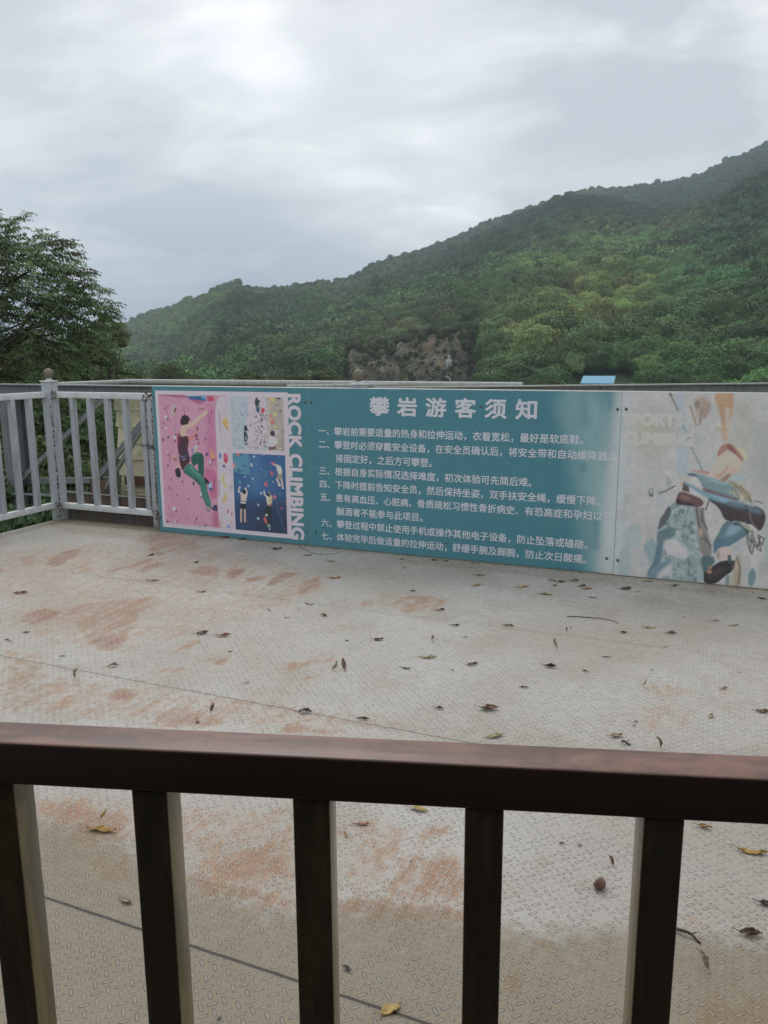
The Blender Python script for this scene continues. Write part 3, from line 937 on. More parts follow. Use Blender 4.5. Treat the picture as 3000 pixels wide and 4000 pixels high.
('e',(108,127,130),[4023,254],9,12,9),
('e',(118,137,138),[4161,277],16,7,9),
('e',(118,137,138),[4108,445],5,18,9),
('e',(146,157,156),[4172,363],14,18,9),
('e',(118,137,138),[4031,412],7,22,9),
('e',(136,151,151),[3943,43],7,11,9),
('e',(128,146,146),[3973,126],13,13,9),
('e',(128,146,146),[4068,292],12,13,9),
('e',(108,127,130),[4014,454],16,17,9),
('e',(146,157,156),[4080,435],5,6,9),
('e',(108,127,130),[4094,301],6,10,9),
('e',(128,146,146),[4156,325],5,6,9),
('e',(108,127,130),[4012,258],12,17,9),
('e',(118,137,138),[4079,164],12,9,9),
('e',(118,137,138),[4075,423],7,8,9),
('e',(118,137,138),[4093,296],4,15,9),
('e',(128,146,146),[4143,499],6,5,9),
('e',(96,116,120),[4136,150],12,5,9),
('e',(96,116,120),[4050,429],7,11,9),
('e',(128,146,146),[4189,220],7,6,9),
('e',(96,116,120),[3968,246],13,14,9),
('e',(108,127,130),[4187,22],6,17,9),
('e',(118,137,138),[4122,121],6,18,9),
('e',(118,137,138),[4135,132],14,17,9),
('e',(128,146,146),[3965,73],8,5,9),
('e',(128,146,146),[4085,87],15,8,9),
('e',(136,151,151),[3914,54],13,17,9),
('e',(96,116,120),[4076,453],14,18,9),
('e',(136,151,151),[4001,458],13,17,9),
('e',(96,116,120),[4215,34],7,5,9),
('e',(136,151,151),[4114,143],6,7,9),
('e',(96,116,120),[4142,152],10,23,9),
('e',(136,151,151),[4095,199],6,23,9),
('e',(136,151,151),[4039,257],6,7,9),
('e',(118,137,138),[3954,253],12,7,9),
('e',(108,127,130),[4151,473],10,9,9),
('e',(136,151,151),[4057,274],15,22,9),
('e',(96,116,120),[3969,161],15,11,9),
('e',(118,137,138),[3970,35],8,21,9),
('e',(146,157,156),[4208,106],16,12,9),
('e',(128,146,146),[4025,42],4,10,9),
('e',(108,127,130),[4159,21],5,5,9),
('e',(108,127,130),[3972,375],16,21,9),
('e',(118,137,138),[4005,158],9,6,9),
('e',(118,137,138),[4060,324],12,20,9),
('e',(108,127,130),[4016,474],9,11,9),
('e',(128,146,146),[4085,123],13,22,9),
('e',(146,157,156),[4036,160],4,8,9),
('e',(128,146,146),[4007,297],5,12,9),
('e',(136,151,151),[4128,4],16,11,9),
('e',(118,137,138),[4183,57],15,5,9),
('e',(96,116,120),[4084,345],15,11,9),
('e',(96,116,120),[4055,335],8,10,9),
('e',(118,137,138),[4134,469],14,10,9),
('e',(108,127,130),[4102,206],12,15,9),
('e',(118,137,138),[4104,32],6,6,9),
('e',(96,116,120),[4190,12],7,16,9),
('e',(136,151,151),[4213,62],16,10,9),
('e',(96,116,120),[4163,106],14,8,9),
('e',(118,137,138),[4007,354],4,10,9),
('e',(118,137,138),[4114,176],16,6,9),
('e',(128,146,146),[4001,154],4,20,9),
('e',(108,127,130),[4052,163],10,22,9),
('e',(136,151,151),[4170,313],10,14,9),
('e',(128,146,146),[4117,226],11,16,9),
('e',(118,137,138),[4001,327],5,22,9),
('e',(118,137,138),[3952,136],9,18,9),
('e',(128,146,146),[4080,367],15,22,9),
('e',(136,151,151),[4123,384],7,12,9),
('e',(136,151,151),[4130,494],14,13,9),
('e',(118,137,138),[4023,488],4,4,9),
('e',(128,146,146),[4164,348],9,11,9),
('e',(146,157,156),[4087,444],13,6,9),
('e',(136,151,151),[4143,117],5,9,9),
('e',(118,137,138),[4176,3],14,5,9),
('e',(118,137,138),[4052,196],7,11,9),
('e',(146,157,156),[4000,130],15,21,9),
('e',(128,146,146),[4003,403],11,12,9),
('e',(96,116,120),[4058,236],7,21,9),
('e',(118,137,138),[4167,317],9,15,9),
('e',(118,137,138),[3964,384],13,18,9),
('e',(96,116,120),[4030,482],15,10,9),
('e',(128,146,146),[4089,429],4,13,9),
('e',(96,116,120),[4102,249],11,21,9),
('e',(108,127,130),[4118,262],12,18,9),
('e',(96,116,120),[4086,111],10,13,9),
('e',(128,146,146),[3963,154],16,5,9),
('e',(136,151,151),[4213,46],12,7,9),
('e',(136,151,151),[4193,136],6,9,9),
('e',(146,157,156),[4054,499],6,7,9),
('e',(96,116,120),[4147,388],14,14,9),
('e',(96,116,120),[4056,498],14,19,9),
('e',(128,146,146),[4029,484],14,22,9),
('e',(108,127,130),[4206,80],5,12,9),
('e',(108,127,130),[4001,145],16,6,9),
('e',(108,127,130),[3970,301],12,6,9),
('e',(108,127,130),[4159,331],10,20,9),
('e',(146,157,156),[4071,321],16,14,9),
('e',(128,146,146),[4070,190],8,7,9),
('e',(96,116,120),[4196,65],13,7,9),
('e',(146,157,156),[4031,452],11,15,9),
('e',(108,127,130),[4000,315],11,7,9),
('e',(136,151,151),[4094,502],14,12,9),
('e',(96,116,120),[4151,118],10,22,9),
('e',(96,116,120),[4115,193],11,12,9),
('e',(96,116,120),[3926,43],8,12,9),
('e',(146,157,156),[4184,254],11,20,9),
('e',(96,116,120),[4030,149],5,20,9),
('e',(118,137,138),[4120,280],5,16,9),
('e',(128,146,146),[4182,287],11,21,9),
('e',(96,116,120),[4111,107],8,22,9),
('e',(136,151,151),[3952,290],8,16,9),
('e',(146,157,156),[3982,6],15,18,9),
('e',(146,157,156),[4162,305],15,16,9),
('e',(108,127,130),[4149,329],12,16,9),
('e',(146,157,156),[4030,442],6,9,9),
('e',(108,127,130),[4054,401],15,17,9),
('e',(146,157,156),[4164,196],11,10,9),
('e',(146,157,156),[4097,457],14,19,9),
('e',(96,116,120),[3914,39],12,20,9),
('e',(118,137,138),[4002,202],6,12,9),
('e',(146,157,156),[4102,472],14,13,9),
('e',(128,146,146),[3989,66],14,17,9),
('e',(96,116,120),[4099,302],7,18,9),
('e',(146,157,156),[4066,136],13,6,9),
('e',(146,157,156),[3987,272],9,15,9),
('e',(118,137,138),[3952,115],8,13,9),
('e',(118,137,138),[4043,205],15,15,9),
('e',(96,116,120),[4009,421],10,17,9),
('e',(128,146,146),[4021,381],5,5,9),
('e',(108,127,130),[4127,367],7,14,9),
('e',(118,137,138),[4129,180],9,12,9),
('e',(136,151,151),[4201,100],12,22,9),
('e',(118,137,138),[3974,349],12,6,9),
('e',(108,127,130),[4065,424],7,5,9),
('e',(136,151,151),[4034,378],13,22,9),
('e',(128,146,146),[4102,250],16,11,9),
('e',(108,127,130),[4065,38],12,6,9),
('e',(118,137,138),[4100,454],5,19,9),
('e',(128,146,146),[4079,102],7,15,9),
('e',(136,151,151),[4033,372],10,14,9),
('e',(128,146,146),[4087,332],12,12,9),
('e',(146,157,156),[3984,248],10,8,9),
('e',(136,151,151),[4098,67],16,23,9),
('e',(146,157,156),[4167,80],8,4,9),
('e',(108,127,130),[4115,114],11,17,9),
('e',(136,151,151),[4158,419],9,20,9),
('e',(108,127,130),[3953,93],15,6,9),
('e',(136,151,151),[4013,320],13,17,9),
('e',(146,157,156),[4043,140],12,4,9),
('e',(136,151,151),[4036,361],11,9,9),
('e',(136,151,151),[4015,371],6,10,9),
('e',(118,137,138),[3966,100],15,9,9),
('e',(128,146,146),[4194,162],5,10,9),
('e',(136,151,151),[4213,61],10,22,9),
('e',(108,127,130),[3964,355],11,9,9),
('e',(96,116,120),[4137,358],11,14,9),
('e',(128,146,146),[4157,166],9,7,9),
('e',(96,116,120),[4157,332],10,18,9),
('e',(136,151,151),[3958,35],15,9,9),
('e',(128,146,146),[4167,242],14,10,9),
('e',(136,151,151),[3957,-1],13,5,9),
('e',(118,137,138),[4140,465],5,8,9),
('e',(136,151,151),[4080,498],9,6,9),
('e',(96,116,120),[4090,459],12,18,9),
('e',(108,127,130),[4190,64],10,16,9),
('e',(108,127,130),[4065,72],15,5,9),
('e',(128,146,146),[4110,101],14,18,9),
('e',(128,146,146),[4059,108],11,21,9),
('e',(146,157,156),[4011,152],13,8,9),
('e',(118,137,138),[4017,10],14,14,9),
('e',(128,146,146),[4078,316],8,9,9),
('e',(108,127,130),[4173,148],4,19,9),
('e',(118,137,138),[4050,241],10,21,9),
('e',(136,151,151),[4141,472],8,14,9),
('e',(118,137,138),[4066,176],6,16,9),
('e',(96,116,120),[4085,97],8,15,9),
('e',(146,157,156),[3960,159],12,7,9),
('e',(118,137,138),[3985,14],16,18,9),
('e',(108,127,130),[4080,305],6,8,9),
('e',(118,137,138),[4121,493],12,17,9),
('e',(128,146,146),[4065,366],6,15,9),
('e',(146,157,156),[4087,39],8,9,9),
('e',(96,116,120),[4007,372],9,11,9),
('e',(108,127,130),[4011,144],7,13,9),
('e',(136,151,151),[3984,342],14,19,9),
('e',(136,151,151),[4198,50],13,15,9),
('e',(118,137,138),[4164,110],15,8,9),
('e',(108,127,130),[3952,196],8,11,9),
('e',(146,157,156),[4088,76],5,12,9),
('e',(146,157,156),[4118,57],14,15,9),
('e',(128,146,146),[4039,390],10,17,9),
('e',(108,127,130),[4002,180],14,17,9),
('e',(128,146,146),[4134,11],9,23,9),
('e',(118,137,138),[4063,487],5,8,9),
('e',(136,151,151),[4214,24],8,20,9),
('e',(146,157,156),[4173,298],9,15,9),
('e',(146,157,156),[4194,207],9,7,9),
('e',(128,146,146),[4020,418],13,12,9),
('e',(146,157,156),[4022,182],7,21,9),
('e',(108,127,130),[4033,490],13,21,9),
('e',(108,127,130),[4006,17],13,15,9),
('e',(96,116,120),[4011,431],7,5,9),
('e',(96,116,120),[4011,346],8,16,9),
('e',(146,157,156),[4076,307],12,21,9),
('e',(128,146,146),[4054,132],7,5,9),
('e',(96,116,120),[3942,89],6,11,9),
('e',(136,151,151),[4033,139],10,13,9),
('e',(128,146,146),[4060,218],10,19,9),
('e',(96,116,120),[4023,25],4,8,9),
('p',(82,86,90),[4001,491,4022,472,4017,420,3984,358,3942,319,3957,396],4),
('p',(86,112,117),[3942,317,4046,362,4057,290,3978,255,3946,239],5),
('p',(76,110,124),[3946,240,3990,264,3982,182,3974,107,3951,77,3915,32,3899,3,3907,59,3936,117],5),
('p',(172,167,168),[3990,265,4054,278,4144,204,4140,148,4033,160,3994,197],12),
('p',(168,166,168),[3977,59,4039,123,4054,46,3955,-8],12),
('p',(92,124,136),[3901,52,4034,153,4048,127,3953,36,3955,-8,3899,-14],12),
('p',(120,118,112),[4157,497,4208,485,4234,370,4278,242,4276,176,4216,177,4187,334],3),
('l',(74,76,76),[4165,490,4198,354,4271,242],7.8,2),
('l',(78,78,76),[4207,486,4206,414,4240,358],9.1,2),
('l',(80,84,84),[4207,302,4267,255],7.9,2),
('p',(160,136,116),[4191,361,4217,343,4219,303,4198,302],5),
('p',(70,100,106),[4215,184,4293,184,4302,138,4241,72,4220,110],6),
('p',(60,92,100),[4233,92,4268,122,4255,40,4245,-8],5),
('e',(110,114,114),[3891,570],16,29,3),
('e',(165,165,165),[3892,578],7,13,2),
('e',(80,84,86),[3896,548],11,8,2),
('l',(90,95,96),[3941,566,3983,586,4033,619],9.9,1),
('p',(140,146,146),[3977,678,3989,682,4017,631,3988,603],5),
('l',(170,160,112),[4045,614,4095,647],7.2,0),
('l',(160,160,96),[4084,680,4118,660],6.5,0),
('p',(102,74,74),[4050,566,4068,588,4130,573,4197,544,4212,518,4189,490,4134,503,4040,501],2),
('p',(60,50,54),[4040,501,4052,548,4072,523,4133,517,4189,490,4122,497],5),
('p',(126,90,88),[4070,562,4131,553,4120,533,4071,543],6),
('p',(88,74,74),[4081,648,4121,624,4120,582,4077,592],3),
('p',(178,168,170),[4114,624,4123,679,4161,688,4192,641,4195,556,4151,571,4122,595],2),
('p',(102,130,136),[4100,708,4157,704,4289,672,4378,639,4417,590,4409,545,4296,564,4202,609,4161,683,4104,688],2),
('p',(112,86,88),[4195,622,4306,587,4408,558,4418,584,4387,512,4269,536,4200,590],6),
('p',(134,160,170),[4169,698,4289,666,4361,638,4273,652],8),
('e',(84,96,122),[4131,696],28,10,4),
('p',(68,58,62),[4214,558,4301,496,4337,416,4400,419,4493,409,4540,361,4563,403,4568,467,4542,513,4427,521,4303,545],3),
('p',(84,112,128),[4278,569,4426,540,4543,500,4549,469,4429,496,4281,537],16),
('p',(94,138,156),[4087,655,4113,640,4248,577,4343,559,4346,524,4239,547,4102,626],8),
('p',(116,154,172),[4206,590,4308,564,4426,537,4309,545],8),
('p',(166,156,130),[4350,663,4399,667,4472,606,4489,547,4419,549,4403,609],3),
('p',(150,160,162),[4295,672,4343,720,4447,719,4460,674,4353,666],3),
('p',(148,110,86),[4289,671,4349,726,4356,701,4319,660],6),
('p',(136,132,116),[4324,668,4364,676,4415,609,4412,571,4379,633],5),
('p',(190,160,142),[4101,720,4179,729,4239,714,4263,785,4278,830,4311,854,4358,834,4414,786,4403,726,4354,730,4346,764,4292,672,4241,689,4180,708],2),
('p',(182,150,126),[4329,725,4351,767,4403,726,4356,711],6),
('p',(160,124,112),[4101,720,4179,729,4233,719,4228,700,4150,712],4),
('p',(170,134,116),[4239,714,4289,672,4346,764,4334,770,4281,697],6),
('p',(158,108,92),[4264,810,4270,855,4296,897,4342,900,4373,866,4419,818,4414,785,4370,834,4322,864,4292,831],3),
('p',(130,74,70),[4308,888,4343,890,4375,841,4406,805,4363,840,4327,870],6),
('p',(176,166,136),[4363,890,4412,874,4446,819,4427,790,4410,830,4373,866],5),
('p',(76,110,120),[4335,411,4418,417,4483,390,4493,352,4404,280,4366,250,4284,235,4278,269,4312,344],2),
('p',(66,104,124),[4283,235,4314,311,4365,257,4319,246,4293,191],6),
('p',(112,146,160),[4367,394,4449,387,4395,331,4343,314],14),
('l',(160,152,112),[4436,406,4491,365],11.6,2),
('l',(70,84,92),[4413,404,4480,357],9.0,2),
('p',(182,156,150),[4309,219,4325,243,4359,256,4398,227,4406,172,4325,157],2),
('p',(150,120,118),[4305,192,4319,233,4330,161],5),
('p',(52,50,56),[4244,2,4241,72,4280,110,4325,153,4377,167,4420,162,4418,110,4367,62,4312,2],2),
('p',(80,60,60),[4255,40,4311,99,4369,118,4309,46],14),
('l',(64,84,94),[4380,192,4388,157],21.0,1),
('e',(40,40,46),[4410,162],10,7,1),
('e',(150,116,92),[4272,81],16,13,3),
('p',(150,126,90),[4256,107,4285,124,4281,96],4),
('p',(152,142,116),[4403,62,4429,230,4457,127,4455,-12,4414,-13],14),
('l',(110,92,76),[4423,190,4448,126,4447,20],9.1,6),
('e',(98,130,130),[4519,68],20,59,10),
('e',(110,130,130),[4381,33],13,40,8),
('p',(160,150,124),[4396,68,4419,84,4425,-9,4404,-4],8),
('e',(150,158,156),[4601,335],38,191,40),
('e',(140,150,150),[4594,838],25,184,40),
('l',(74,72,70),[4471,324,4487,261,4508,217,4515,276,4493,339],7.1,1),
('l',(74,72,70),[4496,365,4518,302,4538,265,4545,331],7.0,1),
('l',(74,72,70),[4532,342,4568,320,4560,280,4533,330],7.0,1),
('l',(74,72,70),[4489,313,4539,253,4558,241,4541,304],7.1,1),
('l',(112,104,86),[4377,652,4432,604,4482,550,4462,587,4413,641],7.0,1),
('l',(112,104,86),[4395,640,4447,567,4477,543],7.0,1),
('l',(74,72,70),[4462,369,4497,288,4495,236],7.1,1),
('l',(150,142,118),[4407,629,4423,604],3.2,1),
('l',(150,142,118),[4433,611,4450,593],3.2,1),
('l',(120,112,92),[4393,638,4403,627],3.2,1),
('l',(176,168,146),[4414,577,4424,553],3.2,1),
('l',(120,112,92),[4372,614,4389,601],3.2,1),
('l',(150,142,118),[4404,641,4423,620],3.2,1),
('l',(176,168,146),[4347,657,4358,638],3.2,1),
('l',(150,142,118),[4435,597,4452,571],3.2,1),
('l',(150,142,118),[4427,592,4442,569],3.2,1),
('l',(150,142,118),[4431,616,4441,605],3.2,1),
('l',(120,112,92),[4440,563,4451,541],3.2,1),
('l',(150,142,118),[4482,544,4500,529],3.2,1),
('l',(176,168,146),[4375,614,4383,598],3.2,1),
('l',(120,112,92),[4386,634,4402,622],3.2,1),
('l',(176,168,146),[4357,612,4366,589],3.2,1),
('l',(150,142,118),[4465,604,4475,583],3.2,1),
('l',(176,168,146),[4440,583,4447,576],3.2,1),
('l',(150,142,118),[4434,576,4450,567],3.2,1),
('l',(120,112,92),[4392,598,4414,568],3.2,1),
('l',(120,112,92),[4355,610,4373,593],3.2,1),
('l',(120,112,92),[4394,588,4403,565],3.2,1),
('l',(176,168,146),[4429,578,4438,564],3.2,1),
('l',(150,142,118),[4348,651,4360,635],3.2,1),
('l',(150,142,118),[4439,610,4461,604],3.2,1),
('l',(150,142,118),[4448,563,4459,548],3.2,1),
('l',(176,168,146),[4405,625,4420,609],3.2,1),
('l',(120,112,92),[4399,618,4422,593],3.2,1),
('l',(176,168,146),[4393,610,4414,586],3.2,1),
('l',(120,112,92),[4416,625,4428,599],3.2,1),
('l',(150,142,118),[4396,599,4417,584],3.2,1),
('l',(176,168,146),[4385,594,4398,567],3.2,1),
('l',(150,142,118),[4375,607,4391,577],3.2,1),
('l',(150,142,118),[4343,661,4353,642],3.2,1),
('l',(120,112,92),[4428,613,4440,602],3.2,1),
('l',(176,168,146),[4371,612,4382,587],3.2,1),
('l',(120,112,92),[4342,655,4359,625],3.2,1),
('l',(150,142,118),[4408,612,4427,603],3.2,1),
('l',(150,142,118),[4451,596,4474,579],3.2,1),
('l',(120,112,92),[4392,638,4412,633],3.2,1),
('l',(120,112,92),[4427,622,4444,601],3.2,1),
('l',(120,112,92),[4442,590,4453,582],3.2,1),
('l',(176,168,146),[4417,622,4437,596],3.2,1),
('l',(120,112,92),[4368,634,4381,627],3.2,1),
('l',(120,112,92),[4479,558,4487,538],3.2,1),
('l',(150,142,118),[4353,609,4376,594],3.2,1),
('l',(176,168,146),[4472,580,4489,568],3.2,1),
('l',(150,142,118),[4423,634,4435,624],3.2,1),
('l',(176,168,146),[4339,617,4357,590],3.2,1),
('l',(150,142,118),[4406,635,4423,610],3.2,1),
('l',(150,142,118),[4476,592,4493,585],3.2,1),
('l',(120,112,92),[4409,619,4429,608],3.2,1),
('l',(120,112,92),[4405,605,4416,582],3.2,1),
('l',(120,112,92),[4362,659,4381,638],3.2,1),
('l',(176,168,146),[4391,615,4407,598],3.2,1),
('l',(176,168,146),[4372,603,4383,576],3.2,1),
('l',(150,142,118),[4354,612,4366,583],3.2,1),
('l',(120,112,92),[4425,623,4446,610],3.2,1),
('l',(120,112,92),[4458,610,4471,587],3.2,1),
('l',(120,112,92),[4372,640,4384,613],3.2,1),
('l',(120,112,92),[4360,613,4382,607],3.2,1),
('l',(120,112,92),[4447,608,4465,588],3.2,1),
('l',(120,112,92),[4393,610,4406,590],3.2,1),
('l',(176,168,146),[4440,625,4460,616],3.2,1),
('l',(150,142,118),[4432,602,4442,572],3.2,1),
('l',(176,168,146),[4397,605,4408,577],3.2,1),
('l',(120,112,92),[4406,643,4416,623],3.2,1),
('l',(120,112,92),[4406,625,4428,613],3.2,1),
('l',(120,112,92),[4332,668,4353,658],3.2,1),
('l',(150,142,118),[4380,629,4393,619],3.2,1),
('l',(150,142,118),[4437,601,4458,590],3.2,1),
('e',(58,50,55),[4455,495],12,6,4),
('e',(78,68,72),[4428,444],6,4,4),
('e',(58,50,55),[4362,458],13,5,4),
('e',(78,68,72),[4522,466],5,4,4),
('e',(58,50,55),[4445,421],4,4,4),
('e',(78,68,72),[4391,450],10,3,4),
('e',(78,68,72),[4454,516],8,7,4),
('e',(58,50,55),[4494,440],5,4,4),
('e',(62,53,57),[4470,411],14,6,4),
('e',(78,68,72),[4362,486],4,3,4),
('e',(58,50,55),[4503,463],4,5,4),
('e',(62,53,57),[4417,445],12,7,4),
('e',(58,50,55),[4522,456],11,3,4),
('e',(58,50,55),[4374,420],12,7,4),
('e',(78,68,72),[4430,480],7,5,4),
('e',(58,50,55),[4468,487],9,5,4),
('e',(62,53,57),[4508,515],14,3,4),
('e',(78,68,72),[4505,446],12,4,4),
('e',(78,68,72),[4471,456],11,5,4),
('e',(78,68,72),[4354,409],6,4,4),
('e',(78,68,72),[4411,502],4,8,4),
('e',(62,53,57),[4402,401],13,6,4),
('e',(78,68,72),[4462,423],5,5,4),
('e',(62,53,57),[4358,503],11,3,4),
('e',(78,68,72),[4508,451],9,4,4),
('e',(62,53,57),[4438,497],14,4,4),
('l',(84,80,82),[4496,554,4545,543],6.3,0),
('l',(86,70,70),[4239,534,4222,478],7.7,0),
('l',(120,110,100),[4468,517,4485,435,4505,405],4.4,0)]
PAN2=[('p',(112,142,144),[3273,1200,3359,1201,3619,1204,3656,-13,3532,-3,3489,147,3431,671],70),
('p',(92,128,134),[3287,1200,3395,1201,3460,820,3419,596,3367,816],60),
('p',(84,118,126),[3409,1208,3451,1209,3490,966,3440,965],30),
('p',(160,166,166),[3632,1211,3714,1212,3721,-22,3577,-29,3591,308,3605,606,3626,898],45),
('p',(76,118,126),[3588,1204,3615,1204,3624,1084,3604,1084],14),
('p',(78,120,126),[3466,524,3509,527,3525,150,3474,146],35),
('p',(70,112,120),[3536,394,3576,397,3576,155,3547,152],22),
('p',(72,112,118),[3438,745,3471,732,3474,673,3438,679],18),
('p',(78,120,126),[3512,945,3548,932,3536,881],20)]
RUST=[(0.9,[-10,119,-25,84,-15,73,-4,92,-1,108,6,123]),
(0.35,[-1,108,-13,76,1,71,30,113,49,125,21,130]),
(0.8,[47,125,46,103,51,74,58,83,55,105,50,117]),
(0.8,[66,109,64,93,65,82,71,83,74,99,72,113]),
(0.6,[98,99,101,82,111,78,118,85,124,102,110,101]),
(0.95,[130,102,124,83,133,79,138,90,138,102]),
(0.7,[144,100,147,90,155,86,160,99,154,107]),
(0.8,[164,103,160,84,164,70,170,74,171,95,172,109]),
(0.6,[192,114,186,89,190,76,199,90,202,118]),
(0.95,[73,216,69,202,70,195,83,196,90,207,92,220]),
(0.5,[75,190,88,173,112,156,116,147,123,159,130,186,148,216,151,233,135,232,112,215]),
(0.85,[132,230,133,218,150,217,154,233,144,235]),
(0.5,[185,229,184,216,186,203,189,207,190,221]),
(0.6,[206,228,210,218,217,223,212,231]),
(0.5,[185,251,201,239,209,242,196,253]),
(0.5,[240,220,247,211,259,200,262,208,252,219,251,225]),
(0.55,[257,230,261,221,265,225,261,234]),
(0.75,[190,280,187,271,192,268,201,273,200,281]),
(0.5,[215,289,221,282,226,273,239,275,255,282,247,287,230,294]),
(0.5,[271,274,285,271,299,268,301,272,276,282]),
(0.7,[160,276,159,272,181,296,184,304,176,295]),
(0.3,[101,256,121,248,158,279,171,302,161,311]),
(0.35,[-3,26,9,3,54,21,74,38,49,56,26,49]),
(0.8,[25,41,54,62,55,72,35,57]),
(0.5,[-45,107,-34,100,-13,123,-17,131]),
(0.7,[-45,136,-31,134,-18,145,-30,149]),
(0.7,[56,225,67,222,72,227,64,232]),
(0.45,[235,122,243,94,248,107,246,123]),
(0.45,[252,111,255,95,275,87,286,95,281,118,264,125]),
(0.26,[401,182,411,175,425,175,419,188,410,192]),
(0.2,[398,209,412,198,430,200,420,220,405,228]),
(0.35,[433,172,445,173,439,180]),
(0.3,[343,131,361,124,362,129,344,136]),
(0.55,[222,352,237,351,258,347,270,361,263,365,254,366,242,361,231,360]),
(0.45,[289,345,298,342,305,323,308,329,302,342]),
(0.6,[286,357,292,354,293,357,288,358]),
(0.5,[294,363,313,338,324,357,310,367]),
(0.8,[299,370,300,365,311,367,315,368,328,363,330,366,320,371,310,372]),
(0.6,[317,377,317,372,324,374,324,377]),
(0.85,[340,361,352,358,353,360,344,366]),
(0.4,[263,369,273,364,281,375,272,379]),
(0.9,[352,358,372,353,373,355,354,362]),
(0.7,[389,351,394,350,397,355,391,359]),
(0.5,[387,369,391,366,393,374,389,375]),
(0.55,[345,321,360,316,362,321,345,325]),
(0.7,[361,340,368,338,369,343,363,345]),
(0.45,[343,336,365,328,371,349,352,357]),
(0.6,[426,368,433,360,442,354,450,353,449,364,426,373]),
(0.35,[426,330,432,333,431,342,426,339]),
(0.5,[382,351,387,349,387,353,384,356]),
(0.9,[340,361,374,351,375,355,342,366]),
(0.25,[218,352,259,342,296,332,329,323,354,321,358,345,327,355,297,361,258,359]),
(0.26,[122,275,215,263,308,253,332,258,160,310]),
(0.2,[-72,100,-3,37,144,48,209,98,191,159,165,237,107,237,54,213])]
DIRT_SHADE=[(0.55,[233,362,256,361,274,364,284,374,264,389]),
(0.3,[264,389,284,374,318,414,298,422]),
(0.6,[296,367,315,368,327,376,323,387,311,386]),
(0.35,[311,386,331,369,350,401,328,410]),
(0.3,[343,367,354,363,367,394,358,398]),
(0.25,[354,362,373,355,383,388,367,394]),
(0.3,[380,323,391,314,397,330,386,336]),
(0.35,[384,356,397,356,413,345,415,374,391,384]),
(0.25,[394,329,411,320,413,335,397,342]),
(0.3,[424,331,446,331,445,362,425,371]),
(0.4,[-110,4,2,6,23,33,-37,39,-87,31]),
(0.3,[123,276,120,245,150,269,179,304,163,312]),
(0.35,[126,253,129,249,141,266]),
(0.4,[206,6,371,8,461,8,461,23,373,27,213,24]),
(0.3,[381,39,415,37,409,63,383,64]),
(0.72,[185,373,232,361,251,359,277,363,295,367,308,369,322,373,329,366,342,361,374,352,383,353,395,351,410,341,464,328,458,376,261,456]),  # this outline and the next paint the soft shade on the near deck
(0.92,[205,388,264,377,302,380,344,372,381,362,460,355,458,376,261,456])]
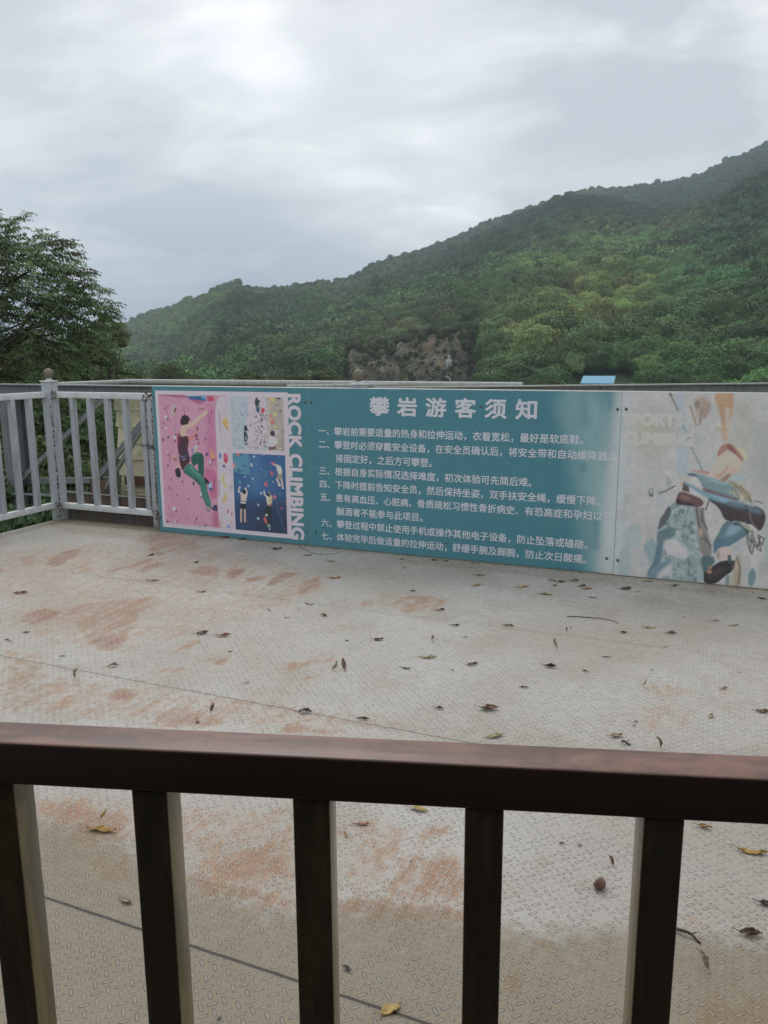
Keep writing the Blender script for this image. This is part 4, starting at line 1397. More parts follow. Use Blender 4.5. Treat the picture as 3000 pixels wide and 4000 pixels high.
LEAVES=[(0.467,0.703,0.047,'pod','dark',20,'tiny dark leaf curl lying left of the reddish smears in front of the left panel'),
(0.906,0.76,0.041,'pod','grey',40,'small grey leaf curl lying among the row of reddish smears before the left panel'),
(0.919,1.258,0.092,'thin','brown',-5,"thin brown leaf below the row of reddish smears, on the white railing's side"),
(0.324,1.78,0.076,'curl','brown',5,'brown leaf with raised edges lying nearest the open left edge of the deck'),
(1.356,1.338,0.055,'flat','tan',0,'pale tan leaf lying below the reddish smears, hardly darker than the deck'),
(1.995,0.751,0.08,'flat','orange',12,'tan orange leaf lying just in front of the first lines of the middle panel'),
(2.102,1.322,0.063,'thin','brown',-25,'thin brown leaf lying below the tan orange leaf, left of the dark rolled leaf'),
(1.934,1.502,0.059,'thin','tan',-50,'pale tan leaf stalk lying on the clean middle of the deck'),
(2.281,1.478,0.047,'roll','brown',-45,"dark brown rolled leaf on the deck below the middle panel's left seam"),
(2.101,1.583,0.03,'thin','dark',0,'tiny dark sliver of leaf right beside the pale tan leaf stalk'),
(1.812,1.976,0.067,'curl','brown',30,"brown folded leaf, left one of a side by side pair on the deck's left part"),
(1.938,1.968,0.079,'curl','red',5,'reddish boat shaped leaf, right one of a side by side pair left on the deck'),
(0.936,2.441,0.063,'thin','dark',-25,'thin dark leaf at the far left of the deck, beside a small dark scrap'),
(0.93,2.314,0.036,'pod','dark',10,'small dark leaf scrap at the left of the deck, beside a thin dark leaf'),
(2.715,1.716,0.053,'curl','dark',10,'dark leaf curled on the clean middle of the deck, left of centre'),
(2.571,1.79,0.019,'pod','dark',0,'dark crumb of leaf left of the dark curled leaf in the middle of the deck'),
(2.097,2.145,0.024,'pod','dark',0,'small square dark leaf scrap below the reddish boat shaped leaf'),
(1.363,2.505,0.036,'thin','grey',10,'faint grey leaf scrap above the long floor seam at the left'),
(1.686,2.513,0.051,'curl','tan',20,'small tan curled leaf on the long floor seam at the left'),
(1.627,2.691,0.049,'up','tan',70,'tan leaf with a dark underside standing on edge, just below the long floor seam'),
(2.684,2.158,0.046,'up','tan',70,'pale half of a standing pair of leaves in the middle of the deck'),
(2.714,2.136,0.062,'up','brown',95,'brown pointed leaf standing upright beside a pale one in the middle of the deck'),
(2.38,2.446,0.033,'thin','tan',25,'thin straw coloured leaf sliver just above the long floor seam'),
(2.408,2.753,0.038,'up','brown',60,'small brown leaf standing up close behind the brown hand rail, left of centre'),
(2.403,2.846,0.045,'curl','tan',-60,'crumpled pale leaf touching the edge of the brown hand rail in view, left of centre'),
(2.768,2.616,0.058,'curl','grey',-5,'grey brown arched leaf with a stalk turned up, beside the long floor seam'),
(3.017,2.584,0.049,'roll','dark',-10,'dark rolled leaf lying right on the long floor seam behind the hand rail'),
(0.652,0.012,0.098,'curl','brown',0,'brown leaf litter pushed against the foot of the left panel'),
(0.819,0.025,0.062,'pod','dark',0,'dark leaf clump at the foot of the left panel, under its lower picture'),
(1.237,0.209,0.081,'curl','dark',5,'dark crumpled leaf just in front of the foot of the left panel'),
(1.545,0.282,0.057,'flat','brown',5,'small flat brown leaf below the seam of the left and middle panels'),
(1.784,0.378,0.042,'flat','brown',-5,"tiny brown leaf in front of the middle panel's last lines, right of a vine"),
(2.337,0.362,0.03,'pod','dark',0,'round dark seed in front of the middle of the middle panel'),
(2.227,0.128,0.053,'thin','grey',60,'thin dry leaf leaning on the foot of the middle panel near its centre'),
(2.457,0.084,0.045,'pod','brown',-20,'brown curl at the foot of the middle panel, left of a dark curl'),
(2.542,0.074,0.035,'pod','dark',20,'dark curl at the foot of the middle panel, beside a brown curl'),
(2.745,0.048,0.062,'curl','tan',-10,'tan dry leaf right at the foot of the middle panel, right of its centre'),
(2.863,0.356,0.077,'thin','brown',0,'straight thin brown leaf lying parallel to the foot of the middle panel'),
(2.915,0.58,0.068,'flat','orange',35,'tan orange leaf lying slantwise below the straight thin brown leaf'),
(3.189,0.509,0.083,'flat','yellow',2,'long orange yellow leaf in front of the right part of the middle panel'),
(3.359,0.611,0.083,'flat','olive',-8,'yellowish leaf with a thin stalk, just right of and below the long orange yellow leaf'),
(3.344,0.311,0.063,'twig','brown',-45,'thin brown stem joined to a dark curled seed pod before the middle panel'),
(3.401,0.308,0.063,'pod','dark',5,'dark curled seed pod in front of the faded right end of the middle panel'),
(3.376,0.41,0.043,'pod','brown',30,'brown shrivelled leaf just below the dark curled seed pod'),
(3.475,0.253,0.053,'curl','grey',0,'small grey arched leaf under the lower screws between middle and right panel'),
(3.54,0.358,0.052,'curl','dark',15,"dark curled leaf touching a tan one, under the middle panel's right end"),
(3.575,0.398,0.067,'flat','orange',15,"tan leaf with a dark curled one on its left, under the middle panel's right end"),
(3.799,0.322,0.073,'curl','grey',5,'dark grey slim leaf below the seam of the middle and right panels'),
(3.873,0.345,0.039,'flat','yellow',20,'short bright yellow leaf just right of a dark grey slim leaf'),
(3.911,0.088,0.063,'flat','yellow',-10,'pale yellow leaf lying against the foot of the right panel, under the pale boulder'),
(4.082,0.139,0.068,'curl','brown',25,"dark brown split leaf at the foot of the right panel, under the climber's shoe"),
(3.632,0.577,0.053,'thin','dark',-30,'small dark sliver slanting down below the dark and tan pair'),
(4.575,0.232,0.049,'pod','dark',-30,'black curled leaf at the far right edge of the picture, close to the right panel'),
(2.578,0.844,0.033,'pod','brown',0,'small brown curl at the upper edge of the round rusty patch'),
(2.863,1.144,0.05,'curl','dark',5,'dark leaf curled at the right tip of the round rusty patch'),
(3.019,1.361,0.045,'curl','dark',-5,'dark leaf, left of two in a row below the round rusty patch'),
(3.288,1.259,0.05,'curl','dark',-10,'dark brown leaf, right of two in a row below the round rusty patch'),
(3.595,1.241,0.031,'up','dark',-60,"dark seed pod on a thin straw, below the long bent twig's left end"),
(3.875,1.147,0.036,'pod','dark',-20,"dark triangular leaf scrap below the long bent twig's right end"),
(3.992,1.015,0.076,'thin','yellow',-3,'long thin yellow leaf right of the long bent twig'),
(4.11,1.066,0.051,'roll','grey',-5,'rolled dark leaf with a pale inside, right of the long thin yellow leaf'),
(4.323,0.762,0.037,'curl','tan',20,'small tan leaf near the right edge, left of a yellow green one'),
(4.414,0.799,0.053,'flat','olive',15,'yellow green leaf with a dark tip near the right edge of the deck'),
(2.981,1.631,0.037,'up','tan',-60,'tan leaf tipped upright in the middle of the deck above a long yellowish leaf'),
(3.123,1.517,0.021,'pod','dark',0,'dark crumb of leaf right of the tan tipped up leaf'),
(3.584,1.5,0.054,'up','tan',70,'folded tan leaf with two pale wings in the right middle of the deck'),
(3.835,1.529,0.045,'thin','dark',12,'thin dark splintered leaf right of the folded tan leaf'),
(3.037,1.858,0.083,'flat','olive',-4,'long yellowish leaf with dark tips in the middle of the deck'),
(2.986,2.024,0.039,'curl','grey',-15,'dark grey leaf just below the long yellowish leaf with dark tips'),
(3.261,1.86,0.058,'curl','brown',10,'brown boat shaped leaf with a stalk rising to the right'),
(3.609,1.758,0.062,'curl','black',-8,'black pointed leaf, the darkest in the right middle of the deck'),
(3.77,1.747,0.032,'pod','dark',-45,'small dark seed half right of the black pointed leaf'),
(3.547,2.032,0.037,'roll','grey',-10,'squarish dark grey rolled leaf lying alone in the middle of the deck'),
(4.04,1.826,0.039,'up','tan',-75,'slim tan leaf standing on end on a rusty stain at the right'),
(4.363,1.72,0.032,'curl','tan',0,'faint tan leaf on a stain near the right edge of the deck'),
(3.27,2.375,0.038,'curl','black',-20,'black leaf lying left of a crumpled brown one behind the hand rail'),
(3.463,2.305,0.079,'curl','brown',8,'crumpled brown leaf with dark stalks, largest one behind the hand rail in mid deck'),
(4.314,2.032,0.043,'curl','tan',55,'tan twisted leaf close behind the hand rail at the right'),
(4.507,1.909,0.054,'curl','brown',-12,'brown leaf cut by the right edge of the picture, behind the hand rail'),
(4.038,2.201,0.017,'pod','dark',0,'tiny dark curl among rusty specks behind the hand rail at the right'),
(3.548,2.529,0.071,'flat','olive',18,'yellow green leaf peeping over the hand rail right of centre'),
(3.979,2.351,0.054,'curl','tan',15,'tan arched leaf peeping over the hand rail at the right'),
(4.02,2.403,0.033,'twig','dark',-25,'short dark stick beside the tan arched leaf at the hand rail'),
(4.137,2.381,0.04,'up','brown',30,'brown leaf tip showing just above the hand rail at the right'),
(2.576,3.591,0.094,'big','ochre',3,'wide ochre leaf lying between the first two bars of the brown railing'),
(2.551,3.552,0.038,'up','yellow',70,'curled yellow leaf standing on the wide ochre leaf between the first two bars'),
(2.868,3.824,0.043,'curl','tan',-25,'pale dry leaf lying on the dark stain between the first two bars'),
(3.312,3.255,0.044,'flat','red',5,'rust red leaf lying just under the hand rail between the third and fourth bars'),
(3.29,3.327,0.033,'curl','orange',-55,'small orange brown leaf below the rust red one, close to the third bar'),
(3.449,3.113,0.06,'big','yellow',-12,'golden leaf right under the hand rail, left of the fourth bar'),
(3.525,3.82,0.025,'pod','grey',-40,'dark grey curled leaf low beside the third bar'),
(3.668,3.893,0.055,'big','yellow',35,'bright yellow leaf at the bottom of the picture between third and fourth bars'),
(4.059,3.168,0.029,'up','brown',80,'brown leaf standing upright between the fourth and fifth bars, above a round curl'),
(4.042,3.287,0.039,'nut','brown',0,'round brown curled leaf like a nut shell between the fourth and fifth bars'),
(4.304,2.871,0.042,'curl','orange',-8,'orange brown leaf tucked under the hand rail right of the fifth bar'),
(4.437,2.95,0.08,'big','ochre',-15,'golden brown leaf with a long stalk right of the fifth bar'),
(4.465,3.189,0.045,'curl','dark',-15,'dark leaf cut by the right edge of the picture, beside the fifth bar'),
(4.422,3.328,0.057,'curl','darkbrown',-10,'dark brown arched leaf low at the right edge beyond the fifth bar'),
(4.277,3.393,0.065,'twig','dark',-45,'thick dark twig lying against the right side of the fifth bar'),
(4.313,3.49,0.051,'up','tan',80,'tan leaf pointing away, low at the right of the fifth bar'),
(3.911,3.12,0.016,'pod','dark',0,'dark crumb of leaf just right of the fourth bar under the hand rail')]
LCOL={'dark':(84,74,68),'grey':(112,104,98),'brown':(134,106,88),'red':(158,104,84),'orange':(182,146,108),'yellow':(192,164,100),'tan':(174,156,130),'olive':(168,160,116),'black':(62,57,56),'ochre':(182,146,78),'darkbrown':(106,82,70)}
# ------------------------------------------------------------------ deck frame: x along the panels, -y towards the viewer
YAW = R(-22.648); ORG = Vector((-1.877, 6.549, 0.0))
def dk(u, w, z=0.0):                       # deck coordinates -> world
    return ORG + Vector((u * math.cos(YAW) + w * math.sin(YAW), u * math.sin(YAW) - w * math.cos(YAW), z))
def deck_thing(name, u, w, label, cat, group=None, z=0.0, rz=0.0): return empty(name, dk(u, w, z), YAW + rz, label, cat, group)
def inpoly(X, Y, p):
    r = np.zeros(X.shape, bool); n = len(p); j = n - 1
    for i in range(n):
        xi, yi = p[i]; xj, yj = p[j]
        if yi != yj:
            r ^= ((yi > Y) != (yj > Y)) & (X < (xj - xi) * (Y - yi) / (yj - yi) + xi)
        j = i
    return r
def blur(a, s):
    if s < 0.5: return a
    r = int(math.ceil(s * 2.2)); k = np.exp(-0.5 * (np.arange(-r, r + 1) / s) ** 2); k /= k.sum()
    for ax in (0, 1):
        pw = [(0, 0)] * a.ndim; pw[ax] = (r, r); b = np.pad(a, pw, mode='edge'); o = 0
        for i, w in enumerate(k):
            sl = [slice(None)] * a.ndim; sl[ax] = slice(i, i + a.shape[ax]); o = o + w * b[tuple(sl)]
        a = o
    return a

# ------------------------------------------------------------------ deck floor
us = np.concatenate([np.arange(-1.2, 6.6, 0.016), [7.0, 7.5, 8.0]]); ws = np.concatenate([np.arange(-0.12, 5.4, 0.016), [5.8, 6.4, 7.0, 7.6]])
U, V = np.meshgrid(us, ws)
nz = (fbm(U * 5, V * 5, 4, 3) - 0.5); nz2 = (fbm(U * 14, V * 14, 3, 9) - 0.5)
def stain(lst, soft):
    t = np.zeros(U.shape)
    for a, p in lst:
        pts = [(p[i] / 100, p[i + 1] / 100) for i in range(0, len(p), 2)]
        m = inpoly(U + nz * 0.10 + nz2 * 0.05, V + nz2 * 0.08, pts).astype(float) * a
        t = np.maximum(t, blur(m, soft))
    return t
rust = np.maximum(stain(RUST, 1.2), blur(stain(RUST, 1.0), 6.0) * 0.66); dirt_shade = stain(DIRT_SHADE, 3.0)  # second mask holds grime plus the soft shade painted over the near deck
edge = np.maximum(np.clip(1 - V / 0.30, 0, 1) * 0.4, np.clip(1 - V / 0.05, 0, 1) * 0.85) + np.clip(1 - (U + 1.2) / 0.25, 0, 1) * 0.4  # edge grime; narrow strip at the panel foot doubles as painted contact shadow
for s_ in (1.29, 2.61, 3.895): edge = np.maximum(edge, np.clip(1 - np.abs(V - s_) / 0.05, 0, 1) * 0.3)
dirt_shade = np.maximum(dirt_shade, edge)
verts = np.stack([U.ravel(), -V.ravel(), np.zeros(U.size)], -1)
me = np_mesh('deck_floor', verts, grid_faces(len(us), len(ws))[:, ::-1], False, dict(rust=rust.ravel(), dirt_shade=dirt_shade.ravel()))
m = M('checker_plate')
c = m.coord()
cr = m.coord(rot=(0, 0, R(45)))
sp = m.node('ShaderNodeSeparateXYZ'); m.l.new(cr, sp.inputs[0])
PIT = 0.0270
def lugs(m, sp):
    qx = m.math('DIVIDE', sp.outputs[0], PIT); qy = m.math('DIVIDE', sp.outputs[1], PIT)
    ix = m.math('FLOOR', qx); iy = m.math('FLOOR', qy)
    lx = m.math('SUBTRACT', m.math('FRACT', qx), 0.5); ly = m.math('SUBTRACT', m.math('FRACT', qy), 0.5)
    par = m.math('FLOORED_MODULO', m.math('ADD', ix, iy), 2.0)
    inv = m.math('SUBTRACT', 1.0, par)
    a = m.math('ADD', m.math('MULTIPLY', lx, inv), m.math('MULTIPLY', ly, par)); b = m.math('ADD', m.math('MULTIPLY', ly, inv), m.math('MULTIPLY', lx, par))
    # individual wear of each lug
    wn_ = m.node('ShaderNodeTexWhiteNoise', noise_dimensions='2D'); cb = m.node('ShaderNodeCombineXYZ'); m.l.new(ix, cb.inputs[0]); m.l.new(iy, cb.inputs[1]); m.l.new(cb.outputs[0], wn_.inputs[0])
    r = m.math('SQRT', m.math('ADD', m.math('POWER', m.math('DIVIDE', m.math('ABSOLUTE', a), 0.47), 2.0), m.math('POWER', m.math('DIVIDE', m.math('ABSOLUTE', b), 0.135), 2.0)))
    r = m.math('ADD', r, m.math('MULTIPLY', m.math('SUBTRACT', m.noise(c, 170, 3, 0.6), 0.5), 0.75))
    return r, wn_.outputs[0]
r, wr = lugs(m, sp)
top = m.math('SUBTRACT', 1.0, m.ss(r, 0.7, 1.12))
ring = m.math('MULTIPLY', m.ss(r, 0.78, 1.0), m.math('SUBTRACT', 1.0, m.ss(r, 1.05, 1.75)))
ru = m.attr('rust').outputs['Fac']; di = m.attr('dirt_shade').outputs['Fac']
nA = m.noise(c, 3.0, 8, 0.62); nB = m.noise(c, 26, 6, 0.65, 0.4); nC = m.noise(c, 140, 4, 0.6)
nS = m.noise(m.coord(scale=(7, 1.5, 1), rot=(0, 0, R(6))), 2.4, 8, 0.72, 0.5)
nL = m.noise(c, 0.9, 5, 0.55)
base = m.mix(m.ss(nL, 0.35, 0.68), (0.425, 0.385, 0.335), (0.52, 0.49, 0.45))
base = m.mix(m.math('MULTIPLY', m.ss(nA, 0.45, 0.72), 0.45), base, (0.36, 0.30, 0.23))
base = m.mix(m.math('MULTIPLY', m.ss(nC, 0.5, 0.75), 0.5), base, (0.19, 0.165, 0.13))
rk = m.ss(m.math('ADD', m.math('ADD', ru, m.math('MULTIPLY', m.math('SUBTRACT', nB, 0.5), 1.2)), m.math('MULTIPLY', m.math('SUBTRACT', nS, 0.5), 1.35)), 0.03, 0.55)
rk = m.math('MULTIPLY', m.math('MULTIPLY', rk, m.ss(ru, 0.02, 0.2)), m.math('ADD', 0.42, m.math('ADD', m.math('MULTIPLY', m.ss(nS, 0.42, 0.56), 0.45), m.math('MULTIPLY', m.ss(m.noise(c, 55, 4, 0.6), 0.42, 0.6), 0.25))))
rk = m.math('MULTIPLY', rk, m.math('SUBTRACT', 1.0, m.math('MULTIPLY', top, 0.55)))
faint = m.math('MULTIPLY', m.math('MULTIPLY', m.ss(nB, 0.56, 0.74), m.ss(nA, 0.42, 0.66)), 0.4)
rcol = m.mix(m.ss(m.math('ADD', m.math('MULTIPLY', nC, 0.6), m.math('MULTIPLY', m.math('SUBTRACT', 1.0, ru), 0.7)), 0.42, 0.95), (0.30, 0.135, 0.072), (0.45, 0.295, 0.18))
base = m.mix(m.math('MULTIPLY', m.math('MAXIMUM', rk, faint), 0.88), base, rcol)
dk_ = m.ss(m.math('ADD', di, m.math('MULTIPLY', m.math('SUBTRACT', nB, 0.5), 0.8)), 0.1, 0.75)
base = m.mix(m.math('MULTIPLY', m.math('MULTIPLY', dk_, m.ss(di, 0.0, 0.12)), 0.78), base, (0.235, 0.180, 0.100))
# dirt packed round the lugs, brown where rusty
rg = m.math('MULTIPLY', ring, m.math('ADD', m.math('ADD', 0.08, m.math('MULTIPLY', di, 0.30)), m.math('MULTIPLY', m.ss(m.math('ADD', m.math('ADD', m.math('MULTIPLY', nB, 0.8), m.math('MULTIPLY', nC, 0.5)), m.math('MULTIPLY', wr, 0.35)), 0.62, 0.95), 0.85)))
base = m.mix(rg, base, m.mix(m.ss(m.math('ADD', ru, m.math('MULTIPLY', m.math('SUBTRACT', nA, 0.5), 1.2)), 0.0, 0.4), (0.15, 0.14, 0.125), (0.20, 0.115, 0.06)))
base = m.mix(m.math('MULTIPLY', m.ss(m.noise(c, 260, 4, 0.7), 0.52, 0.72), m.math('ADD', 0.12, m.math('MULTIPLY', di, 0.45))), base, (0.11, 0.088, 0.06))
base = m.mix(m.math('MULTIPLY', top, 0.22), base, (0.46, 0.455, 0.44))
# plate joints
so = m.node('ShaderNodeSeparateXYZ'); m.l.new(c, so.inputs[0])
jo = None
wob = m.math('MULTIPLY', m.math('SUBTRACT', m.noise(c, 9, 3, 0.5), 0.5), 0.006)
for s_, wd, am in ((1.29, 0.0018, 0.22), (2.61, 0.0025, 0.6), (3.895, 0.0036, 0.9), (5.2, 0.004, 0.9)):
    dd = m.math('ABSOLUTE', m.math('ADD', m.math('ADD', so.outputs[1], s_), wob))
    j = m.math('MULTIPLY', m.math('SUBTRACT', 1.0, m.ss(dd, wd * 0.6, wd * 1.6)), am)
    jo = j if jo is None else m.math('MAXIMUM', jo, j)
for s_, wd, am, w0, w1 in ((1.885, 0.0016, 0.22, 2.2, 2.61), (0.1, 0.0016, 0.3, 2.61, 3.895)):
    dd = m.math('ABSOLUTE', m.math('SUBTRACT', m.math('ADD', so.outputs[0], wob), s_))
    inr = m.math('MULTIPLY', m.math('LESS_THAN', so.outputs[1], -w0), m.math('GREATER_THAN', so.outputs[1], -w1))
    jo = m.math('MAXIMUM', jo, m.math('MULTIPLY', m.math('MULTIPLY', m.math('SUBTRACT', 1.0, m.ss(dd, wd * 0.6, wd * 1.6)), am), inr))
base = m.mix(jo, base, (0.035, 0.03, 0.026))
h = m.math('ADD', m.math('MULTIPLY', top, m.math('ADD', 0.35, m.math('MULTIPLY', m.ss(nA, 0.38, 0.62), 0.65))), m.math('MULTIPLY', nC, 0.16)); h = m.math('ADD', h, m.math('MULTIPLY', m.noise(c, 320, 3, 0.7), 0.35)); h = m.math('SUBTRACT', h, m.math('MULTIPLY', jo, 1.5))
m.bump(h, 0.7, 0.0022)
mat_deck = m.done(base, m.math('ADD', 0.40, m.math('MULTIPLY', nB, 0.35)), 0.0, 0.42)
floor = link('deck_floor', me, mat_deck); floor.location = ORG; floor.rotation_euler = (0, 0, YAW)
setp(floor, 'large rust stained checker plate deck floor strewn with fallen leaves', 'floor', kind='structure')
# steel frame carrying the deck plates
mat_galv = weathered('galvanised_steel', (0.24, 0.25, 0.255), (0.13, 0.135, 0.135), (0.17, 0.10, 0.06), 0.28, 0.5, 1.0, 0.0)
b = MB()
for w_ in (0.0, 1.29, 2.61, 3.9, 5.2, 6.4, 7.5): b.box(-1.2, 8.0, -w_ - 0.05, -w_ + 0.05, -0.22, -0.012)
for u_ in (-1.15, 1.0, 3.2, 5.4, 7.9): b.box(u_ - 0.05, u_ + 0.05, -7.6, 0.1, -0.42, -0.225)
for u_ in (-1.1, 3.2, 7.8):
    for w_ in (0.0, 3.9, 7.5): b.box(u_ - 0.12, u_ + 0.12, -w_ - 0.12, -w_ + 0.12, -7.2, -0.43)
fr = b.build('deck_frame', mat_galv); fr.location = ORG; fr.rotation_euler = (0, 0, YAW)
setp(fr, 'galvanised steel frame under the checker plate deck', 'frame', kind='structure')

# ------------------------------------------------------------------ terrain
SKY = [(-75, 2.4), (-60, 2.2), (-45, 1.6), (-35, 1.3), (-28, 1.5), (-24, 1.4), (-21, 1.3), (-19.2, 1.55), (-17.59, 2.19), (-15.91, 3.01), (-13.16, 3.89), (-10.96, 4.81), (-10.03, 5.12), (-8.96, 4.76), (-7.22, 4.69), (-5.33, 5.0), (-2.93, 5.07), (-1.49, 5.76), (0.44, 6.57), (2.33, 7.03), (4.24, 7.67), (6.41, 8.65), (8.57, 9.32), (10.68, 9.91), (13.07, 10.57), (15.42, 10.59), (17.98, 10.71), (20.19, 10.96), (21.78, 11.62), (23.31, 12.12), (24.29, 12.61), (28, 14.0), (34, 15.5), (44, 16.5), (60, 15.0), (75, 13.0)]
SA = np.array([a for a, e in SKY]); SE = np.array([e for a, e in SKY])
def ridge_R(az): return np.interp(az, [-75, -30, -19, -12, -4, 2, 14, 40, 75], [880, 880, 800, 520, 520, 640, 760, 800, 800])
GZ = -7.0
def terrain(az, d):
    Rr = ridge_R(az); H = 1.45 + Rr * np.tan(np.radians(np.interp(az, SA, SE))) - 4.5
    foot = np.interp(az, [-75, -20, -10, 5, 25, 75], [500, 420, 150, 100, 85, 80])
    t = np.clip((d - foot) / (Rr - foot), 0, 1)
    x = d * np.sin(np.radians(az)); y = d * np.cos(np.radians(az))
    h = GZ + (H - GZ) * t ** 1.06
    win = np.sin(np.pi * t) ** 0.8
    gul = (fbm(x / 95, y / 150, 4, 5) - 0.5) * 2
    h = h + win * (gul * (4 + 0.055 * (H - GZ)) + (fbm(x / 30, y / 30, 3, 8) - 0.5) * 5)
    h = np.where(d > Rr, H - (d - Rr) * 0.35, h)
    cw = np.clip((az + 3.8) / 1.2, 0, 1) * np.clip((7.6 - az) / 1.2, 0, 1); q = np.clip((d - 150) / 28, 0, 1)
    h = h * (1 - cw * (1 - q)) + GZ * cw * (1 - q)          # quarry floor in front of the cliff
    return np.maximum(h, GZ - 0.02)
az = np.linspace(-75, 75, 301); dd = np.concatenate([np.linspace(40, 400, 120), np.linspace(408, 960, 100)])
AZ, DD = np.meshgrid(az, dd)
HH = terrain(AZ, DD)
vx = DD * np.sin(np.radians(AZ)); vy = DD * np.cos(np.radians(AZ))
me = np_mesh('hillside', np.stack([vx.ravel(), vy.ravel(), HH.ravel()], -1), grid_faces(len(az), len(dd)), True)
m = M('hillside_scrub'); c = m.coord()
g1 = m.noise(c, 0.02, 6, 0.6); g2 = m.noise(c, 0.4, 6, 0.7)
col = m.mix(m.ss(g1, 0.4, 0.65), (0.040, 0.066, 0.026), (0.070, 0.105, 0.035)); col = m.mix(m.ss(g2, 0.4, 0.7), col, (0.095, 0.12, 0.045))
m.bump(g2, 1.0, 1.5)
mat_hill = m.done(col, 0.9, 0, 0.2)
hill = link('hillside', me, mat_hill); setp(hill, 'green mountainside rising beyond the railing', 'hill', kind='structure')
gm = MB(); gm.add([(975 * math.cos(2 * math.pi * k / 64), 975 * math.sin(2 * math.pi * k / 64), GZ - 0.06) for k in range(64)], [tuple(range(64))])
ground = gm.build('ground', mat_hill); setp(ground, 'flat green valley ground far below the deck', 'ground', kind='structure')

# quarry cliff: a lumpy rock face with a back slope that runs into the hill
na, ns = 190, 120
ta = np.linspace(0, 1, na); ts = np.linspace(0, 1, ns); TA, TS = np.meshgrid(ta, ts)
CA = -3.4 + TA * 10.6
topz = np.interp(CA, [-3.4, -2.9, -2.2, -1.0, 0.4, 1.6, 3.0, 4.4, 5.4, 6.0, 6.7, 7.2], [-7, 0.5, 2.4, 2.7, 2.2, 3.2, 4.6, 5.4, 5.0, 3.2, -1, -7]) + (fbm(CA * 1.9, CA * 0, 4, 21) - 0.5) * 3.2
face = np.clip(TS / 0.66, 0, 1); back = np.clip((TS - 0.66) / 0.34, 0, 1)
zc = -7.4 + face ** 0.95 * (topz + 7.4) - back ** 1.5 * 3
dc = 143 + face ** 1.2 * 9 + back * 30
n_1 = fbm(TA * 16, TS * 11, 5, 31, 0.55) - 0.5; n_2 = np.abs(fbm(TA * 34 + TS * 5, TS * 18, 4, 37) - 0.5)
dc = dc - n_1 * 2.6 * (1 - back) + n_2 * 1.3 * (1 - back); zc = zc + n_1 * 1.2
rx = dc * np.sin(np.radians(CA)); ry = dc * np.cos(np.radians(CA))
me = np_mesh('rock_cliff', np.stack([rx.ravel(), ry.ravel(), zc.ravel()], -1), grid_faces(na, ns), False, dict(pale=(np.exp(-(((CA - 4.62 - 0.25 * (zc + 2) * 0.06) / 0.26) ** 2)) * np.clip((1.6 - zc) / 1.0, 0, 1) * (0.55 + 0.9 * n_1)).ravel()))
m = M('quarry_rock'); c = m.coord()
a = m.noise(m.coord(scale=(1, 1, 0.45)), 0.30, 8, 0.66, 0.6); b_ = m.noise(c, 1.4, 7, 0.7); e = m.noise(c, 0.09, 5, 0.6)
col = m.mix(m.ss(a, 0.38, 0.66), (0.30, 0.265, 0.205), (0.43, 0.385, 0.32))
col = m.mix(m.ss(e, 0.52, 0.66), col, (0.50, 0.38, 0.25))
col = m.mix(m.ss(b_, 0.60, 0.76), col, (0.75, 0.73, 0.70))
col = m.mix(m.math('MULTIPLY', m.ss(m.noise(c, 0.22, 6, 0.65), 0.50, 0.60), 0.8), col, (0.10, 0.14, 0.045))
col = m.mix(m.ss(m.attr('pale').outputs['Fac'], 0.15, 0.5), col, (0.80, 0.79, 0.76)); m.bump(m.math('ADD', a, b_), 1.0, 1.2)
cliff = link('rock_cliff', me, m.done(col, 0.9, 0, 0.3)); setp(cliff, 'brown and grey quarry rock face at the foot of the green mountain', 'cliff', kind='structure')

# ------------------------------------------------------------------ vegetation
def leaf_mat(name, tint_kind, rough=0.55, trans=0.25, var=0.5):
    m = M(name); t = m.attr('tint', tint_kind).outputs['Color']; c = m.coord(); n = m.noise(c, 1.3, 3, 0.6); n2 = m.noise(c, 7.0, 2, 0.5)
    lf = m.attr('leaf').outputs['Fac']
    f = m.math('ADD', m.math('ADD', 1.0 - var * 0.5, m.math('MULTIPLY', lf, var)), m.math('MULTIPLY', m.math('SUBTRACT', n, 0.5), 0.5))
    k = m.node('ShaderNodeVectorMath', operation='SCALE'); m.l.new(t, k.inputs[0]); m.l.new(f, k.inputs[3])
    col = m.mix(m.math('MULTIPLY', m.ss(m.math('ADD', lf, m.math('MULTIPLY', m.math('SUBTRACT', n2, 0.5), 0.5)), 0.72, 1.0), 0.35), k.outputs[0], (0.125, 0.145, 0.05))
    m.put(m.p.inputs['Base Color'], col); m.p.inputs['Roughness'].default_value = rough; m.p.inputs['Specular IOR Level'].default_value = 0.35
    if trans:
        tr = m.node('ShaderNodeBsdfTranslucent'); m.l.new(col, tr.inputs[0]); mx = m.node('ShaderNodeMixShader'); mx.inputs[0].default_value = trans
        out = m.n['Material Output']; m.l.new(m.p.outputs[0], mx.inputs[1]); m.l.new(tr.outputs[0], mx.inputs[2]); m.l.new(mx.outputs[0], out.inputs[0])
    return m.m
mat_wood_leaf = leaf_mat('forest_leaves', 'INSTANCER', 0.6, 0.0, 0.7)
mat_leaf = leaf_mat('tree_leaves', 'GEOMETRY', 0.5, 0.38, 0.8)
mat_bark = weathered('bark', (0.085, 0.07, 0.055), (0.04, 0.034, 0.028), None, 0, 0.85, 1.0, 0, True, 0.6)
def norm(a): return a / np.maximum(np.linalg.norm(a, axis=-1, keepdims=True), 1e-9)
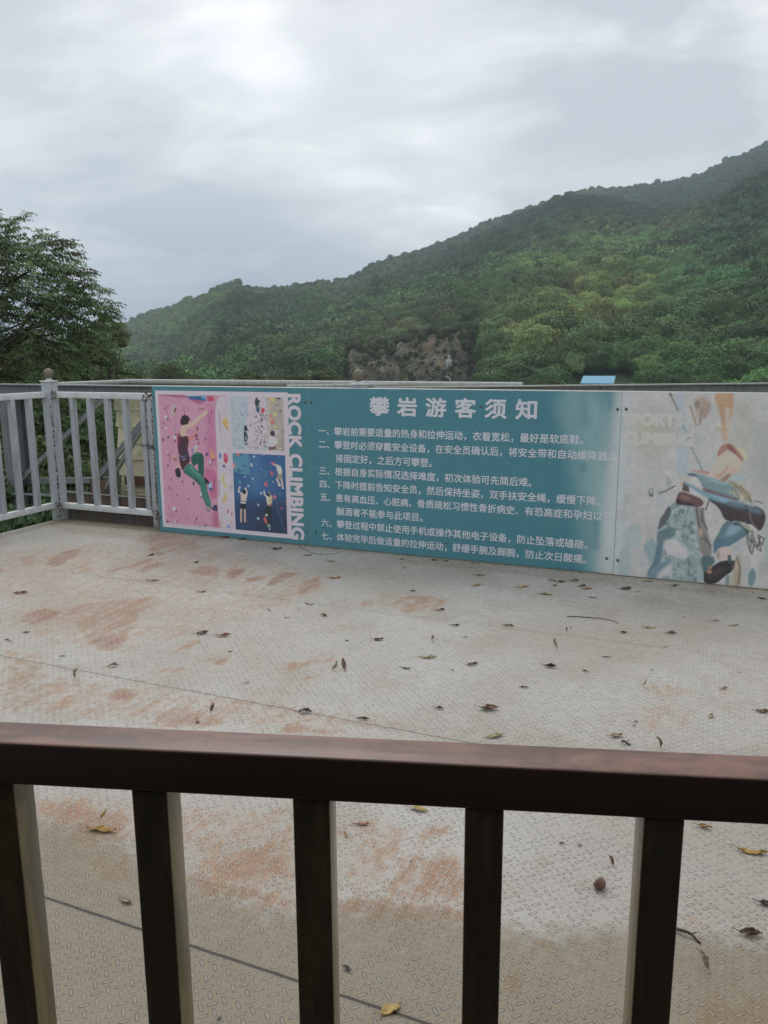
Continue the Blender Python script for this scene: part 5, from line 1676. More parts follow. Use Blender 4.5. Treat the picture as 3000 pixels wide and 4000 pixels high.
def quads(P, D, Nn, L, Wd, rng, droop=0.15):
    """one bent leaf (two quads) per row: base P, direction D, normal Nn"""
    S_ = norm(np.cross(D, Nn)); n = len(P); L = L[:, None]; Wd = Wd[:, None]
    up = norm(np.cross(S_, D))
    mid = P + D * L * 0.5; tip = P + D * L - up * L * droop
    v = np.stack([P, mid + S_ * Wd * 0.5 - up * Wd * 0.1, tip, mid - S_ * Wd * 0.5 - up * Wd * 0.1], 1)
    f = np.arange(n * 4).reshape(n, 4)
    return v.reshape(-1, 3), f
def crown_arrays(rng, nclump, nleaf, flat=0.8, size=0.22, lump=0.34):
    """unit crown about the origin (radius about 1): leaf sized faces gathered in clumps over a lumpy dome, gaps between them"""
    d = norm(rng.normal(size=(nclump, 3))); d[:, 2] = np.abs(d[:, 2]) * 1.05 - 0.28; d = norm(d)
    cr = 0.72 * (1 + (rng.random(nclump) - 0.5) * 0.5)
    cc = d * cr[:, None] * np.array([1, 1, flat])
    idx = np.repeat(np.arange(nclump), nleaf); k = len(idx)
    o = norm(rng.normal(size=(k, 3))); o[:, 2] = np.abs(o[:, 2]) * 0.9 - 0.15
    rr = lump * (0.55 + 0.45 * rng.random(k)) * (0.7 + 0.6 * rng.random(nclump))[idx]
    P = cc[idx] + o * rr[:, None] * np.array([1.1, 1.1, 0.75])
    nrm = norm(o + 0.5 * d[idx] + rng.normal(size=(k, 3)) * 0.35)
    D = norm(np.cross(nrm, rng.normal(size=(k, 3))) - np.array([0, 0, 0.25]))
    L = size * (0.7 + 0.6 * rng.random(k)); v, f = quads(P - D * L[:, None] * 0.5, D, nrm, L, L * 0.62, rng)
    cv = rng.random(nclump)[idx] * 0.6 + rng.random(k) * 0.4
    return v, f, np.repeat(cv, 4)
rng = np.random.default_rng(5)
def lumpy_core(rg, flat, amp):
    bm = bmesh.new(); bmesh.ops.create_icosphere(bm, subdivisions=3, radius=1.0)
    co = np.array([v.co[:] for v in bm.verts]); fc = np.array([[v.index for v in f.verts] for f in bm.faces]); bm.free()
    cen = norm(rg.normal(size=(26, 3))); cen[:, 2] = np.abs(cen[:, 2]) * 1.1 - 0.3; cen = norm(cen); hgt = 0.6 + 0.4 * rg.random(26)
    def radius(p):
        g = p @ cen.T; return 0.70 + amp * (np.exp(-np.arccos(np.clip(g, -1, 1)) ** 2 / 0.10) * hgt).max(1)
    return co, fc, radius
PROTO = []
for k in range(9):
    fine = k >= 6; fl_ = [0.8, 0.95, 0.7, 1.15, 0.85, 0.6, 0.85, 1.0, 0.7][k]; amp = 0.36
    co, fc, rad = lumpy_core(rng, fl_, amp); sh = np.array([1, 1, fl_])
    core = co * (rad(co) * 0.90)[:, None] * sh; fc4 = np.concatenate([fc, fc[:, 2:3]], 1)
    n = 1700 if fine else 520; sz = 0.105 if fine else 0.20
    o = norm(rng.normal(size=(n, 3))); o[:, 2] = np.where(o[:, 2] < -0.35, -o[:, 2], o[:, 2]); r_ = rad(o)
    P = o * (r_ * (0.93 + 0.13 * rng.random(n)))[:, None] * sh
    e1 = norm(np.cross(o, rng.normal(size=(n, 3)))); gn = norm(o * 0.9 + (rad(norm(o + e1 * 0.12)) - r_)[:, None] * -3.0 * e1 + rng.normal(size=(n, 3)) * 0.42)
    D_ = norm(np.cross(gn, rng.normal(size=(n, 3))) - np.array([0, 0, 0.3])); L = sz * (0.7 + 0.7 * rng.random(n)); v, f = quads(P - D_ * L[:, None] * 0.5, D_, gn, L, L * 0.66, rng)
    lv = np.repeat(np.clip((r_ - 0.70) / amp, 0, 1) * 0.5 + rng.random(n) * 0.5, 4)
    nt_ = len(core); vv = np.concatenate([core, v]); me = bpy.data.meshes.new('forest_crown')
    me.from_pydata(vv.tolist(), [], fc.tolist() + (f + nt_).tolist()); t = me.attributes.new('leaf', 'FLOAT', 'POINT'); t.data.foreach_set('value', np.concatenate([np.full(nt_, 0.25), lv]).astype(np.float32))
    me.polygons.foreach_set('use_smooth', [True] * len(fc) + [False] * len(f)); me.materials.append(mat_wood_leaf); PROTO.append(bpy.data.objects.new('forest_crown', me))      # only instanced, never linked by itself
# scatter
rng = np.random.default_rng(11)
ZONES = [((11.8, 5.4), (1.9, 0.5), (0.125, 0.21, 0.05), 0.95, 0.45), ((15.5, 6.9), (3.2, 0.9), (0.10, 0.17, 0.045), 0.85, 0.6), ((15, 2.6), (5.5, 2.4), (0.15, 0.19, 0.05), 0.9, 0.8), ((10.5, -0.3), (4.0, 1.6), (0.13, 0.175, 0.055), 0.85, 0.8), ((21, 3.2), (3.6, 2.2), (0.045, 0.105, 0.038), 0.85, 1), ((23, 0), (5, 1.5), (0.06, 0.10, 0.035), 0.7, 1),
         ((2, 0.8), (5, 1.7), (0.10, 0.115, 0.05), 0.7, 0.8), ((-6, -0.4), (3.2, 1.4), (0.09, 0.125, 0.05), 0.6, 1), ((-14, 0.2), (4, 1.2), (0.07, 0.11, 0.045), 0.6, 1), ((-12.5, 0.9), (1.4, 0.5), (0.13, 0.16, 0.06), 0.7, 1), ((19.5, 8.0), (1.6, 0.7), (0.10, 0.115, 0.055), 0.6, 1), ((3.2, -1.75), (2.2, 0.28), (0.16, 0.22, 0.08), 0.9, 0.4)]
NT = 72000
a_ = rng.uniform(-38, 38, NT); d_ = np.sqrt(rng.uniform(62 ** 2, 1000 ** 2, NT)); near = rng.random(14000); a_ = np.concatenate([a_, rng.uniform(-38, 38, 14000)]); d_ = np.concatenate([d_, 62 + near ** 0.8 * 300])
keep = (d_ < ridge_R(a_) + 12)
x_ = d_ * np.sin(np.radians(a_)); y_ = d_ * np.cos(np.radians(a_))
z_ = terrain(a_, d_)
hw = 0.085 * d_ / 10
s_ = rng.uniform(1.9, 3.9, len(a_)) * (0.85 + 0.5 * fbm(x_ / 60, y_ / 60, 3, 4))
s_ = np.where(d_ < 130, s_ * 0.8, s_) * np.interp(d_, [120, 250, 500, 800], [0.82, 0.72, 0.60, 0.50]) * np.where(rng.random(len(a_)) < 0.12, 1.45, 1.0) * rng.uniform(0.7, 1.15, len(a_))
el_ = np.degrees(np.arctan2(z_ - 1.45, d_))
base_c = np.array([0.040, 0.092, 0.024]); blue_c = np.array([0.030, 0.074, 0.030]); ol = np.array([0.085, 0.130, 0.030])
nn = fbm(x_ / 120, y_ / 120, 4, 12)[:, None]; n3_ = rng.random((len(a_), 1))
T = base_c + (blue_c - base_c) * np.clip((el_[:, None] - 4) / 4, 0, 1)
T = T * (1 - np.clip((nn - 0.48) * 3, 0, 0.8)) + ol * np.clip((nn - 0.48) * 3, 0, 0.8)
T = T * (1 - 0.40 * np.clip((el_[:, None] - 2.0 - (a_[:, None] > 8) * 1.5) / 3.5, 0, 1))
for (ca, ce), (ra, re), colr, wgt, dens in ZONES:
    q = np.exp(-(((a_ - ca) / ra) ** 2 + ((el_ - ce) / re) ** 2) * (0.7 + 0.9 * fbm(x_ / 25, y_ / 25, 3, 77)))
    T = T * (1 - q[:, None] * wgt) + np.array(colr) * q[:, None] * wgt
    s_ = s_ * (1 - q * (1 - dens) * 1.1)
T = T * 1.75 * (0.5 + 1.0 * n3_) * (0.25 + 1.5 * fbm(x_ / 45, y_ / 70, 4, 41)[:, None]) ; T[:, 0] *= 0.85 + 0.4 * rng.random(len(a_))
incl = (a_ > -3.6) & (a_ < 7.4) & (d_ < 186); top_z = z_ + s_ * 1.5
incliff = incl & (d_ > 128) & (d_ < 172)
keep &= ~incliff
keep &= ~(incl & (d_ <= 128) & (top_z > -3.2))
keep &= ~((np.abs(a_ - 14.9) < 2.6) & (d_ < 117) & (top_z > -4.4))
keep &= ~((d_ < 80) & (a_ > -17))
pz = z_ + s_ * 0.62
# bushes clinging to the cliff and its crest
nb = 420
bi = rng.integers(0, na, nb); bj = np.where(rng.random(nb) < 0.45, (rng.random(nb) * 70), 72 + rng.random(nb) * 40).astype(int)
bx = np.concatenate([x_[keep], rx[bj, bi]]); by = np.concatenate([y_[keep], ry[bj, bi]]); bz = np.concatenate([pz[keep], zc[bj, bi] + 0.3])
bs = np.concatenate([s_[keep], np.where(bj > 70, rng.uniform(0.6, 1.5, nb), rng.uniform(0.2, 0.75, nb))]); bt = np.concatenate([T[keep], np.array([0.085, 0.11, 0.042]) * (0.6 + 0.8 * rng.random((nb, 1)))])
npt = len(bx)
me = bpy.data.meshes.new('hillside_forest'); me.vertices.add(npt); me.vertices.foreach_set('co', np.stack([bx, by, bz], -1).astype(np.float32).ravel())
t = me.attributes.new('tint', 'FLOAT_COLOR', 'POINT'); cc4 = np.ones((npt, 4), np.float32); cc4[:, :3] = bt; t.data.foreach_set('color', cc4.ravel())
t = me.attributes.new('size', 'FLOAT', 'POINT'); t.data.foreach_set('value', bs.astype(np.float32))
t = me.attributes.new('pick', 'INT', 'POINT'); t.data.foreach_set('value', np.where(np.hypot(bx, by) < 230, rng.integers(6, 9, npt), rng.integers(0, 6, npt)).astype(np.int32))
t = me.attributes.new('turn', 'FLOAT_VECTOR', 'POINT'); tv = np.zeros((npt, 3), np.float32); tv[:, 2] = rng.uniform(0, 6.28, npt); tv[:, 0] = rng.normal(0, 0.12, npt); t.data.foreach_set('vector', tv.ravel())
me.materials.append(mat_wood_leaf)
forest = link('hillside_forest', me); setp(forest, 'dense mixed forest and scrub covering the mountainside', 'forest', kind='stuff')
ng = bpy.data.node_groups.new('forest_scatter', 'GeometryNodeTree')
ng.interface.new_socket('Geometry', in_out='INPUT', socket_type='NodeSocketGeometry'); ng.interface.new_socket('Geometry', in_out='OUTPUT', socket_type='NodeSocketGeometry')
gi = ng.nodes.new('NodeGroupInput'); go = ng.nodes.new('NodeGroupOutput'); iop = ng.nodes.new('GeometryNodeInstanceOnPoints'); g2i = ng.nodes.new('GeometryNodeGeometryToInstance')
for p in reversed(PROTO):
    oi = ng.nodes.new('GeometryNodeObjectInfo'); oi.inputs['Object'].default_value = p; oi.inputs['As Instance'].default_value = False; ng.links.new(oi.outputs['Geometry'], g2i.inputs[0])
def na_(name, dt):
    q = ng.nodes.new('GeometryNodeInputNamedAttribute'); q.data_type = dt; q.inputs['Name'].default_value = name; return q.outputs['Attribute']
ng.links.new(gi.outputs[0], iop.inputs['Points']); ng.links.new(g2i.outputs[0], iop.inputs['Instance']); iop.inputs['Pick Instance'].default_value = True
ng.links.new(na_('pick', 'INT'), iop.inputs['Instance Index']); ng.links.new(na_('turn', 'FLOAT_VECTOR'), iop.inputs['Rotation']); ng.links.new(na_('size', 'FLOAT'), iop.inputs['Scale'])
ng.links.new(iop.outputs[0], go.inputs[0])
md = forest.modifiers.new('scatter', 'NODES'); md.node_group = ng
# ------------------------------------------------------------------ trees close to the deck
def px_at(px, py, D):                       # a point seen past the deck at distance D along the ground
    return np.array([(px - 1500) / 3181 * D, D, 1.45 + (1382 - py) / 3181 * D])
def spray_tree(rng, blobs, D, trunk, per, L0=0.27, leafl=0.082, redness=0.06):
    Ps, Ds, Ns, Ls, Ws, Ts = [], [], [], [], [], []
    cen = np.array(trunk)
    for (bx_, by_, br, dz) in blobs:
        bx_ -= 24; by_ += 18
        c = px_at(bx_, by_, D + dz); r = br / 3181 * D
        n = int(per * (r / 0.4) ** 2)
        o = norm(rng.normal(size=(n, 3))); o[:, 1] *= 1.5
        P = c + o * r * (0.25 + 0.66 * rng.random((n, 1)) ** 0.6)
        out = norm((P - c) * np.array([1, 0.8, 1]) + 0.4 * norm(P - cen) + rng.normal(size=(n, 3)) * r * 0.35)
        out[:, 2] = out[:, 2] * 0.6 + 0.12; out = norm(out)
        tint = np.array([0.185, 0.26, 0.12]) * (0.45 + 1.1 * rng.random((n, 1)))
        redm = rng.random(n) < redness; tint[redm] = np.array([0.12, 0.085, 0.05])
        K = 13
        side0 = norm(np.cross(out, np.array([0, 0, 1.0])))
        for k in range(K):
            t = (k + 1) / K; sg = 1 if k % 2 else -1
            base = P + out * L0 * t + np.array([0, 0, -1]) * L0 * 0.45 * t * t
            d_ = norm(side0 * sg * 0.75 + out * 0.55 + np.array([0, 0, -0.55]) + rng.normal(size=(n, 3)) * 0.22)
            nn_ = norm(np.array([0, 0, 1.0]) + rng.normal(size=(n, 3)) * 0.4 + out * 0.3)
            Ps.append(base); Ds.append(d_); Ns.append(nn_); Ls.append(np.full(n, leafl) * (0.7 + 0.6 * rng.random(n)) * (1.1 - 0.5 * abs(t - 0.5))); Ws.append(np.full(n, leafl * 0.30)); Ts.append(tint)
    P = np.concatenate(Ps); D_ = np.concatenate(Ds); N_ = np.concatenate(Ns); L = np.concatenate(Ls); Wd = np.concatenate(Ws); T_ = np.concatenate(Ts)
    v, f = quads(P, D_, N_, L, Wd, rng, 0.25)
    return v, f, np.repeat(rng.random(len(P)), 4), np.repeat(T_, 4, 0)
rng = np.random.default_rng(3)
BL = [(20, 900, 80, 0), (85, 935, 75, .3), (200, 975, 70, -.2), (265, 1000, 75, .2), (120, 1030, 100, .1), (20, 1050, 110, .3), (300, 1070, 70, 0), (215, 1100, 100, -.3), (110, 1140, 100, 0), (340, 1140, 55, .1), (300, 1180, 85, .2), (210, 1200, 90, 0), (400, 1180, 45, .1), (432, 1215, 32, 0), (60, 1200, 70, .3), (385, 1240, 50, 0), (-80, 1000, 140, 0), (-90, 1180, 130, .4), (-250, 1050, 190, .2), (-420, 1120, 180, 0), (-200, 900, 130, .5), (-350, 950, 140, -.5), (150, 1235, 60, .1), (270, 1270, 60, 0), (330, 1290, 45, .2),
      (10, 840, 30, 0), (120, 868, 24, 0), (148, 850, 18, 0), (190, 912, 24, 0), (262, 935, 30, 0), (300, 955, 24, 0), (338, 985, 20, 0), (355, 1042, 22, 0), (370, 1100, 24, 0), (418, 1120, 26, 0), (450, 1180, 24, 0), (452, 1225, 26, 0), (25, 1300, 65, .2), (130, 1335, 55, 0), (205, 1320, 45, .2), (60, 1400, 80, .4), (190, 1400, 80, .3), (-80, 1330, 120, .2), (300, 1360, 70, .4), (400, 1310, 45, .4), (-40, 1440, 120, .6)]
DT = 12.5; tr_base = Vector((-7.6, 12.7, GZ))
lt = empty('leafy_tree', tr_base, 0, 'tall leafy tree with drooping leaflets rising beyond the left end of the white railing', 'tree')
v, f, lf, tt = spray_tree(rng, BL, DT, (-7.6, 12.7, 1.0), 105)
v = v - np.array(tr_base)
me = np_mesh('crown', v, f, False, dict(leaf=lf, tint=tt)); link('crown', me, mat_leaf, lt)
def limb(mb, a, b, r0, r1, sag, rng, k=7):
    a = np.array(a); b = np.array(b); pts = []
    for i in range(k + 1):
        t = i / k; p = a + (b - a) * t; p[2] += math.sin(math.pi * t) * sag; p = p + rng.normal(size=3) * 0.02 * np.linalg.norm(b - a) * (0 < i < k); pts.append(p)
    mb.tube(pts, [r0 + (r1 - r0) * i / k for i in range(k + 1)], 8)
tb = MB(); B0 = np.array(tr_base)
limb(tb, (0, 0, 0), (0.1, 0, 6.6), 0.24, 0.17, 0, rng, 8)
limb(tb, (0.1, 0, 6.4), (-0.3, 0.1, 9.6), 0.17, 0.05, 0, rng)
for (bx_, by_, br, dz) in BL[:26:2]:
    e_ = px_at(bx_, by_, DT + dz + 0.3) - B0; limb(tb, (0.05, 0, 6.6 + rng.uniform(0, 1.6)), e_, 0.045, 0.008, 0.25, rng)
limb(tb, (0.05, 0, 7.6), px_at(120, 1292, DT) - B0, 0.06, 0.02, 0.1, rng); limb(tb, (0.05, 0, 7.4), px_at(130, 1378, DT) - B0, 0.06, 0.02, 0.0, rng); limb(tb, px_at(60, 1345, DT) - B0, px_at(230, 1372, DT) - B0, 0.025, 0.01, 0.0, rng); limb(tb, px_at(120, 1290, DT) - B0, px_at(215, 1340, DT) - B0, 0.02, 0.008, 0.0, rng)
tb.build('trunk', mat_bark, lt)

def bush_mesh(seed, tint, nclump, nleaf, flat, size, lump):
    rg = np.random.default_rng(seed); v, f, cv = crown_arrays(rg, nclump, nleaf, flat, size, lump)
    vi, fi, ci = crown_arrays(rg, nclump // 2, nleaf, flat, size * 1.2, lump); vi = vi * 0.7
    n = len(v) // 4 + len(vi) // 4
    t = np.array(tint) * (0.6 + 0.8 * rg.random((n, 1))); red = rg.random(n) < 0.02; t[red] = (0.10, 0.065, 0.035)
    me = np_mesh('crown', np.concatenate([v, vi]), np.concatenate([f, fi + len(v)]), False, dict(leaf=np.concatenate([cv, ci * 0.6]), tint=np.repeat(t, 4, 0))); me.materials.append(mat_leaf); return me
BM = [bush_mesh(1, (0.080, 0.125, 0.048), 110, 46, 0.95, 0.085, 0.27), bush_mesh(2, (0.092, 0.128, 0.048), 90, 50, 1.1, 0.095, 0.30), bush_mesh(3, (0.080, 0.128, 0.048), 120, 40, 0.85, 0.08, 0.24), bush_mesh(4, (0.12, 0.20, 0.09), 40, 26, 0.8, 0.20, 0.34)]
BMN = [bush_mesh(11, (0.130, 0.195, 0.080), 110, 46, 0.95, 0.085, 0.27), bush_mesh(12, (0.150, 0.195, 0.080), 90, 50, 1.1, 0.095, 0.30), bush_mesh(13, (0.135, 0.215, 0.080), 120, 40, 0.85, 0.08, 0.24), BM[3]]
def stem_mesh(h, r, cr=1.0):
    mb = MB(); rg = np.random.default_rng(int(h * 100)); limb(mb, (0, 0, 0), (0.1, 0.05, h), r, r * 0.5, 0, rg, 6)
    for k in range(5):
        a = 1.3 * k; limb(mb, (0.07, 0.03, h * (0.72 + 0.05 * k)), (math.cos(a) * 0.55 * cr, math.sin(a) * 0.55 * cr, h + 0.3 * cr), r * 0.4, r * 0.12, 0.1, rg, 5)
    return mb
def bush(px_, py_, D, r, k, label, cat='tree', group=None, name='leafy_bush'):
    p = px_at(px_, py_, D); base = Vector((p[0], p[1], GZ))
    e = empty(name, base, random.uniform(0, 6), label, cat, group)
    o = link('crown', BMN[k], None, e); o.location = (0, 0, p[2] - GZ); o.scale = (r, r, r)
    s = stem_mesh(max(1.0, p[2] - GZ - 0.3 * r), 0.05 + 0.03 * r, r); s.build('trunk', mat_bark, e); return e
random.seed(6)
bush(335, 1400, 17, 0.72, 0, 'dark bushy tree standing below the drooping crown, beside the tall leafy tree')
bush(430, 1335, 21, 0.62, 1, 'small rounded tree at the right edge of the tall tree\'s shade, touching the hillside')
bush(120, 1440, 15.5, 0.72, 1, 'dense bush showing right above the corner post with the brown ball')
bush(-60, 1450, 14.5, 0.85, 2, 'leafy bush at the left edge of the picture above the grey steel beam')
bush(250, 1475, 20, 0.9, 2, 'green bush just above the steel tube right of the corner post')
bush(440, 1490, 26, 1.0, 0, 'low dark bush behind the left end of the notice panels')
bush(130, 1700, 12.6, 0.95, 0, 'dark bush seen through the side run of the white railing')
bush(300, 1690, 13.4, 0.9, 2, 'bush seen between the corner post and the first bars of the railing')
bush(420, 1760, 15.5, 1.0, 1, 'bush seen through the bars below the diagonal steel brace')
bush(30, 1880, 11.6, 0.8, 1, 'bush low behind the left bars next to the grey steel column')
bush(210, 1930, 12.2, 0.9, 0, 'bush low behind the corner post of the white railing')
bush(350, 1960, 13.2, 0.85, 2, 'bush low behind the bars above the rusty beam')
bush(70, 2075, 9.3, 0.42, 3, 'large leaved shrub under the bottom rail at the open left edge of the deck', 'shrub')
bush(215, 2050, 9.9, 0.40, 3, 'large leaved shrub by the deck corner, below the corner post', 'shrub')
bush(-60, 2010, 9.6, 0.6, 3, 'large leaved shrub at the left edge of the picture below the deck edge', 'shrub')
# trees at the foot of the mountain, nearest ones of the wood
rg2 = random.Random(8); fk = 0
for az_ in np.arange(-16.5, 27, 1.75):
    if 12.3 < az_ < 17.7: continue
    D = rg2.uniform(60, 76); r = rg2.uniform(1.25, 1.9)
    topel = rg2.uniform(-1.5, -0.5) if az_ < -2.5 else (rg2.uniform(-2.0, -1.7) if az_ < 7.5 else rg2.uniform(-1.9, -1.1))
    zt = 1.45 + D * math.tan(R(topel)); zc_ = zt - r * 0.95
    base = Vector((D * math.sin(R(az_)), D * math.cos(R(az_)), GZ)); k = fk % 3; fk += 1
    e = empty('forest_tree', base, rg2.uniform(0, 6), 'round topped green tree in the wood right behind the notice panels', 'tree', 'nearest trees of the wood at the foot of the mountain')
    o = link('crown', BM[k], None, e); o.location = (0, 0, zc_ - GZ); o.scale = (r, r, r)
    stem_mesh(zc_ - GZ - 0.2 * r, 0.1).build('trunk', mat_bark, e)
# lone trees that stand out on the skyline and slope
def lone(az_, doff, r, k, label, up=1.0):
    D = float(ridge_R(np.array(az_))) + doff; z = float(terrain(np.array([float(az_)]), np.array([D]))[0])
    base = Vector((D * math.sin(R(az_)), D * math.cos(R(az_)), z)); e = empty('hill_tree', base, 0.4 * k, label, 'tree')
    o = link('crown', BM[k], None, e); o.location = (0, 0, 1.2 + r * 0.55 * up); o.scale = (r, r, r * 1.15)
    stem_mesh(1.2 + r * 0.3 * up, 0.3, r).build('trunk', mat_bark, e)
lone(-13.2, -2, 3.2, 0, 'round dark tree standing out on the left shoulder of the skyline', 0.5)
lone(0.55, -2, 2.6, 1, 'small tree standing up alone on the skyline above the panel title', 1.0)
lone(18.0, -2, 3.4, 0, 'tree standing up on the skyline above the right panel', 0.8)
lone(22.0, -2, 3.6, 1, 'broad tree on the skyline near the right edge of the picture', 0.5)
D = 300; zb = 1.45 + D * math.tan(R(7.7)) - 6
e = empty('bare_tree', (D * math.sin(R(21.9)), D * math.cos(R(21.9)), zb - 1), 0, 'pale bare branched tree on the mountainside near the right edge of the picture', 'tree')
mb = MB(); rg = np.random.default_rng(4); limb(mb, (0, 0, 0), (0.2, 0, 5.5), 0.3, 0.16, 0, rg)
for k in range(16):
    a = k * 2.4; z0 = 2.5 + 0.25 * k; limb(mb, (0.1, 0, z0), (math.cos(a) * (2.6 - 0.06 * k), math.sin(a) * 2, z0 + 2.6 + 0.1 * k), 0.12, 0.04, 0.2, rg, 5)
mb.build('trunk', weathered('bleached_wood', (0.30, 0.29, 0.25), (0.2, 0.19, 0.16), None, 0, 0.8), e)

# ------------------------------------------------------------------ house with the blue roof
D = 108; hx, hy = D * math.sin(R(14.82)), D * math.cos(R(14.82))
hs = empty('small_house', (hx, hy, GZ), R(-15), 'small house with a bright blue sheet roof at the foot of the mountain', 'house')
mat_blue = M('blue_sheet'); c = mat_blue.coord(); w_ = mat_blue.node('ShaderNodeTexWave', wave_type='BANDS', bands_direction='X'); mat_blue.l.new(c, w_.inputs[0]); w_.inputs['Scale'].default_value = 4; mat_blue.bump(w_.outputs[1], 0.4, 0.03)
mat_blue = mat_blue.done(mat_blue.mix(mat_blue.ss(mat_blue.noise(c, 1.5, 5, 0.6), 0.4, 0.75), (0.09, 0.37, 0.56), (0.11, 0.38, 0.55)), 0.45)
mat_brick = M('pinkish_brick'); c = mat_brick.coord(rot=(R(90), 0, 0)); bt_ = mat_brick.node('ShaderNodeTexBrick'); mat_brick.l.new(c, bt_.inputs[0]); bt_.inputs['Color1'].default_value = (0.36, 0.20, 0.15, 1); bt_.inputs['Color2'].default_value = (0.30, 0.17, 0.13, 1); bt_.inputs['Mortar'].default_value = (0.35, 0.32, 0.29, 1); bt_.inputs['Scale'].default_value = 4
mat_brick = mat_brick.done(bt_.outputs[0], 0.85)
mat_dark = weathered('dark_timber', (0.05, 0.045, 0.04), (0.03, 0.028, 0.026), None, 0, 0.7)
ez = -2.45 - GZ; rz_ = -1.55 - GZ
b = MB(); b.box(-1.95, 1.7, -1.3, 1.5, 0, ez - 0.05); b.add([(-1.95, -1.3, ez - 0.05), (-1.95, 1.5, ez - 0.05), (-1.95, 0.15, rz_ - 0.1), (1.7, -1.3, ez - 0.05), (1.7, 1.5, ez - 0.05), (1.7, 0.15, rz_ - 0.1)], [(0, 1, 2), (3, 5, 4)]); b.build('wall', mat_brick, hs)
b = MB()
for s_ in (-1, 1):
    y0 = 0.15 + s_ * 1.75; b.add([(-2.1, y0, ez), (2.05, y0, ez), (2.25, 0.15, rz_), (-1.75, 0.15, rz_), (-2.1, y0, ez + .06), (2.05, y0, ez + .06), (2.25, 0.15, rz_ + .06), (-1.75, 0.15, rz_ + .06)], [(0, 1, 2, 3), (4, 7, 6, 5), (0, 4, 5, 1), (1, 5, 6, 2), (2, 6, 7, 3), (3, 7, 4, 0)])
b.build('roof', mat_blue, hs)
b = MB(); b.beam((-2.05, -1.55, ez - 0.08), (2.0, -1.55, ez - 0.08), 0.05, 0.12); b.beam((2.0, -1.6, ez - .1), (2.2, 0.15, rz_ - .09), 0.06, 0.12); b.build('fascia', mat_dark, hs)
b = MB(); b.box(-0.7, 0.1, -1.36, -1.3, 0.0, 2.0); b.build('door', mat_dark, hs)
b = MB(); b.box(0.6, 1.3, -1.35, -1.3, 1.0, 1.9); b.build('window', mat_dark, hs)

# ------------------------------------------------------------------ climbing tower beyond the railing
tw = deck_thing('climbing_tower', -1.0, -1.8, 'grey steel climbing tower frame with a cream wall panel beyond the white railing', 'tower', z=GZ)
def TP(u, w, z): return (u + 1.0, -(w + 1.8), z - GZ)
mat_beam = weathered('grey_beam_paint', (0.22, 0.235, 0.24), (0.13, 0.14, 0.14), (0.19, 0.12, 0.07), 0.27, 0.5)
mat_white_edge = weathered('pale_flange', (0.40, 0.42, 0.405), (0.27, 0.28, 0.265), (0.25, 0.15, 0.08), 0.3, 0.5)
mat_cream = M('cream_panel'); c = mat_cream.coord(); n_ = mat_cream.noise(c, 6, 6, 0.65, 1.2); mat_cream.bump(n_, 0.8, 0.03)
mat_cream = mat_cream.done(mat_cream.mix(mat_cream.ss(n_, 0.45, 0.7), (0.86, 0.78, 0.54), (0.70, 0.60, 0.39)), 0.55)
mat_rusty = weathered('rusty_steel', (0.12, 0.085, 0.065), (0.06, 0.045, 0.038), (0.16, 0.085, 0.05), 0.5, 0.8)
def ibeam(a, b, name):
    a = Vector(TP(*a)); b = Vector(TP(*b))
    m1 = MB(); m1.beam(a - Vector((0, 0, .07)), b - Vector((0, 0, .07)), 0.012, 0.112); m1.beam(a - Vector((0, 0, .134)), b - Vector((0, 0, .134)), 0.11, 0.014)
    o = m1.build(name, mat_beam, tw); m2 = MB(); m2.beam(a - Vector((0, 0, .006)), b - Vector((0, 0, .006)), 0.11, 0.012); m2.build('flange', mat_white_edge, o)
ibeam((-7.5, -1.8, 1.128), (6.5, -1.8, 1.128), 'beam')
ibeam((1.15, -1.9, 1.134), (6.6, -5.02, 1.134), 'beam')
b = MB(); b.tube([TP(-2.87, -1.86, 1.118), TP(-2.78, -3.02, 1.118)], 0.03, 12); b.tube([TP(-2.80, -3.02, 1.118), TP(2.35, -3.02, 1.118)], 0.034, 12); b.tube([TP(0.2, -1.86, 1.128), TP(0.95, -3.0, 1.112)], 0.022, 10); b.build('top_tube', mat_white_edge, tw)
for u_ in (-3.46, 0.2, 3.6):
    b = MB(); x, y, z = TP(u_, -1.8, 0)
    b.box(x - 0.12, x + 0.12, y - 0.11, y - 0.095, -0.05, 7.0 + 0.98); b.box(x - 0.12, x + 0.12, y + 0.095, y + 0.11, -0.05, 7.98); b.box(x - 0.006, x + 0.006, y - 0.095, y + 0.095, -0.05, 7.98); b.build('column', mat_beam, tw)
def angle(a, b_, name, w=0.07):
    m1 = MB(); a = Vector(TP(*a)); b_ = Vector(TP(*b_)); m1.beam(a, b_, 0.008, w); o = m1.build(name, mat_beam, tw)
    m2 = MB(); t = (b_ - a).normalized(); n = Vector((0, 1, 0)).cross(t); m2.beam(a - Vector((0, 0.03, 0)) + n * w * 0.5, b_ - Vector((0, .03, 0)) + n * w * 0.5, 0.06, 0.008); m2.build('flange', mat_white_edge, o)
angle((-3.52, -1.74, -0.09), (-1.98, -1.74, 1.03), 'brace'); angle((-2.30, -1.76, 0.02), (-1.24, -1.76, 1.03), 'brace', 0.075); angle((-2.07, -1.70, 0.0), (-1.22, -1.70, 1.03), 'brace', 0.06)
b = MB(); b.beam(TP(-3.4, -1.82, -0.03), TP(-2.0, -1.82, 0.06), 0.06, 0.065); b.beam(TP(-3.4, -1.6, -0.15), TP(-2.7, -1.6, -0.13), 0.05, 0.02); b.build('cross_tie', mat_beam, tw)
b = MB(); x, y, z = TP(-2.16, -1.72, -0.03); b.box(x - 0.16, x + 0.14, y - 0.01, y + 0.004, z - 0.10, z + 0.10); b.box(x - .12, x + .12, y - .05, y + .05, z - .14, z - .101); b.build('gusset', mat_rusty, tw)
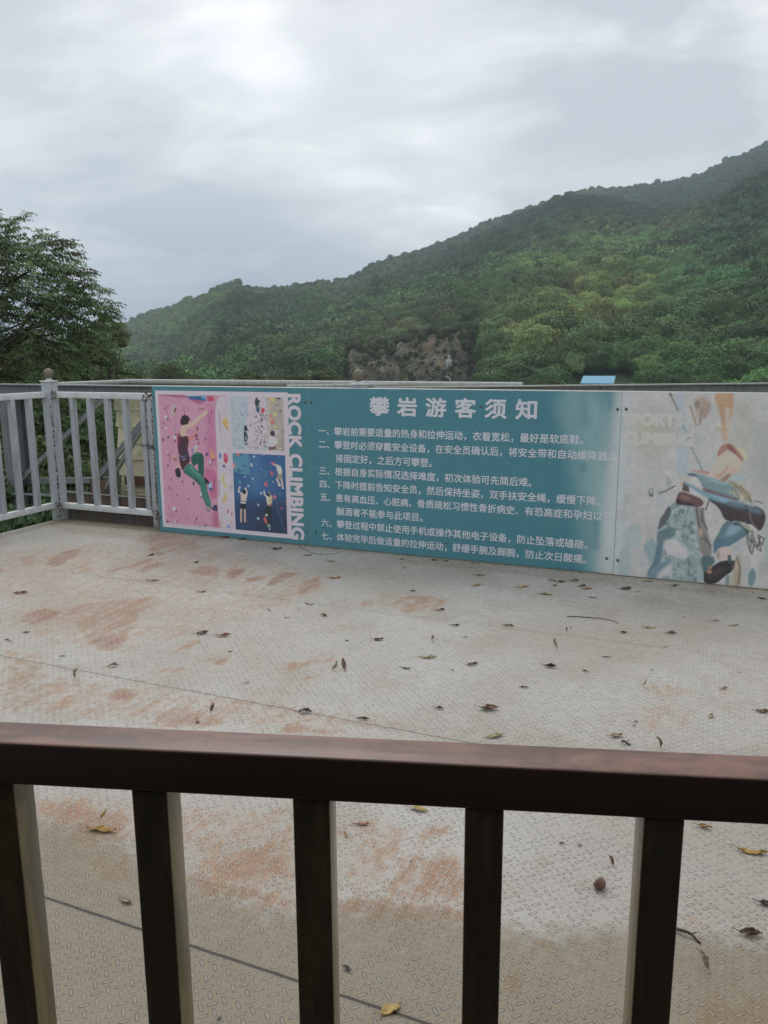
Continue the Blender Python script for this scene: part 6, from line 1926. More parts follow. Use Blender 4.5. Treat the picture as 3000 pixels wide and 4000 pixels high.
b = MB(); b.beam(TP(-2.76, -1.72, -0.17), TP(5, -1.72, -0.17), 0.12, 0.15); b.build('base_beam', mat_rusty, tw)
b = MB(); b.beam(TP(-2.76, -1.655, -0.09), TP(5, -1.655, -0.09), 0.016, 0.012); b.build('ledge', mat_white_edge, tw)
b = MB(); b.beam(TP(-1.98, -1.95, 0.035), TP(5, -1.95, 0.035), 0.1, 0.09); b.build('rust_beam', weathered('red_oxide', (0.16, 0.075, 0.05), (0.08, 0.05, 0.04), (0.2, 0.1, 0.06), 0.4, 0.8), tw)
b = MB(); rg = random.Random(2)
for i in range(40):
    z0 = 1.02 - 0.187 * (i + 1)
    if z0 < -6.6: break
    x0, y, z = TP(-2.13, -2.0, z0); x1 = TP(4.8, 0, 0)[0]
    b.add([(x0 + .012 * (i % 3), y, z), (x1, y, z), (x1, y, z + .187), (x0 + .012 * (i % 3), y, z + .187), (x0 + .012 * (i % 3), y - .028, z + .004), (x1, y - .028, z + .004), (x1, y - .004, z + .184), (x0 + .012 * (i % 3), y - .004, z + .184)], [(0, 1, 2, 3), (4, 7, 6, 5), (0, 4, 5, 1), (2, 6, 7, 3), (0, 3, 7, 4), (1, 5, 6, 2)])
b.build('wall_panel', mat_cream, tw)
for u_, z_h in [(-1.70, 0.86), (-1.70, 0.50), (-1.93, 0.68), (-1.5, 0.3), (-1.2, 0.8)]:
    x, y, z = TP(u_, -1.97, z_h); b = MB(); b.lathe([(0.0, 0.0), (0.026, 0.0), (0.03, 0.012), (0.012, 0.02), (0.011, 0.006), (0.0, 0.006)], (0, 0, 0), 14); o = b.build('bolt_boss', mat_dark, tw); o.location = (x, y, z); o.rotation_euler = (R(90), 0, 0)
b = MB(); rg = np.random.default_rng(2)
for k in range(6):
    x, y, z = TP(-1.78, -1.965, 0.74 - 0.045 * k); b.tube([(x + 0.2 * t, y - 0.012, z - 0.06 * math.sin(t * 2.5) - 0.05 * t * (k % 3)) for t in np.linspace(0, 1, 8)], 0.006, 6)
x, y, z = TP(-1.96, -1.965, 0.72); b.tube([(x + 0.01 * math.sin(9 * t), y - 0.012, z - 0.5 * t) for t in np.linspace(0, 1, 10)], 0.008, 6)
b.build('rope_mark', mat_cream, tw)

# ------------------------------------------------------------------ white railing (corner at the left, runs on behind the panels)
mat_white = weathered('white_paint', (0.72, 0.75, 0.76), (0.42, 0.43, 0.42), (0.16, 0.11, 0.08), 0.24, 0.45, 1.0)
mat_rail = weathered('white_rail_paint', (0.74, 0.76, 0.77), (0.56, 0.56, 0.55), (0.16, 0.11, 0.08), 0.22, 0.45, 0.5, 0, False, 0.08)
mat_bar = weathered('greyed_paint', (0.45, 0.48, 0.51), (0.32, 0.33, 0.34), (0.16, 0.12, 0.09), 0.22, 0.5, 1.0)
mat_grime = weathered('rust_grime', (0.15, 0.13, 0.115), (0.075, 0.062, 0.055), (0.17, 0.10, 0.065), 0.45, 0.9, 1.5)
mat_ball = weathered('tarnished_ball', (0.20, 0.170, 0.125), (0.125, 0.105, 0.08), (0.22, 0.15, 0.09), 0.35, 0.55, 1.0)
rl = deck_thing('railing', -1.17, -0.06, 'white painted steel railing with ball topped posts along the deck corner', 'railing')
def RP(u, w): return (u + 1.17, -(w + 0.06))
def rbox(mb, u0, u1, w0, w1, z0, z1, bev=0.002):
    x0, y0 = RP(u0, w1); x1, y1 = RP(u1, w0); return mb.box(x0, x1, y0, y1, z0, z1, bev)
for nm, z0, z1 in (('top_rail', 1.09, 1.142), ('bottom_rail', 0.108, 0.158)):
    b = MB(); rbox(b, -1.118, 1.755, -0.11, -0.06, z0, z1, .003); rbox(b, 1.852, 4.65, -0.11, -0.06, z0, z1, .003); rbox(b, 4.752, 7.0, -0.11, -0.06, z0, z1, .003); b.build(nm, mat_rail, rl)
    b = MB(); rbox(b, -1.22, -1.17, -0.055, 3.0, z0 + .001, z1 + .001, .003); b.build(nm, mat_rail, rl)
for k in range(36):
    u = -0.92 + 0.19 * k
    if abs(u - 1.8) < 0.06 or abs(u - 4.7) < 0.06 or u > 6.9: continue
    b = MB(); rbox(b, u - 0.0225, u + 0.0225, -0.107, -0.062, 0.158, 1.09, .002); b.build('baluster', mat_bar, rl)
for k in range(15):
    w = 0.14 + 0.185 * k
    b = MB(); rbox(b, -1.217, -1.172, w - 0.0225, w + 0.0225, 0.159, 1.091, .002); b.build('baluster', mat_bar, rl)
for u in (-1.169, 1.803, 4.701):
    b = MB(); rbox(b, u - 0.049, u + 0.049, -0.134, -0.036, 0.0, 1.225, .003); p = b.build('post', mat_bar, rl)
    b = MB(); rbox(b, u - 0.055, u + 0.055, -0.140, -0.030, 1.226, 1.238, .002); b.build('cap', mat_white, p)
    x, y = RP(u, -0.085); b = MB(); b.lathe([(0.0, 0), (0.034, 0), (0.03, 0.008), (0.02, 0.014), (0.018, 0.022)] , (x, y, 1.238), 20); b.build('collar', mat_white, p)
    b = MB(); b.lathe([(0.045 * math.sin(math.pi * (0.06 + 0.94 * i / 16)) if i < 16 else 0.0005, -0.045 * math.cos(math.pi * (0.06 + 0.94 * i / 16))) for i in range(17)], (x, y, 1.297), 28); b.build('ball', mat_ball, p)
b = MB(); rbox(b, -0.113, -0.063, -0.112, -0.062 + .006, 0.0, 1.088, .003); b.build('joint_post', mat_bar, rl)
# rust and grime where the runs were welded
b = MB(); rg = np.random.default_rng(9)
def lump(mb, u, w, z, r, n):
    for k in range(n):
        x, y = RP(u + rg.normal() * r, w + abs(rg.normal()) * 0.003); a = rg.uniform(0.002, 0.011)
        q = MB(); bmx = bmesh.new(); bmesh.ops.create_icosphere(bmx, subdivisions=1, radius=a); mb.add([(x + v_.co.x, y + v_.co.y * .4, z + rg.normal() * 0.004 + v_.co.z) for v_ in bmx.verts], [[v_.index for v_ in f_.verts] for f_ in bmx.faces], True); bmx.free()
for z in (0.70, 0.71, 0.69): lump(b, -0.085, -0.056, z, 0.032, 9)
for z in rg.uniform(0.1, 1.05, 90): lump(b, -1.117, -0.036, z, 0.004, 1)
for z in rg.uniform(0.1, 1.05, 50): lump(b, -0.117, -0.058, z, 0.002, 1); lump(b, -0.06, -0.056, z, 0.002, 1)
for z in np.linspace(1.085, 1.145, 6): lump(b, -1.10, -0.046, z, 0.03, 5); lump(b, -0.10, -0.058, z, 0.035, 4)
for z in np.linspace(0.0, 0.16, 8): lump(b, -1.12, -0.034, z, 0.03, 3); lump(b, -0.09, -0.056, z, 0.025, 3)
setp(b.build('weld_rust', mat_grime, rl), kind='stuff')
b = MB(); rbox(b, -1.115, -0.01, -0.130, -0.124, -0.01, 0.103, 0); 
for k in range(34):
    u = -1.09 + 0.0325 * k; x, y = RP(u, -0.121); b.beam((x - 0.012, y, 0.012), (x + 0.018, y, 0.085), 0.005, 0.008)
b.build('toe_board', mat_grime, rl)

# ------------------------------------------------------------------ brown railing close to the viewer
mat_brown = M('brown_gloss'); c = mat_brown.coord(); a = mat_brown.noise(mat_brown.coord(scale=(1.2, 8, 8)), 4, 7, 0.6, 0.5); g = mat_brown.noise(c, 22, 6, 0.7); s_ = mat_brown.noise(c, 150, 3, 0.6)
col = mat_brown.mix(mat_brown.ss(a, 0.42, 0.66), (0.044, 0.024, 0.017), (0.054, 0.032, 0.023)); col = mat_brown.mix(mat_brown.math('MULTIPLY', mat_brown.ss(g, 0.55, 0.75), 0.5), col, (0.032, 0.026, 0.025)); col = mat_brown.mix(mat_brown.math('MULTIPLY', mat_brown.ss(s_, 0.66, 0.78), 0.5), col, (0.12, 0.09, 0.075))
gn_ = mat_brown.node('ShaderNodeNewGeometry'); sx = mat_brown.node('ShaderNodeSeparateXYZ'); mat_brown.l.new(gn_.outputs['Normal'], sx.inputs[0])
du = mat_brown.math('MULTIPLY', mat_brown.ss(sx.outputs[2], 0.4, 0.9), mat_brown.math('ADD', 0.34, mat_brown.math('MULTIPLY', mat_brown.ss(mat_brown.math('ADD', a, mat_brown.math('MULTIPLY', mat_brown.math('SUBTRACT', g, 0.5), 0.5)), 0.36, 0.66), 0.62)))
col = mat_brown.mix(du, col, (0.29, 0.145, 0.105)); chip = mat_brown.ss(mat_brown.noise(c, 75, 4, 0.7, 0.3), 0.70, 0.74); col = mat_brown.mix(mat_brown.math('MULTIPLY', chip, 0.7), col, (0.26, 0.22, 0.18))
mat_brown.bump(mat_brown.math('ADD', g, mat_brown.math('MULTIPLY', s_, 0.4)), 0.12, 0.002)
mat_brown = mat_brown.done(col, mat_brown.math('ADD', 0.28, mat_brown.math('MULTIPLY', a, 0.28)), 0, 0.6)
mat_bbar = M('brown_bar'); c = mat_bbar.coord(); a = mat_bbar.noise(mat_bbar.coord(scale=(8, 8, 1.6)), 3.2, 7, 0.6, 0.4); g = mat_bbar.noise(c, 60, 5, 0.7)
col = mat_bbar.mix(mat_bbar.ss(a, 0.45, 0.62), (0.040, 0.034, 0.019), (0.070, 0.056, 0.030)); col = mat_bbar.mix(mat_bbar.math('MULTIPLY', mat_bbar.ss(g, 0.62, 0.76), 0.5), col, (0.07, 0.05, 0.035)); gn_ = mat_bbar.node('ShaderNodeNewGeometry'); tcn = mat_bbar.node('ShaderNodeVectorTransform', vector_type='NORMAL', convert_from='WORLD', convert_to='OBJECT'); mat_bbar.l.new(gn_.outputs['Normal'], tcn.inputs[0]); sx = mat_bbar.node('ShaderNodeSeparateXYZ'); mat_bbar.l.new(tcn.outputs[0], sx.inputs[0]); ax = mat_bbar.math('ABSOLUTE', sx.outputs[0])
col = mat_bbar.mix(mat_bbar.math('MULTIPLY', mat_bbar.ss(ax, 0.6, 0.95), mat_bbar.math('ADD', 0.35, mat_bbar.math('MULTIPLY', mat_bbar.ss(a, 0.42, 0.6), 0.5))), col, (0.27, 0.20, 0.08)); mat_bbar.bump(g, 0.15, 0.002)  # side faces coloured lighter tan, the light they catch painted in
mat_bbar = mat_bbar.done(col, mat_bbar.math('ADD', 0.12, mat_bbar.math('MULTIPLY', a, 0.25)), 0, 0.8)
fr = empty('railing', (-0.022, 0.720, 0.0), R(-6.14), 'glossy dark brown steel railing right in front of the viewer', 'railing')
b = MB(); b.box(-1.3, 1.3, 0, 0.0475, 1.0125, 1.06, .0035); b.build('top_rail', mat_brown, fr)
b = MB(); b.box(-1.3, 1.3, 0.004, 0.044, 0.08, 0.12, .003); b.build('bottom_rail', mat_bbar, fr)
for x in (-1.10, -0.917, -0.747, -0.577, -0.407, -0.241, -0.0725, 0.100, 0.271, 0.441, 0.611, 0.781, 0.951, 1.12):
    b = MB(); b.box(x, x + 0.038, 0.003, 0.041, 0.12, 1.0125, .0022); b.build('baluster', mat_bbar, fr)
for x in (-1.26, 1.22):
    b = MB(); b.box(x - 0.03, x + 0.05, -0.015, 0.06, 0.0, 1.012, .003); b.build('post', mat_bbar, fr)

# ------------------------------------------------------------------ shelter added unseen behind the viewer to shade the near railing
sh = empty('blocker', (-0.1, -0.9, 0.0), R(-6.14), 'dark timber shelter added unseen behind the viewer to shade the near railing', 'blocker')
mat_blocker = weathered('blocker_timber', (0.09, 0.065, 0.05), (0.05, 0.038, 0.03), None, 0, 0.75)
b = MB(); b.box(-3.5, 3.5, -2.6, 0.75, 2.55, 2.65); b.build('roof', mat_blocker, sh)  # roof of the added unseen blocker
b = MB(); b.box(-3.4, 3.4, -0.72, -0.6, 0.0, 2.549); b.box(-1.9, -1.8, -0.599, 0.45, 0.0, 2.549); b.box(1.8, 1.9, -0.599, 0.45, 0.0, 2.549); b.build('wall', mat_blocker, sh)
b = MB(); b.box(-1.79, 1.79, -0.599, 1.58, 0.012, 0.05); b.build('blocker_floor', mat_blocker, sh)
for x in (-3.3, 3.3):
    b = MB(); b.box(x - 0.05, x + 0.05, 0.55, 0.65, 0.0, 2.549, .003); b.build('post', mat_blocker, sh)
# ------------------------------------------------------------------ notice panels
KI = 1.0 / 0.46
SAT = [0.82]
def lin3(c):
    v = np.array(srgb(*c)) * KI; g = v @ np.array([0.25, 0.6, 0.15]); return v * SAT[0] + g * (1 - SAT[0])
def paint(layers, u0, u1, z0, z1, res, bg, ks, noise=0.05, seed=1, sat=0.82):
    SAT[0] = sat
    nx = int(round((u1 - u0) / res)) + 1; nz_ = int(round((z1 - z0) / res)) + 1
    X, Z = np.meshgrid(np.linspace(u0, u1, nx), np.linspace(z0, z1, nz_)); img = np.empty((nz_, nx, 3)); img[:] = lin3(bg)
    def win(xs, zs, pad):
        i0 = max(0, int((min(xs) - pad - u0) / res)); i1 = min(nx, int((max(xs) + pad - u0) / res) + 2); j0 = max(0, int((min(zs) - pad - z0) / res)); j1 = min(nz_, int((max(zs) + pad - z0) / res) + 2); return i0, i1, j0, j1
    for ly in layers:
        kind, colr, pts = ly[0], lin3(ly[1]), [v / 1000 for v in ly[2]]; xs, zs = pts[0::2], pts[1::2]
        if ks > 0.4 and len(xs) > 4 and kind == 'p':        # round off the drawn outlines
            for _ in range(2):
                q = list(zip(xs, zs)); r2 = []
                for k in range(len(q)):
                    (ax, az_), (bx_, bz_) = q[k], q[(k + 1) % len(q)]; r2 += [(ax * .8 + bx_ * .2, az_ * .8 + bz_ * .2), (ax * .2 + bx_ * .8, az_ * .2 + bz_ * .8)]
                xs, zs = [p_[0] for p_ in r2], [p_[1] for p_ in r2]
        soft = ly[-1] * ks / 1000
        ext = {'p': 0, 'l': ly[3] / 1000 if kind == 'l' else 0, 'e': max(ly[3], ly[4]) / 1000 if kind == 'e' else 0}[kind]
        i0, i1, j0, j1 = win(xs, zs, ext + soft * 2.5 + 2 * res)
        if i1 - i0 < 1 or j1 - j0 < 1: continue
        x = X[j0:j1, i0:i1]; z = Z[j0:j1, i0:i1]
        if kind == 'p':
            a = 0
            for ox, oz in ((-.25, -.25), (.25, -.25), (-.25, .25), (.25, .25)): a = a + inpoly(x + ox * res, z + oz * res, list(zip(xs, zs))).astype(float) * 0.25
            a = blur(a, soft / res)
        elif kind == 'l':
            dd_ = np.full(x.shape, 1e9)
            for k in range(len(xs) - 1):
                ex, ez_ = xs[k + 1] - xs[k], zs[k + 1] - zs[k]; t = np.clip(((x - xs[k]) * ex + (z - zs[k]) * ez_) / max(ex * ex + ez_ * ez_, 1e-12), 0, 1); dd_ = np.minimum(dd_, np.hypot(x - xs[k] - t * ex, z - zs[k] - t * ez_))
            hw_ = ly[3] / 2000; a = np.clip((hw_ - dd_) / max(res, soft) + 0.5, 0, 1) * min(1, hw_ * 2 / res)
        else:
            r_ = np.hypot((x - xs[0]) / max(ly[3] / 1000, 1e-4), (z - zs[0]) / max(ly[4] / 1000, 1e-4)); e_ = max(res, soft) / max(ly[3] / 1000, ly[4] / 1000, 1e-4); a = np.clip((1 - r_) / e_ + 0.5, 0, 1)
        img[j0:j1, i0:i1] = img[j0:j1, i0:i1] * (1 - a[..., None]) + colr * a[..., None]
    n = 1 + noise * 4 * (fbm(X * 70, Z * 70, 4, seed, 0.7) - 0.5) + noise * 2 * (fbm(X * 12, Z * 12, 3, seed + 4) - 0.5); img = blur(img, 0.6)
    return X, Z, np.clip(img * n[..., None], 0.005, 0.9)
mprint = M('printed_sheet'); ca = mprint.attr('Col').outputs['Color']; c = mprint.coord(); n = mprint.noise(c, 3.5, 6, 0.6)
mprint.bump(mprint.noise(c, 2.2, 3, 0.5), 0.5, 0.012)
mat_print = mprint.done(mprint.mix(mprint.math('MULTIPLY', mprint.ss(n, 0.5, 0.8), 0.10), ca, (0.30, 0.27, 0.23)), 0.42, 0, 0.4)
mat_edge = weathered('panel_edge', (0.72, 0.74, 0.74), (0.55, 0.56, 0.55), None, 0, 0.5)
mw = M('white_print'); c = mw.coord(); mat_wp = mw.done(mw.mix(mw.math('MULTIPLY', mw.ss(mw.noise(c, 5, 6, 0.6), 0.45, 0.75), 0.3), srgb(168, 168, 174, KI), srgb(152, 150, 156, KI)), 0.42, 0, 0.4)
mw = M('white_mat'); c = mw.coord(); mat_mat = mw.done(mw.mix(mw.math('MULTIPLY', mw.ss(mw.noise(c, 4, 6, 0.6), 0.45, 0.75), 0.4), srgb(172, 163, 171, KI), srgb(158, 152, 152, KI)), 0.42, 0, 0.4)
mw = M('ghost_print'); mat_ghost = mw.done(srgb(168, 166, 162, KI), 0.42, 0, 0.4)
mat_screw = weathered('screw_head', (0.16, 0.165, 0.16), (0.08, 0.08, 0.08), (0.2, 0.13, 0.08), 0.2, 0.5)
def sheet(name, layers, u0, u1, z0, z1, res, bg, ks, parent, uoff, y, noise=0.05, seed=1, sat=0.9):
    X, Z, img = paint(layers, u0, u1, z0, z1, res, bg, ks, noise, seed, sat)
    v = np.stack([(X - uoff).ravel(), np.full(X.size, y), Z.ravel()], -1)
    return link(name, np_mesh(name, v, grid_faces(X.shape[1], X.shape[0]), False, dict(Col=img.reshape(-1, 3))), mat_print, parent)
def text(name, body, u0, u1, z0, z1, mat, parent, uoff, y, bold=0.015, turn=False, spacing=1.0):
    cu = bpy.data.curves.new('text', 'FONT'); cu.body = body; cu.size = 1.0; cu.space_character = spacing; cu.resolution_u = 4; cu.fill_mode = 'FRONT'
    ob = bpy.data.objects.new('text', cu); COLL.objects.link(ob)
    dg = bpy.context.evaluated_depsgraph_get(); dg.update(); me = bpy.data.meshes.new_from_object(ob.evaluated_get(dg)); bpy.data.objects.remove(ob)
    n = len(me.vertices); co = np.empty(n * 3, np.float32); me.vertices.foreach_get('co', co); co = co.reshape(-1, 3)
    me.calc_loop_triangles(); tri = np.empty(len(me.loop_triangles) * 3, np.int32); me.loop_triangles.foreach_get('vertices', tri); tri = tri.reshape(-1, 3); bpy.data.meshes.remove(me)
    # heavier strokes: the glyph outline is laid down several times, spread by the extra stroke width
    offs = [(0, 0)] + ([(bold * math.cos(a), bold * math.sin(a)) for a in np.arange(8) * math.pi / 4] if bold > 0 else [])
    V = []; F = []
    for k, (ox, oy) in enumerate(offs):
        V.append(np.stack([co[:, 0] + ox, co[:, 1] + oy, np.full(n, k * 0.00002)], -1)); F.append(tri + k * n)
    V = np.concatenate(V); F = np.concatenate(F); p = V[:, :2]
    if turn: p = np.stack([V[:, 1], -V[:, 0]], -1)
    lo, hi = p.min(0), p.max(0)
    if z0 is None: z0 = z1 - (hi[1] - lo[1]) * (u1 - u0) / (hi[0] - lo[0])
    q = np.empty((len(V), 3)); q[:, 0] = u0 + (p[:, 0] - lo[0]) / (hi[0] - lo[0]) * (u1 - u0) - uoff; q[:, 1] = y - V[:, 2]; q[:, 2] = z0 + (p[:, 1] - lo[1]) / (hi[1] - lo[1]) * (z1 - z0)
    return link(name, np_mesh(name, q, F), mat, parent)
def screw(parent, u, z, uoff):
    b = MB(); b.lathe([(0.0, 0), (0.010, 0), (0.0095, 0.003), (0.006, 0.0055), (0.003, 0.006), (0.0026, 0.0035), (0.0, 0.0035)], (0, 0, 0), 16); o = b.build('screw', mat_screw, parent); o.location = (u - uoff, -0.0022, z); o.rotation_euler = (R(90), 0, 0)
def board(u0, u1, label, dy=0.0):
    t = deck_thing('sign_panel', u0, 0.0 + dy, label, 'sign'); b = MB(); b.box(0.0012, u1 - u0 - 0.0012, 0.0, 0.012, 0.003, 1.207, 0.0008); b.build('backing', mat_edge, t); return t
TEAL = (55, 105, 116)
# left panel: climbing pictures
p1 = board(0.0, 1.4285, 'left teal sign panel with four white framed climbing pictures and a ROCK CLIMBING strip')
sheet('printed_ground', [], 0.0018, 1.4267, 0.004, 1.203, 0.02, TEAL, 1, p1, 0, -0.0008, 0.05)
b = MB(); b.add([(0.0300, -0.0016, 0.041), (1.2560, -0.0016, 0.041), (1.2560, -0.0016, 1.170), (0.0300, -0.0016, 1.170)], [(0, 1, 2, 3)]); b.build('picture_mat', mat_mat, p1)
sheet('photo_print', PH1, 0.060, 0.722, 0.076, 1.139, 0.003, (172, 124, 145), 0.45, p1, 0, -0.0024, 0.07, 2)
sheet('photo_print', PH2, 0.7440, 1.2140, 0.7260, 1.1310, 0.003, (150, 160, 168), 0.45, p1, 0, -0.0024, 0.07, 3)
sheet('photo_print', PH3, 0.7450, 1.2170, 0.0750, 0.6920, 0.003, (48, 84, 124), 0.45, p1, 0, -0.0024, 0.06, 4)
text('lettering', 'ROCK CLIMBING', 1.2500, 1.3670, 0.037, 1.160, mat_mat, p1, 0, -0.0024, 0.046, True, 1.06)
for u, z in ((0.010, 1.112), (0.014, 0.126), (1.405, 1.100), (1.388, 0.112)): screw(p1, u, z, 0)
# middle panel: rules
p2 = board(1.4285, 3.683, 'middle teal sign panel with the white Chinese rules for climbing visitors')
U0 = 1.4285
sheet('printed_ground', PAN2, 1.4303, 3.6812, 0.004, 1.203, 0.008, TEAL, 0.8, p2, U0, -0.0008, 0.05, 5)
text('title', '攀岩游客须知', 1.926, 3.141, 1.012, 1.150, mat_wp, p2, U0, -0.0016, 0.028, False, 1.72)
ROWS = ['一、攀岩前需要适量的热身和拉伸运动，衣着宽松，最好是软底鞋。', '二、攀登时必须穿戴安全设备，在安全员确认后，将安全带和自动缓降器连', '接固定好，之后方可攀登。', '三、根据自身实际情况选择难度，初次体验可先简后难。', '四、下降时提前告知安全员，然后保持坐姿，双手扶安全绳，缓慢下降。', '五、患有高血压、心脏病、骨质疏松习惯性骨折病史、有恐高症和孕妇以及', '酗酒者不能参与此项目。', '六、攀登过程中禁止使用手机或操作其他电子设备，防止坠落或磕碰。', '七、体验完毕后做适量的拉伸运动；舒缓手腕及脚腕，防止次日酸痛。']
EXT = [(1.507, 3.451), (1.509, 3.677), (1.647, 2.405), (1.508, 3.119), (1.510, 3.576), (1.512, 3.662), (1.647, 2.337), (1.516, 3.510), (1.514, 3.506)]
for i, (s_, (a, b_)) in enumerate(zip(ROWS, EXT)):
    text('text_line', s_, a, min(b_, 3.679), None, 0.9225 - 0.1003 * i, mat_wp, p2, U0, -0.0016, 0.013)
for u, z in ((1.450, 1.100), (1.466, 0.116), (3.658, 1.094), (3.637, 0.108), (2.754, 1.094), (2.509, 0.112)): screw(p2, u, z, U0)
# right panel: climber on rock
p3 = board(3.683, 5.60, 'right sign panel printed with a climber in blue leggings on pale rock', 0.003)
U0 = 3.683
sheet('printed_ground', PAN3, 3.6848, 5.598, 0.004, 1.203, 0.0036, (163, 161, 158), 0.62, p3, U0, -0.0008, 0.07, 6, 0.72)
text('lettering', 'SPORTS', 3.700, 4.060, 0.992, 1.076, mat_ghost, p3, U0, -0.0016, 0.07); text('lettering', 'CLIMBING', 3.700, 4.125, 0.872, 0.955, mat_ghost, p3, U0, -0.0016, 0.07)
for u, z in ((3.712, 1.096), (3.708, 0.103), (4.65, 1.095), (4.65, 0.104), (5.57, 1.095)): screw(p3, u, z, U0)

# ------------------------------------------------------------------ fallen leaves
def leaf_material(name):
    m = M('dry_leaf_' + name); colr = srgb(*LCOL[name]); c = m.coord(); n = m.noise(c, 60, 5, 0.65); v = m.attr('mid').outputs['Fac']; rnd = m.node('ShaderNodeObjectInfo').outputs['Random']
    d = tuple(x * 0.45 for x in colr); l = tuple(min(0.8, x * 1.35) for x in colr)
    col = m.mix(m.ss(n, 0.40, 0.68), colr, d); col = m.mix(m.math('MULTIPLY', m.ss(v, 0.75, 1.0), 0.5), col, l); col = m.mix(m.math('MULTIPLY', m.math('SUBTRACT', 1.0, rnd), 0.25), col, l)
    m.bump(m.math('ADD', n, v), 0.4, 0.002); return m.done(col, 0.6, 0, 0.35)
LM = {k: leaf_material(k) for k in LCOL}
def blade(L, wr, curl, bend, twist, stem, rg, nx=13, ny=9):
    s = np.linspace(0, 1, nx); q = np.linspace(-1, 1, ny); SS, Q = np.meshgrid(s, q)
    half = wr * L * 0.5 * np.sin(np.pi * SS ** 0.85) ** 0.75 * (1 - 0.25 * SS); half = half * (1 + 0.10 * np.sin(SS * 23 + rg.random() * 6) * np.sign(Q) + 0.05 * np.sin(SS * 40))
    ang = Q * curl * (0.6 + 0.6 * SS); rad = half / np.maximum(abs(curl), 0.15)
    y = np.where(abs(curl) > 0.2, np.sin(ang) * rad, Q * half); z = np.where(abs(curl) > 0.2, (1 - np.cos(ang)) * rad, 0)
    x = (SS - 0.5) * L; ph = rg.random() * 6; z = z + bend * L * (2 * SS - 1) ** 2 * 0.5 + 0.03 * L * np.sin(SS * 9 + Q * 2.5 + ph) + 0.02 * L * np.sin(SS * 21 - Q * 4 + ph * 2); y = y + 0.10 * L * np.sin(SS * 3.1 + ph) * rg.uniform(0.2, 1) + 0.05 * L * (1 - np.abs(Q)) * 0.3
    tw_ = twist * (SS - 0.5); y, z = y * np.cos(tw_) - z * np.sin(tw_), y * np.sin(tw_) + z * np.cos(tw_)
    V = np.stack([x, y, z], -1).reshape(-1, 3); V2 = V - np.array([0, 0, 0.0006]); n = len(V); F = grid_faces(nx, ny)
    rim = list(range(nx)) + [nx * (j + 1) - 1 for j in range(1, ny)] + [nx * (ny - 1) + i for i in range(nx - 2, -1, -1)] + [nx * j for j in range(ny - 2, 0, -1)]
    R_ = np.array([[rim[i], rim[i - 1], rim[i - 1] + n, rim[i] + n] for i in range(len(rim))])
    mid = np.clip(1 - np.abs(Q) * 7, 0, 1).ravel()
    verts = np.concatenate([V, V2]); faces = np.concatenate([F, F[:, ::-1] + n, R_]); at = np.concatenate([mid, mid])
    if stem > 0:
        mb = MB(); e_ = V.reshape(ny, nx, 3)[ny // 2, 0]; mb.tube([e_, e_ + np.array([-stem * .5, stem * .12, stem * .12]), e_ + np.array([-stem, stem * .35, stem * 0.10])], [0.0014, 0.0011, 0.0014], 4, False)
        o = len(verts); verts = np.concatenate([verts, np.array(mb.v)]); faces = np.concatenate([faces, np.array(mb.f) + o]); at = np.concatenate([at, np.zeros(len(mb.v))])
    return verts, faces, at
KIND = dict(flat=(0.42, 0.5, 0.06, 0.3, 0.25), thin=(0.17, 0.9, 0.08, 0.4, 0.0), curl=(0.55, 1.5, 0.16, 0.7, 0.3), roll=(0.8, 2.6, 0.1, 0.5, 0.2), pod=(0.6, 2.0, 0.25, 1.6, 0.15), up=(0.5, 1.0, 0.22, 0.5, 0.15), big=(0.46, 0.55, 0.10, 0.45, 0.3))
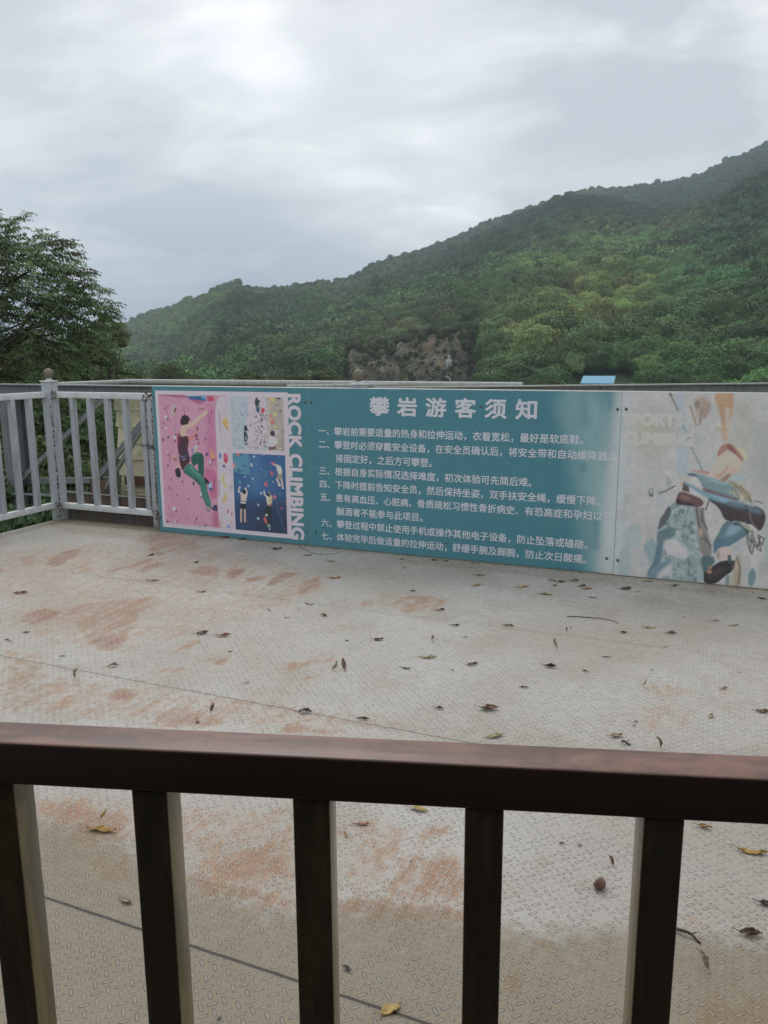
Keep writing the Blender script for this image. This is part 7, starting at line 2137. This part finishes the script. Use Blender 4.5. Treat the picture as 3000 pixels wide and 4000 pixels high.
for i, (u, w, L, kind, colr, ang, label) in enumerate(LEAVES):
    rg = np.random.default_rng(100 + i); M_ = LM[colr]
    tiny = L < 0.035
    if kind == 'twig':
        mb = MB(); pts = [((t - 0.5) * L, 0.004 * math.sin(7 * t + i), 0.006 + 0.004 * math.sin(5 * t)) for t in np.linspace(0, 1, 8)]; mb.tube(pts, [0.0045 - 0.002 * t for t in np.linspace(0, 1, 8)], 6); mb.tube([pts[4], (pts[4][0] + L * 0.15, 0.016, 0.012)], [0.0025, 0.001], 5)
        o = mb.build('twig', M_); nm = 'twig'
    elif kind == 'nut':
        r0 = L * 0.42; th = np.linspace(0, 2.1, 12); ph = np.linspace(0, 2 * math.pi, 25)[:-1]; V = []
        for s_ in (1.0, 0.90):
            for t in th:
                for p_ in ph:
                    q = r0 * s_ * (1 + 0.10 * math.sin(3 * p_ + 1) * t / 2 + 0.05 * math.sin(7 * p_)); V.append((q * math.sin(t) * math.cos(p_) * 1.15, q * math.sin(t) * math.sin(p_), r0 - q * math.cos(t)))
        F = [(s_ * 288 + i * 24 + k, s_ * 288 + i * 24 + (k + 1) % 24, s_ * 288 + (i + 1) * 24 + (k + 1) % 24, s_ * 288 + (i + 1) * 24 + k) for s_ in (0, 1) for i in range(11) for k in range(24)] + [(264 + k, 264 + (k + 1) % 24, 552 + (k + 1) % 24, 552 + k) for k in range(24)]
        v = np.array(V); a_ = R(62); y, z = v[:, 1].copy(), v[:, 2].copy() - r0; v[:, 1] = y * math.cos(a_) + z * math.sin(a_); v[:, 2] = -y * math.sin(a_) + z * math.cos(a_) + r0
        me = np_mesh('fallen_leaf', v, np.array(F), True, dict(mid=np.zeros(len(v)))); o = link('fallen_leaf', me, M_); ang = 35
    else:
        wr, cu, be, tw_, st = KIND[kind]; j = lambda a: a * rg.uniform(0.75, 1.3)
        v, f, at = blade(L, j(wr), j(cu) * (1 if rg.random() > .2 else -0.6) if kind in ('flat', 'big', 'thin') else j(cu), j(be) * (1 if rg.random() > .3 else -1), j(tw_) * rg.choice([-1, 1]), st * L, rg)
        if kind == 'up':
            a_ = R(rg.uniform(42, 62)); x, z = v[:, 0].copy(), v[:, 2].copy(); v[:, 0] = x * math.cos(a_) - z * math.sin(a_); v[:, 2] = x * math.sin(a_) + z * math.cos(a_); ang = (180 if ang < 0 else 0) + 90 + rg.uniform(-45, 45)
        me = np_mesh('fallen_leaf', v, f, True, dict(mid=at)); o = link('fallen_leaf', me, M_)
    co = np.empty(len(o.data.vertices) * 3, np.float32); o.data.vertices.foreach_get('co', co); zmin = co.reshape(-1, 3)[:, 2].min()
    p = dk(u, w, 0.0012 - zmin); 
    if label.startswith('curled yellow leaf'): p.z += 0.012
    o.location = p; o.rotation_euler = (0, 0, R(ang))
    setp(o, label, 'twig' if kind == 'twig' else 'leaf', 'fallen leaves on the deck')
# long bent twig and a bit of dry vine
mat_twig = weathered('dry_twig', (0.14, 0.12, 0.10), (0.08, 0.07, 0.06), None, 0, 0.8)
def wand(name, pts, r, label, cat):
    b0 = dk(pts[0][0], pts[0][1]); mb = MB(); mb.tube([dk(u, w, r + 0.002 * (k % 2)) - b0 for k, (u, w) in enumerate(pts)], [r * (1 - 0.5 * k / len(pts)) for k in range(len(pts))], 6); o = mb.build(name, mat_twig); o.location = b0; setp(o, label, cat)
wand('twig', [(3.550, 0.984), (3.61, 0.972), (3.668, 0.961), (3.72, 0.955), (3.764, 0.956), (3.80, 0.974), (3.832, 1.002)], 0.0028, 'long thin bent twig lying on the clean deck before the right panel', 'twig')
wand('vine', [(1.334, 0.045), (1.42, 0.12), (1.53, 0.205), (1.60, 0.226), (1.646, 0.226), (1.70, 0.188), (1.727, 0.115), (1.74, 0.06)], 0.002, 'dry curved vine tendril reaching out from under the panels', 'vine')

# crumbs of leaf and grit gathered along the foot of the panels and the joints
rg = np.random.default_rng(77); mb = MB()
for k in range(420):
    if k < 240: u, w = rg.uniform(0, 4.9), 0.004 + abs(rg.normal()) * 0.03
    elif k < 300: u, w = rg.uniform(-1.1, 0.0), -0.1 + abs(rg.normal()) * 0.05
    else: u, w = rg.uniform(-1, 6), rg.uniform(0.1, 4.4)
    L = rg.uniform(0.004, 0.013); a_ = rg.uniform(0, 6.28); x, y = u, -w; c_, s_ = math.cos(a_) * L, math.sin(a_) * L
    mb.add([(x - c_, y - s_, 0.002), (x + s_ * .35, y - c_ * .35, 0.003), (x + c_, y + s_, 0.004 + rg.uniform(0, .004)), (x - s_ * .35, y + c_ * .35, 0.005)], [(0, 1, 2, 3)])
o = mb.build('leaf_litter', LM['grey']); o.location = ORG; o.rotation_euler = (0, 0, YAW); setp(o, 'fine crumbs of dry leaf and grit along the foot of the panels', 'litter', kind='stuff')

# ------------------------------------------------------------------ haze
b = MB(); b.box(-990, 990, -990, 990, GZ - 1.2, 270); hz = b.build('haze', None); hm = bpy.data.materials.new('haze'); hm.use_nodes = True; n_ = hm.node_tree.nodes; n_.clear()
vo = n_.new('ShaderNodeVolumePrincipled'); vo.inputs['Color'].default_value = (0.80, 0.91, 1.0, 1); vo.inputs['Density'].default_value = HAZE; vo.inputs['Anisotropy'].default_value = 0.2
ou = n_.new('ShaderNodeOutputMaterial'); hm.node_tree.links.new(vo.outputs[0], ou.inputs['Volume']); hz.data.materials.append(hm); setp(hz, 'thin pale haze in the valley air', 'haze', kind='stuff')
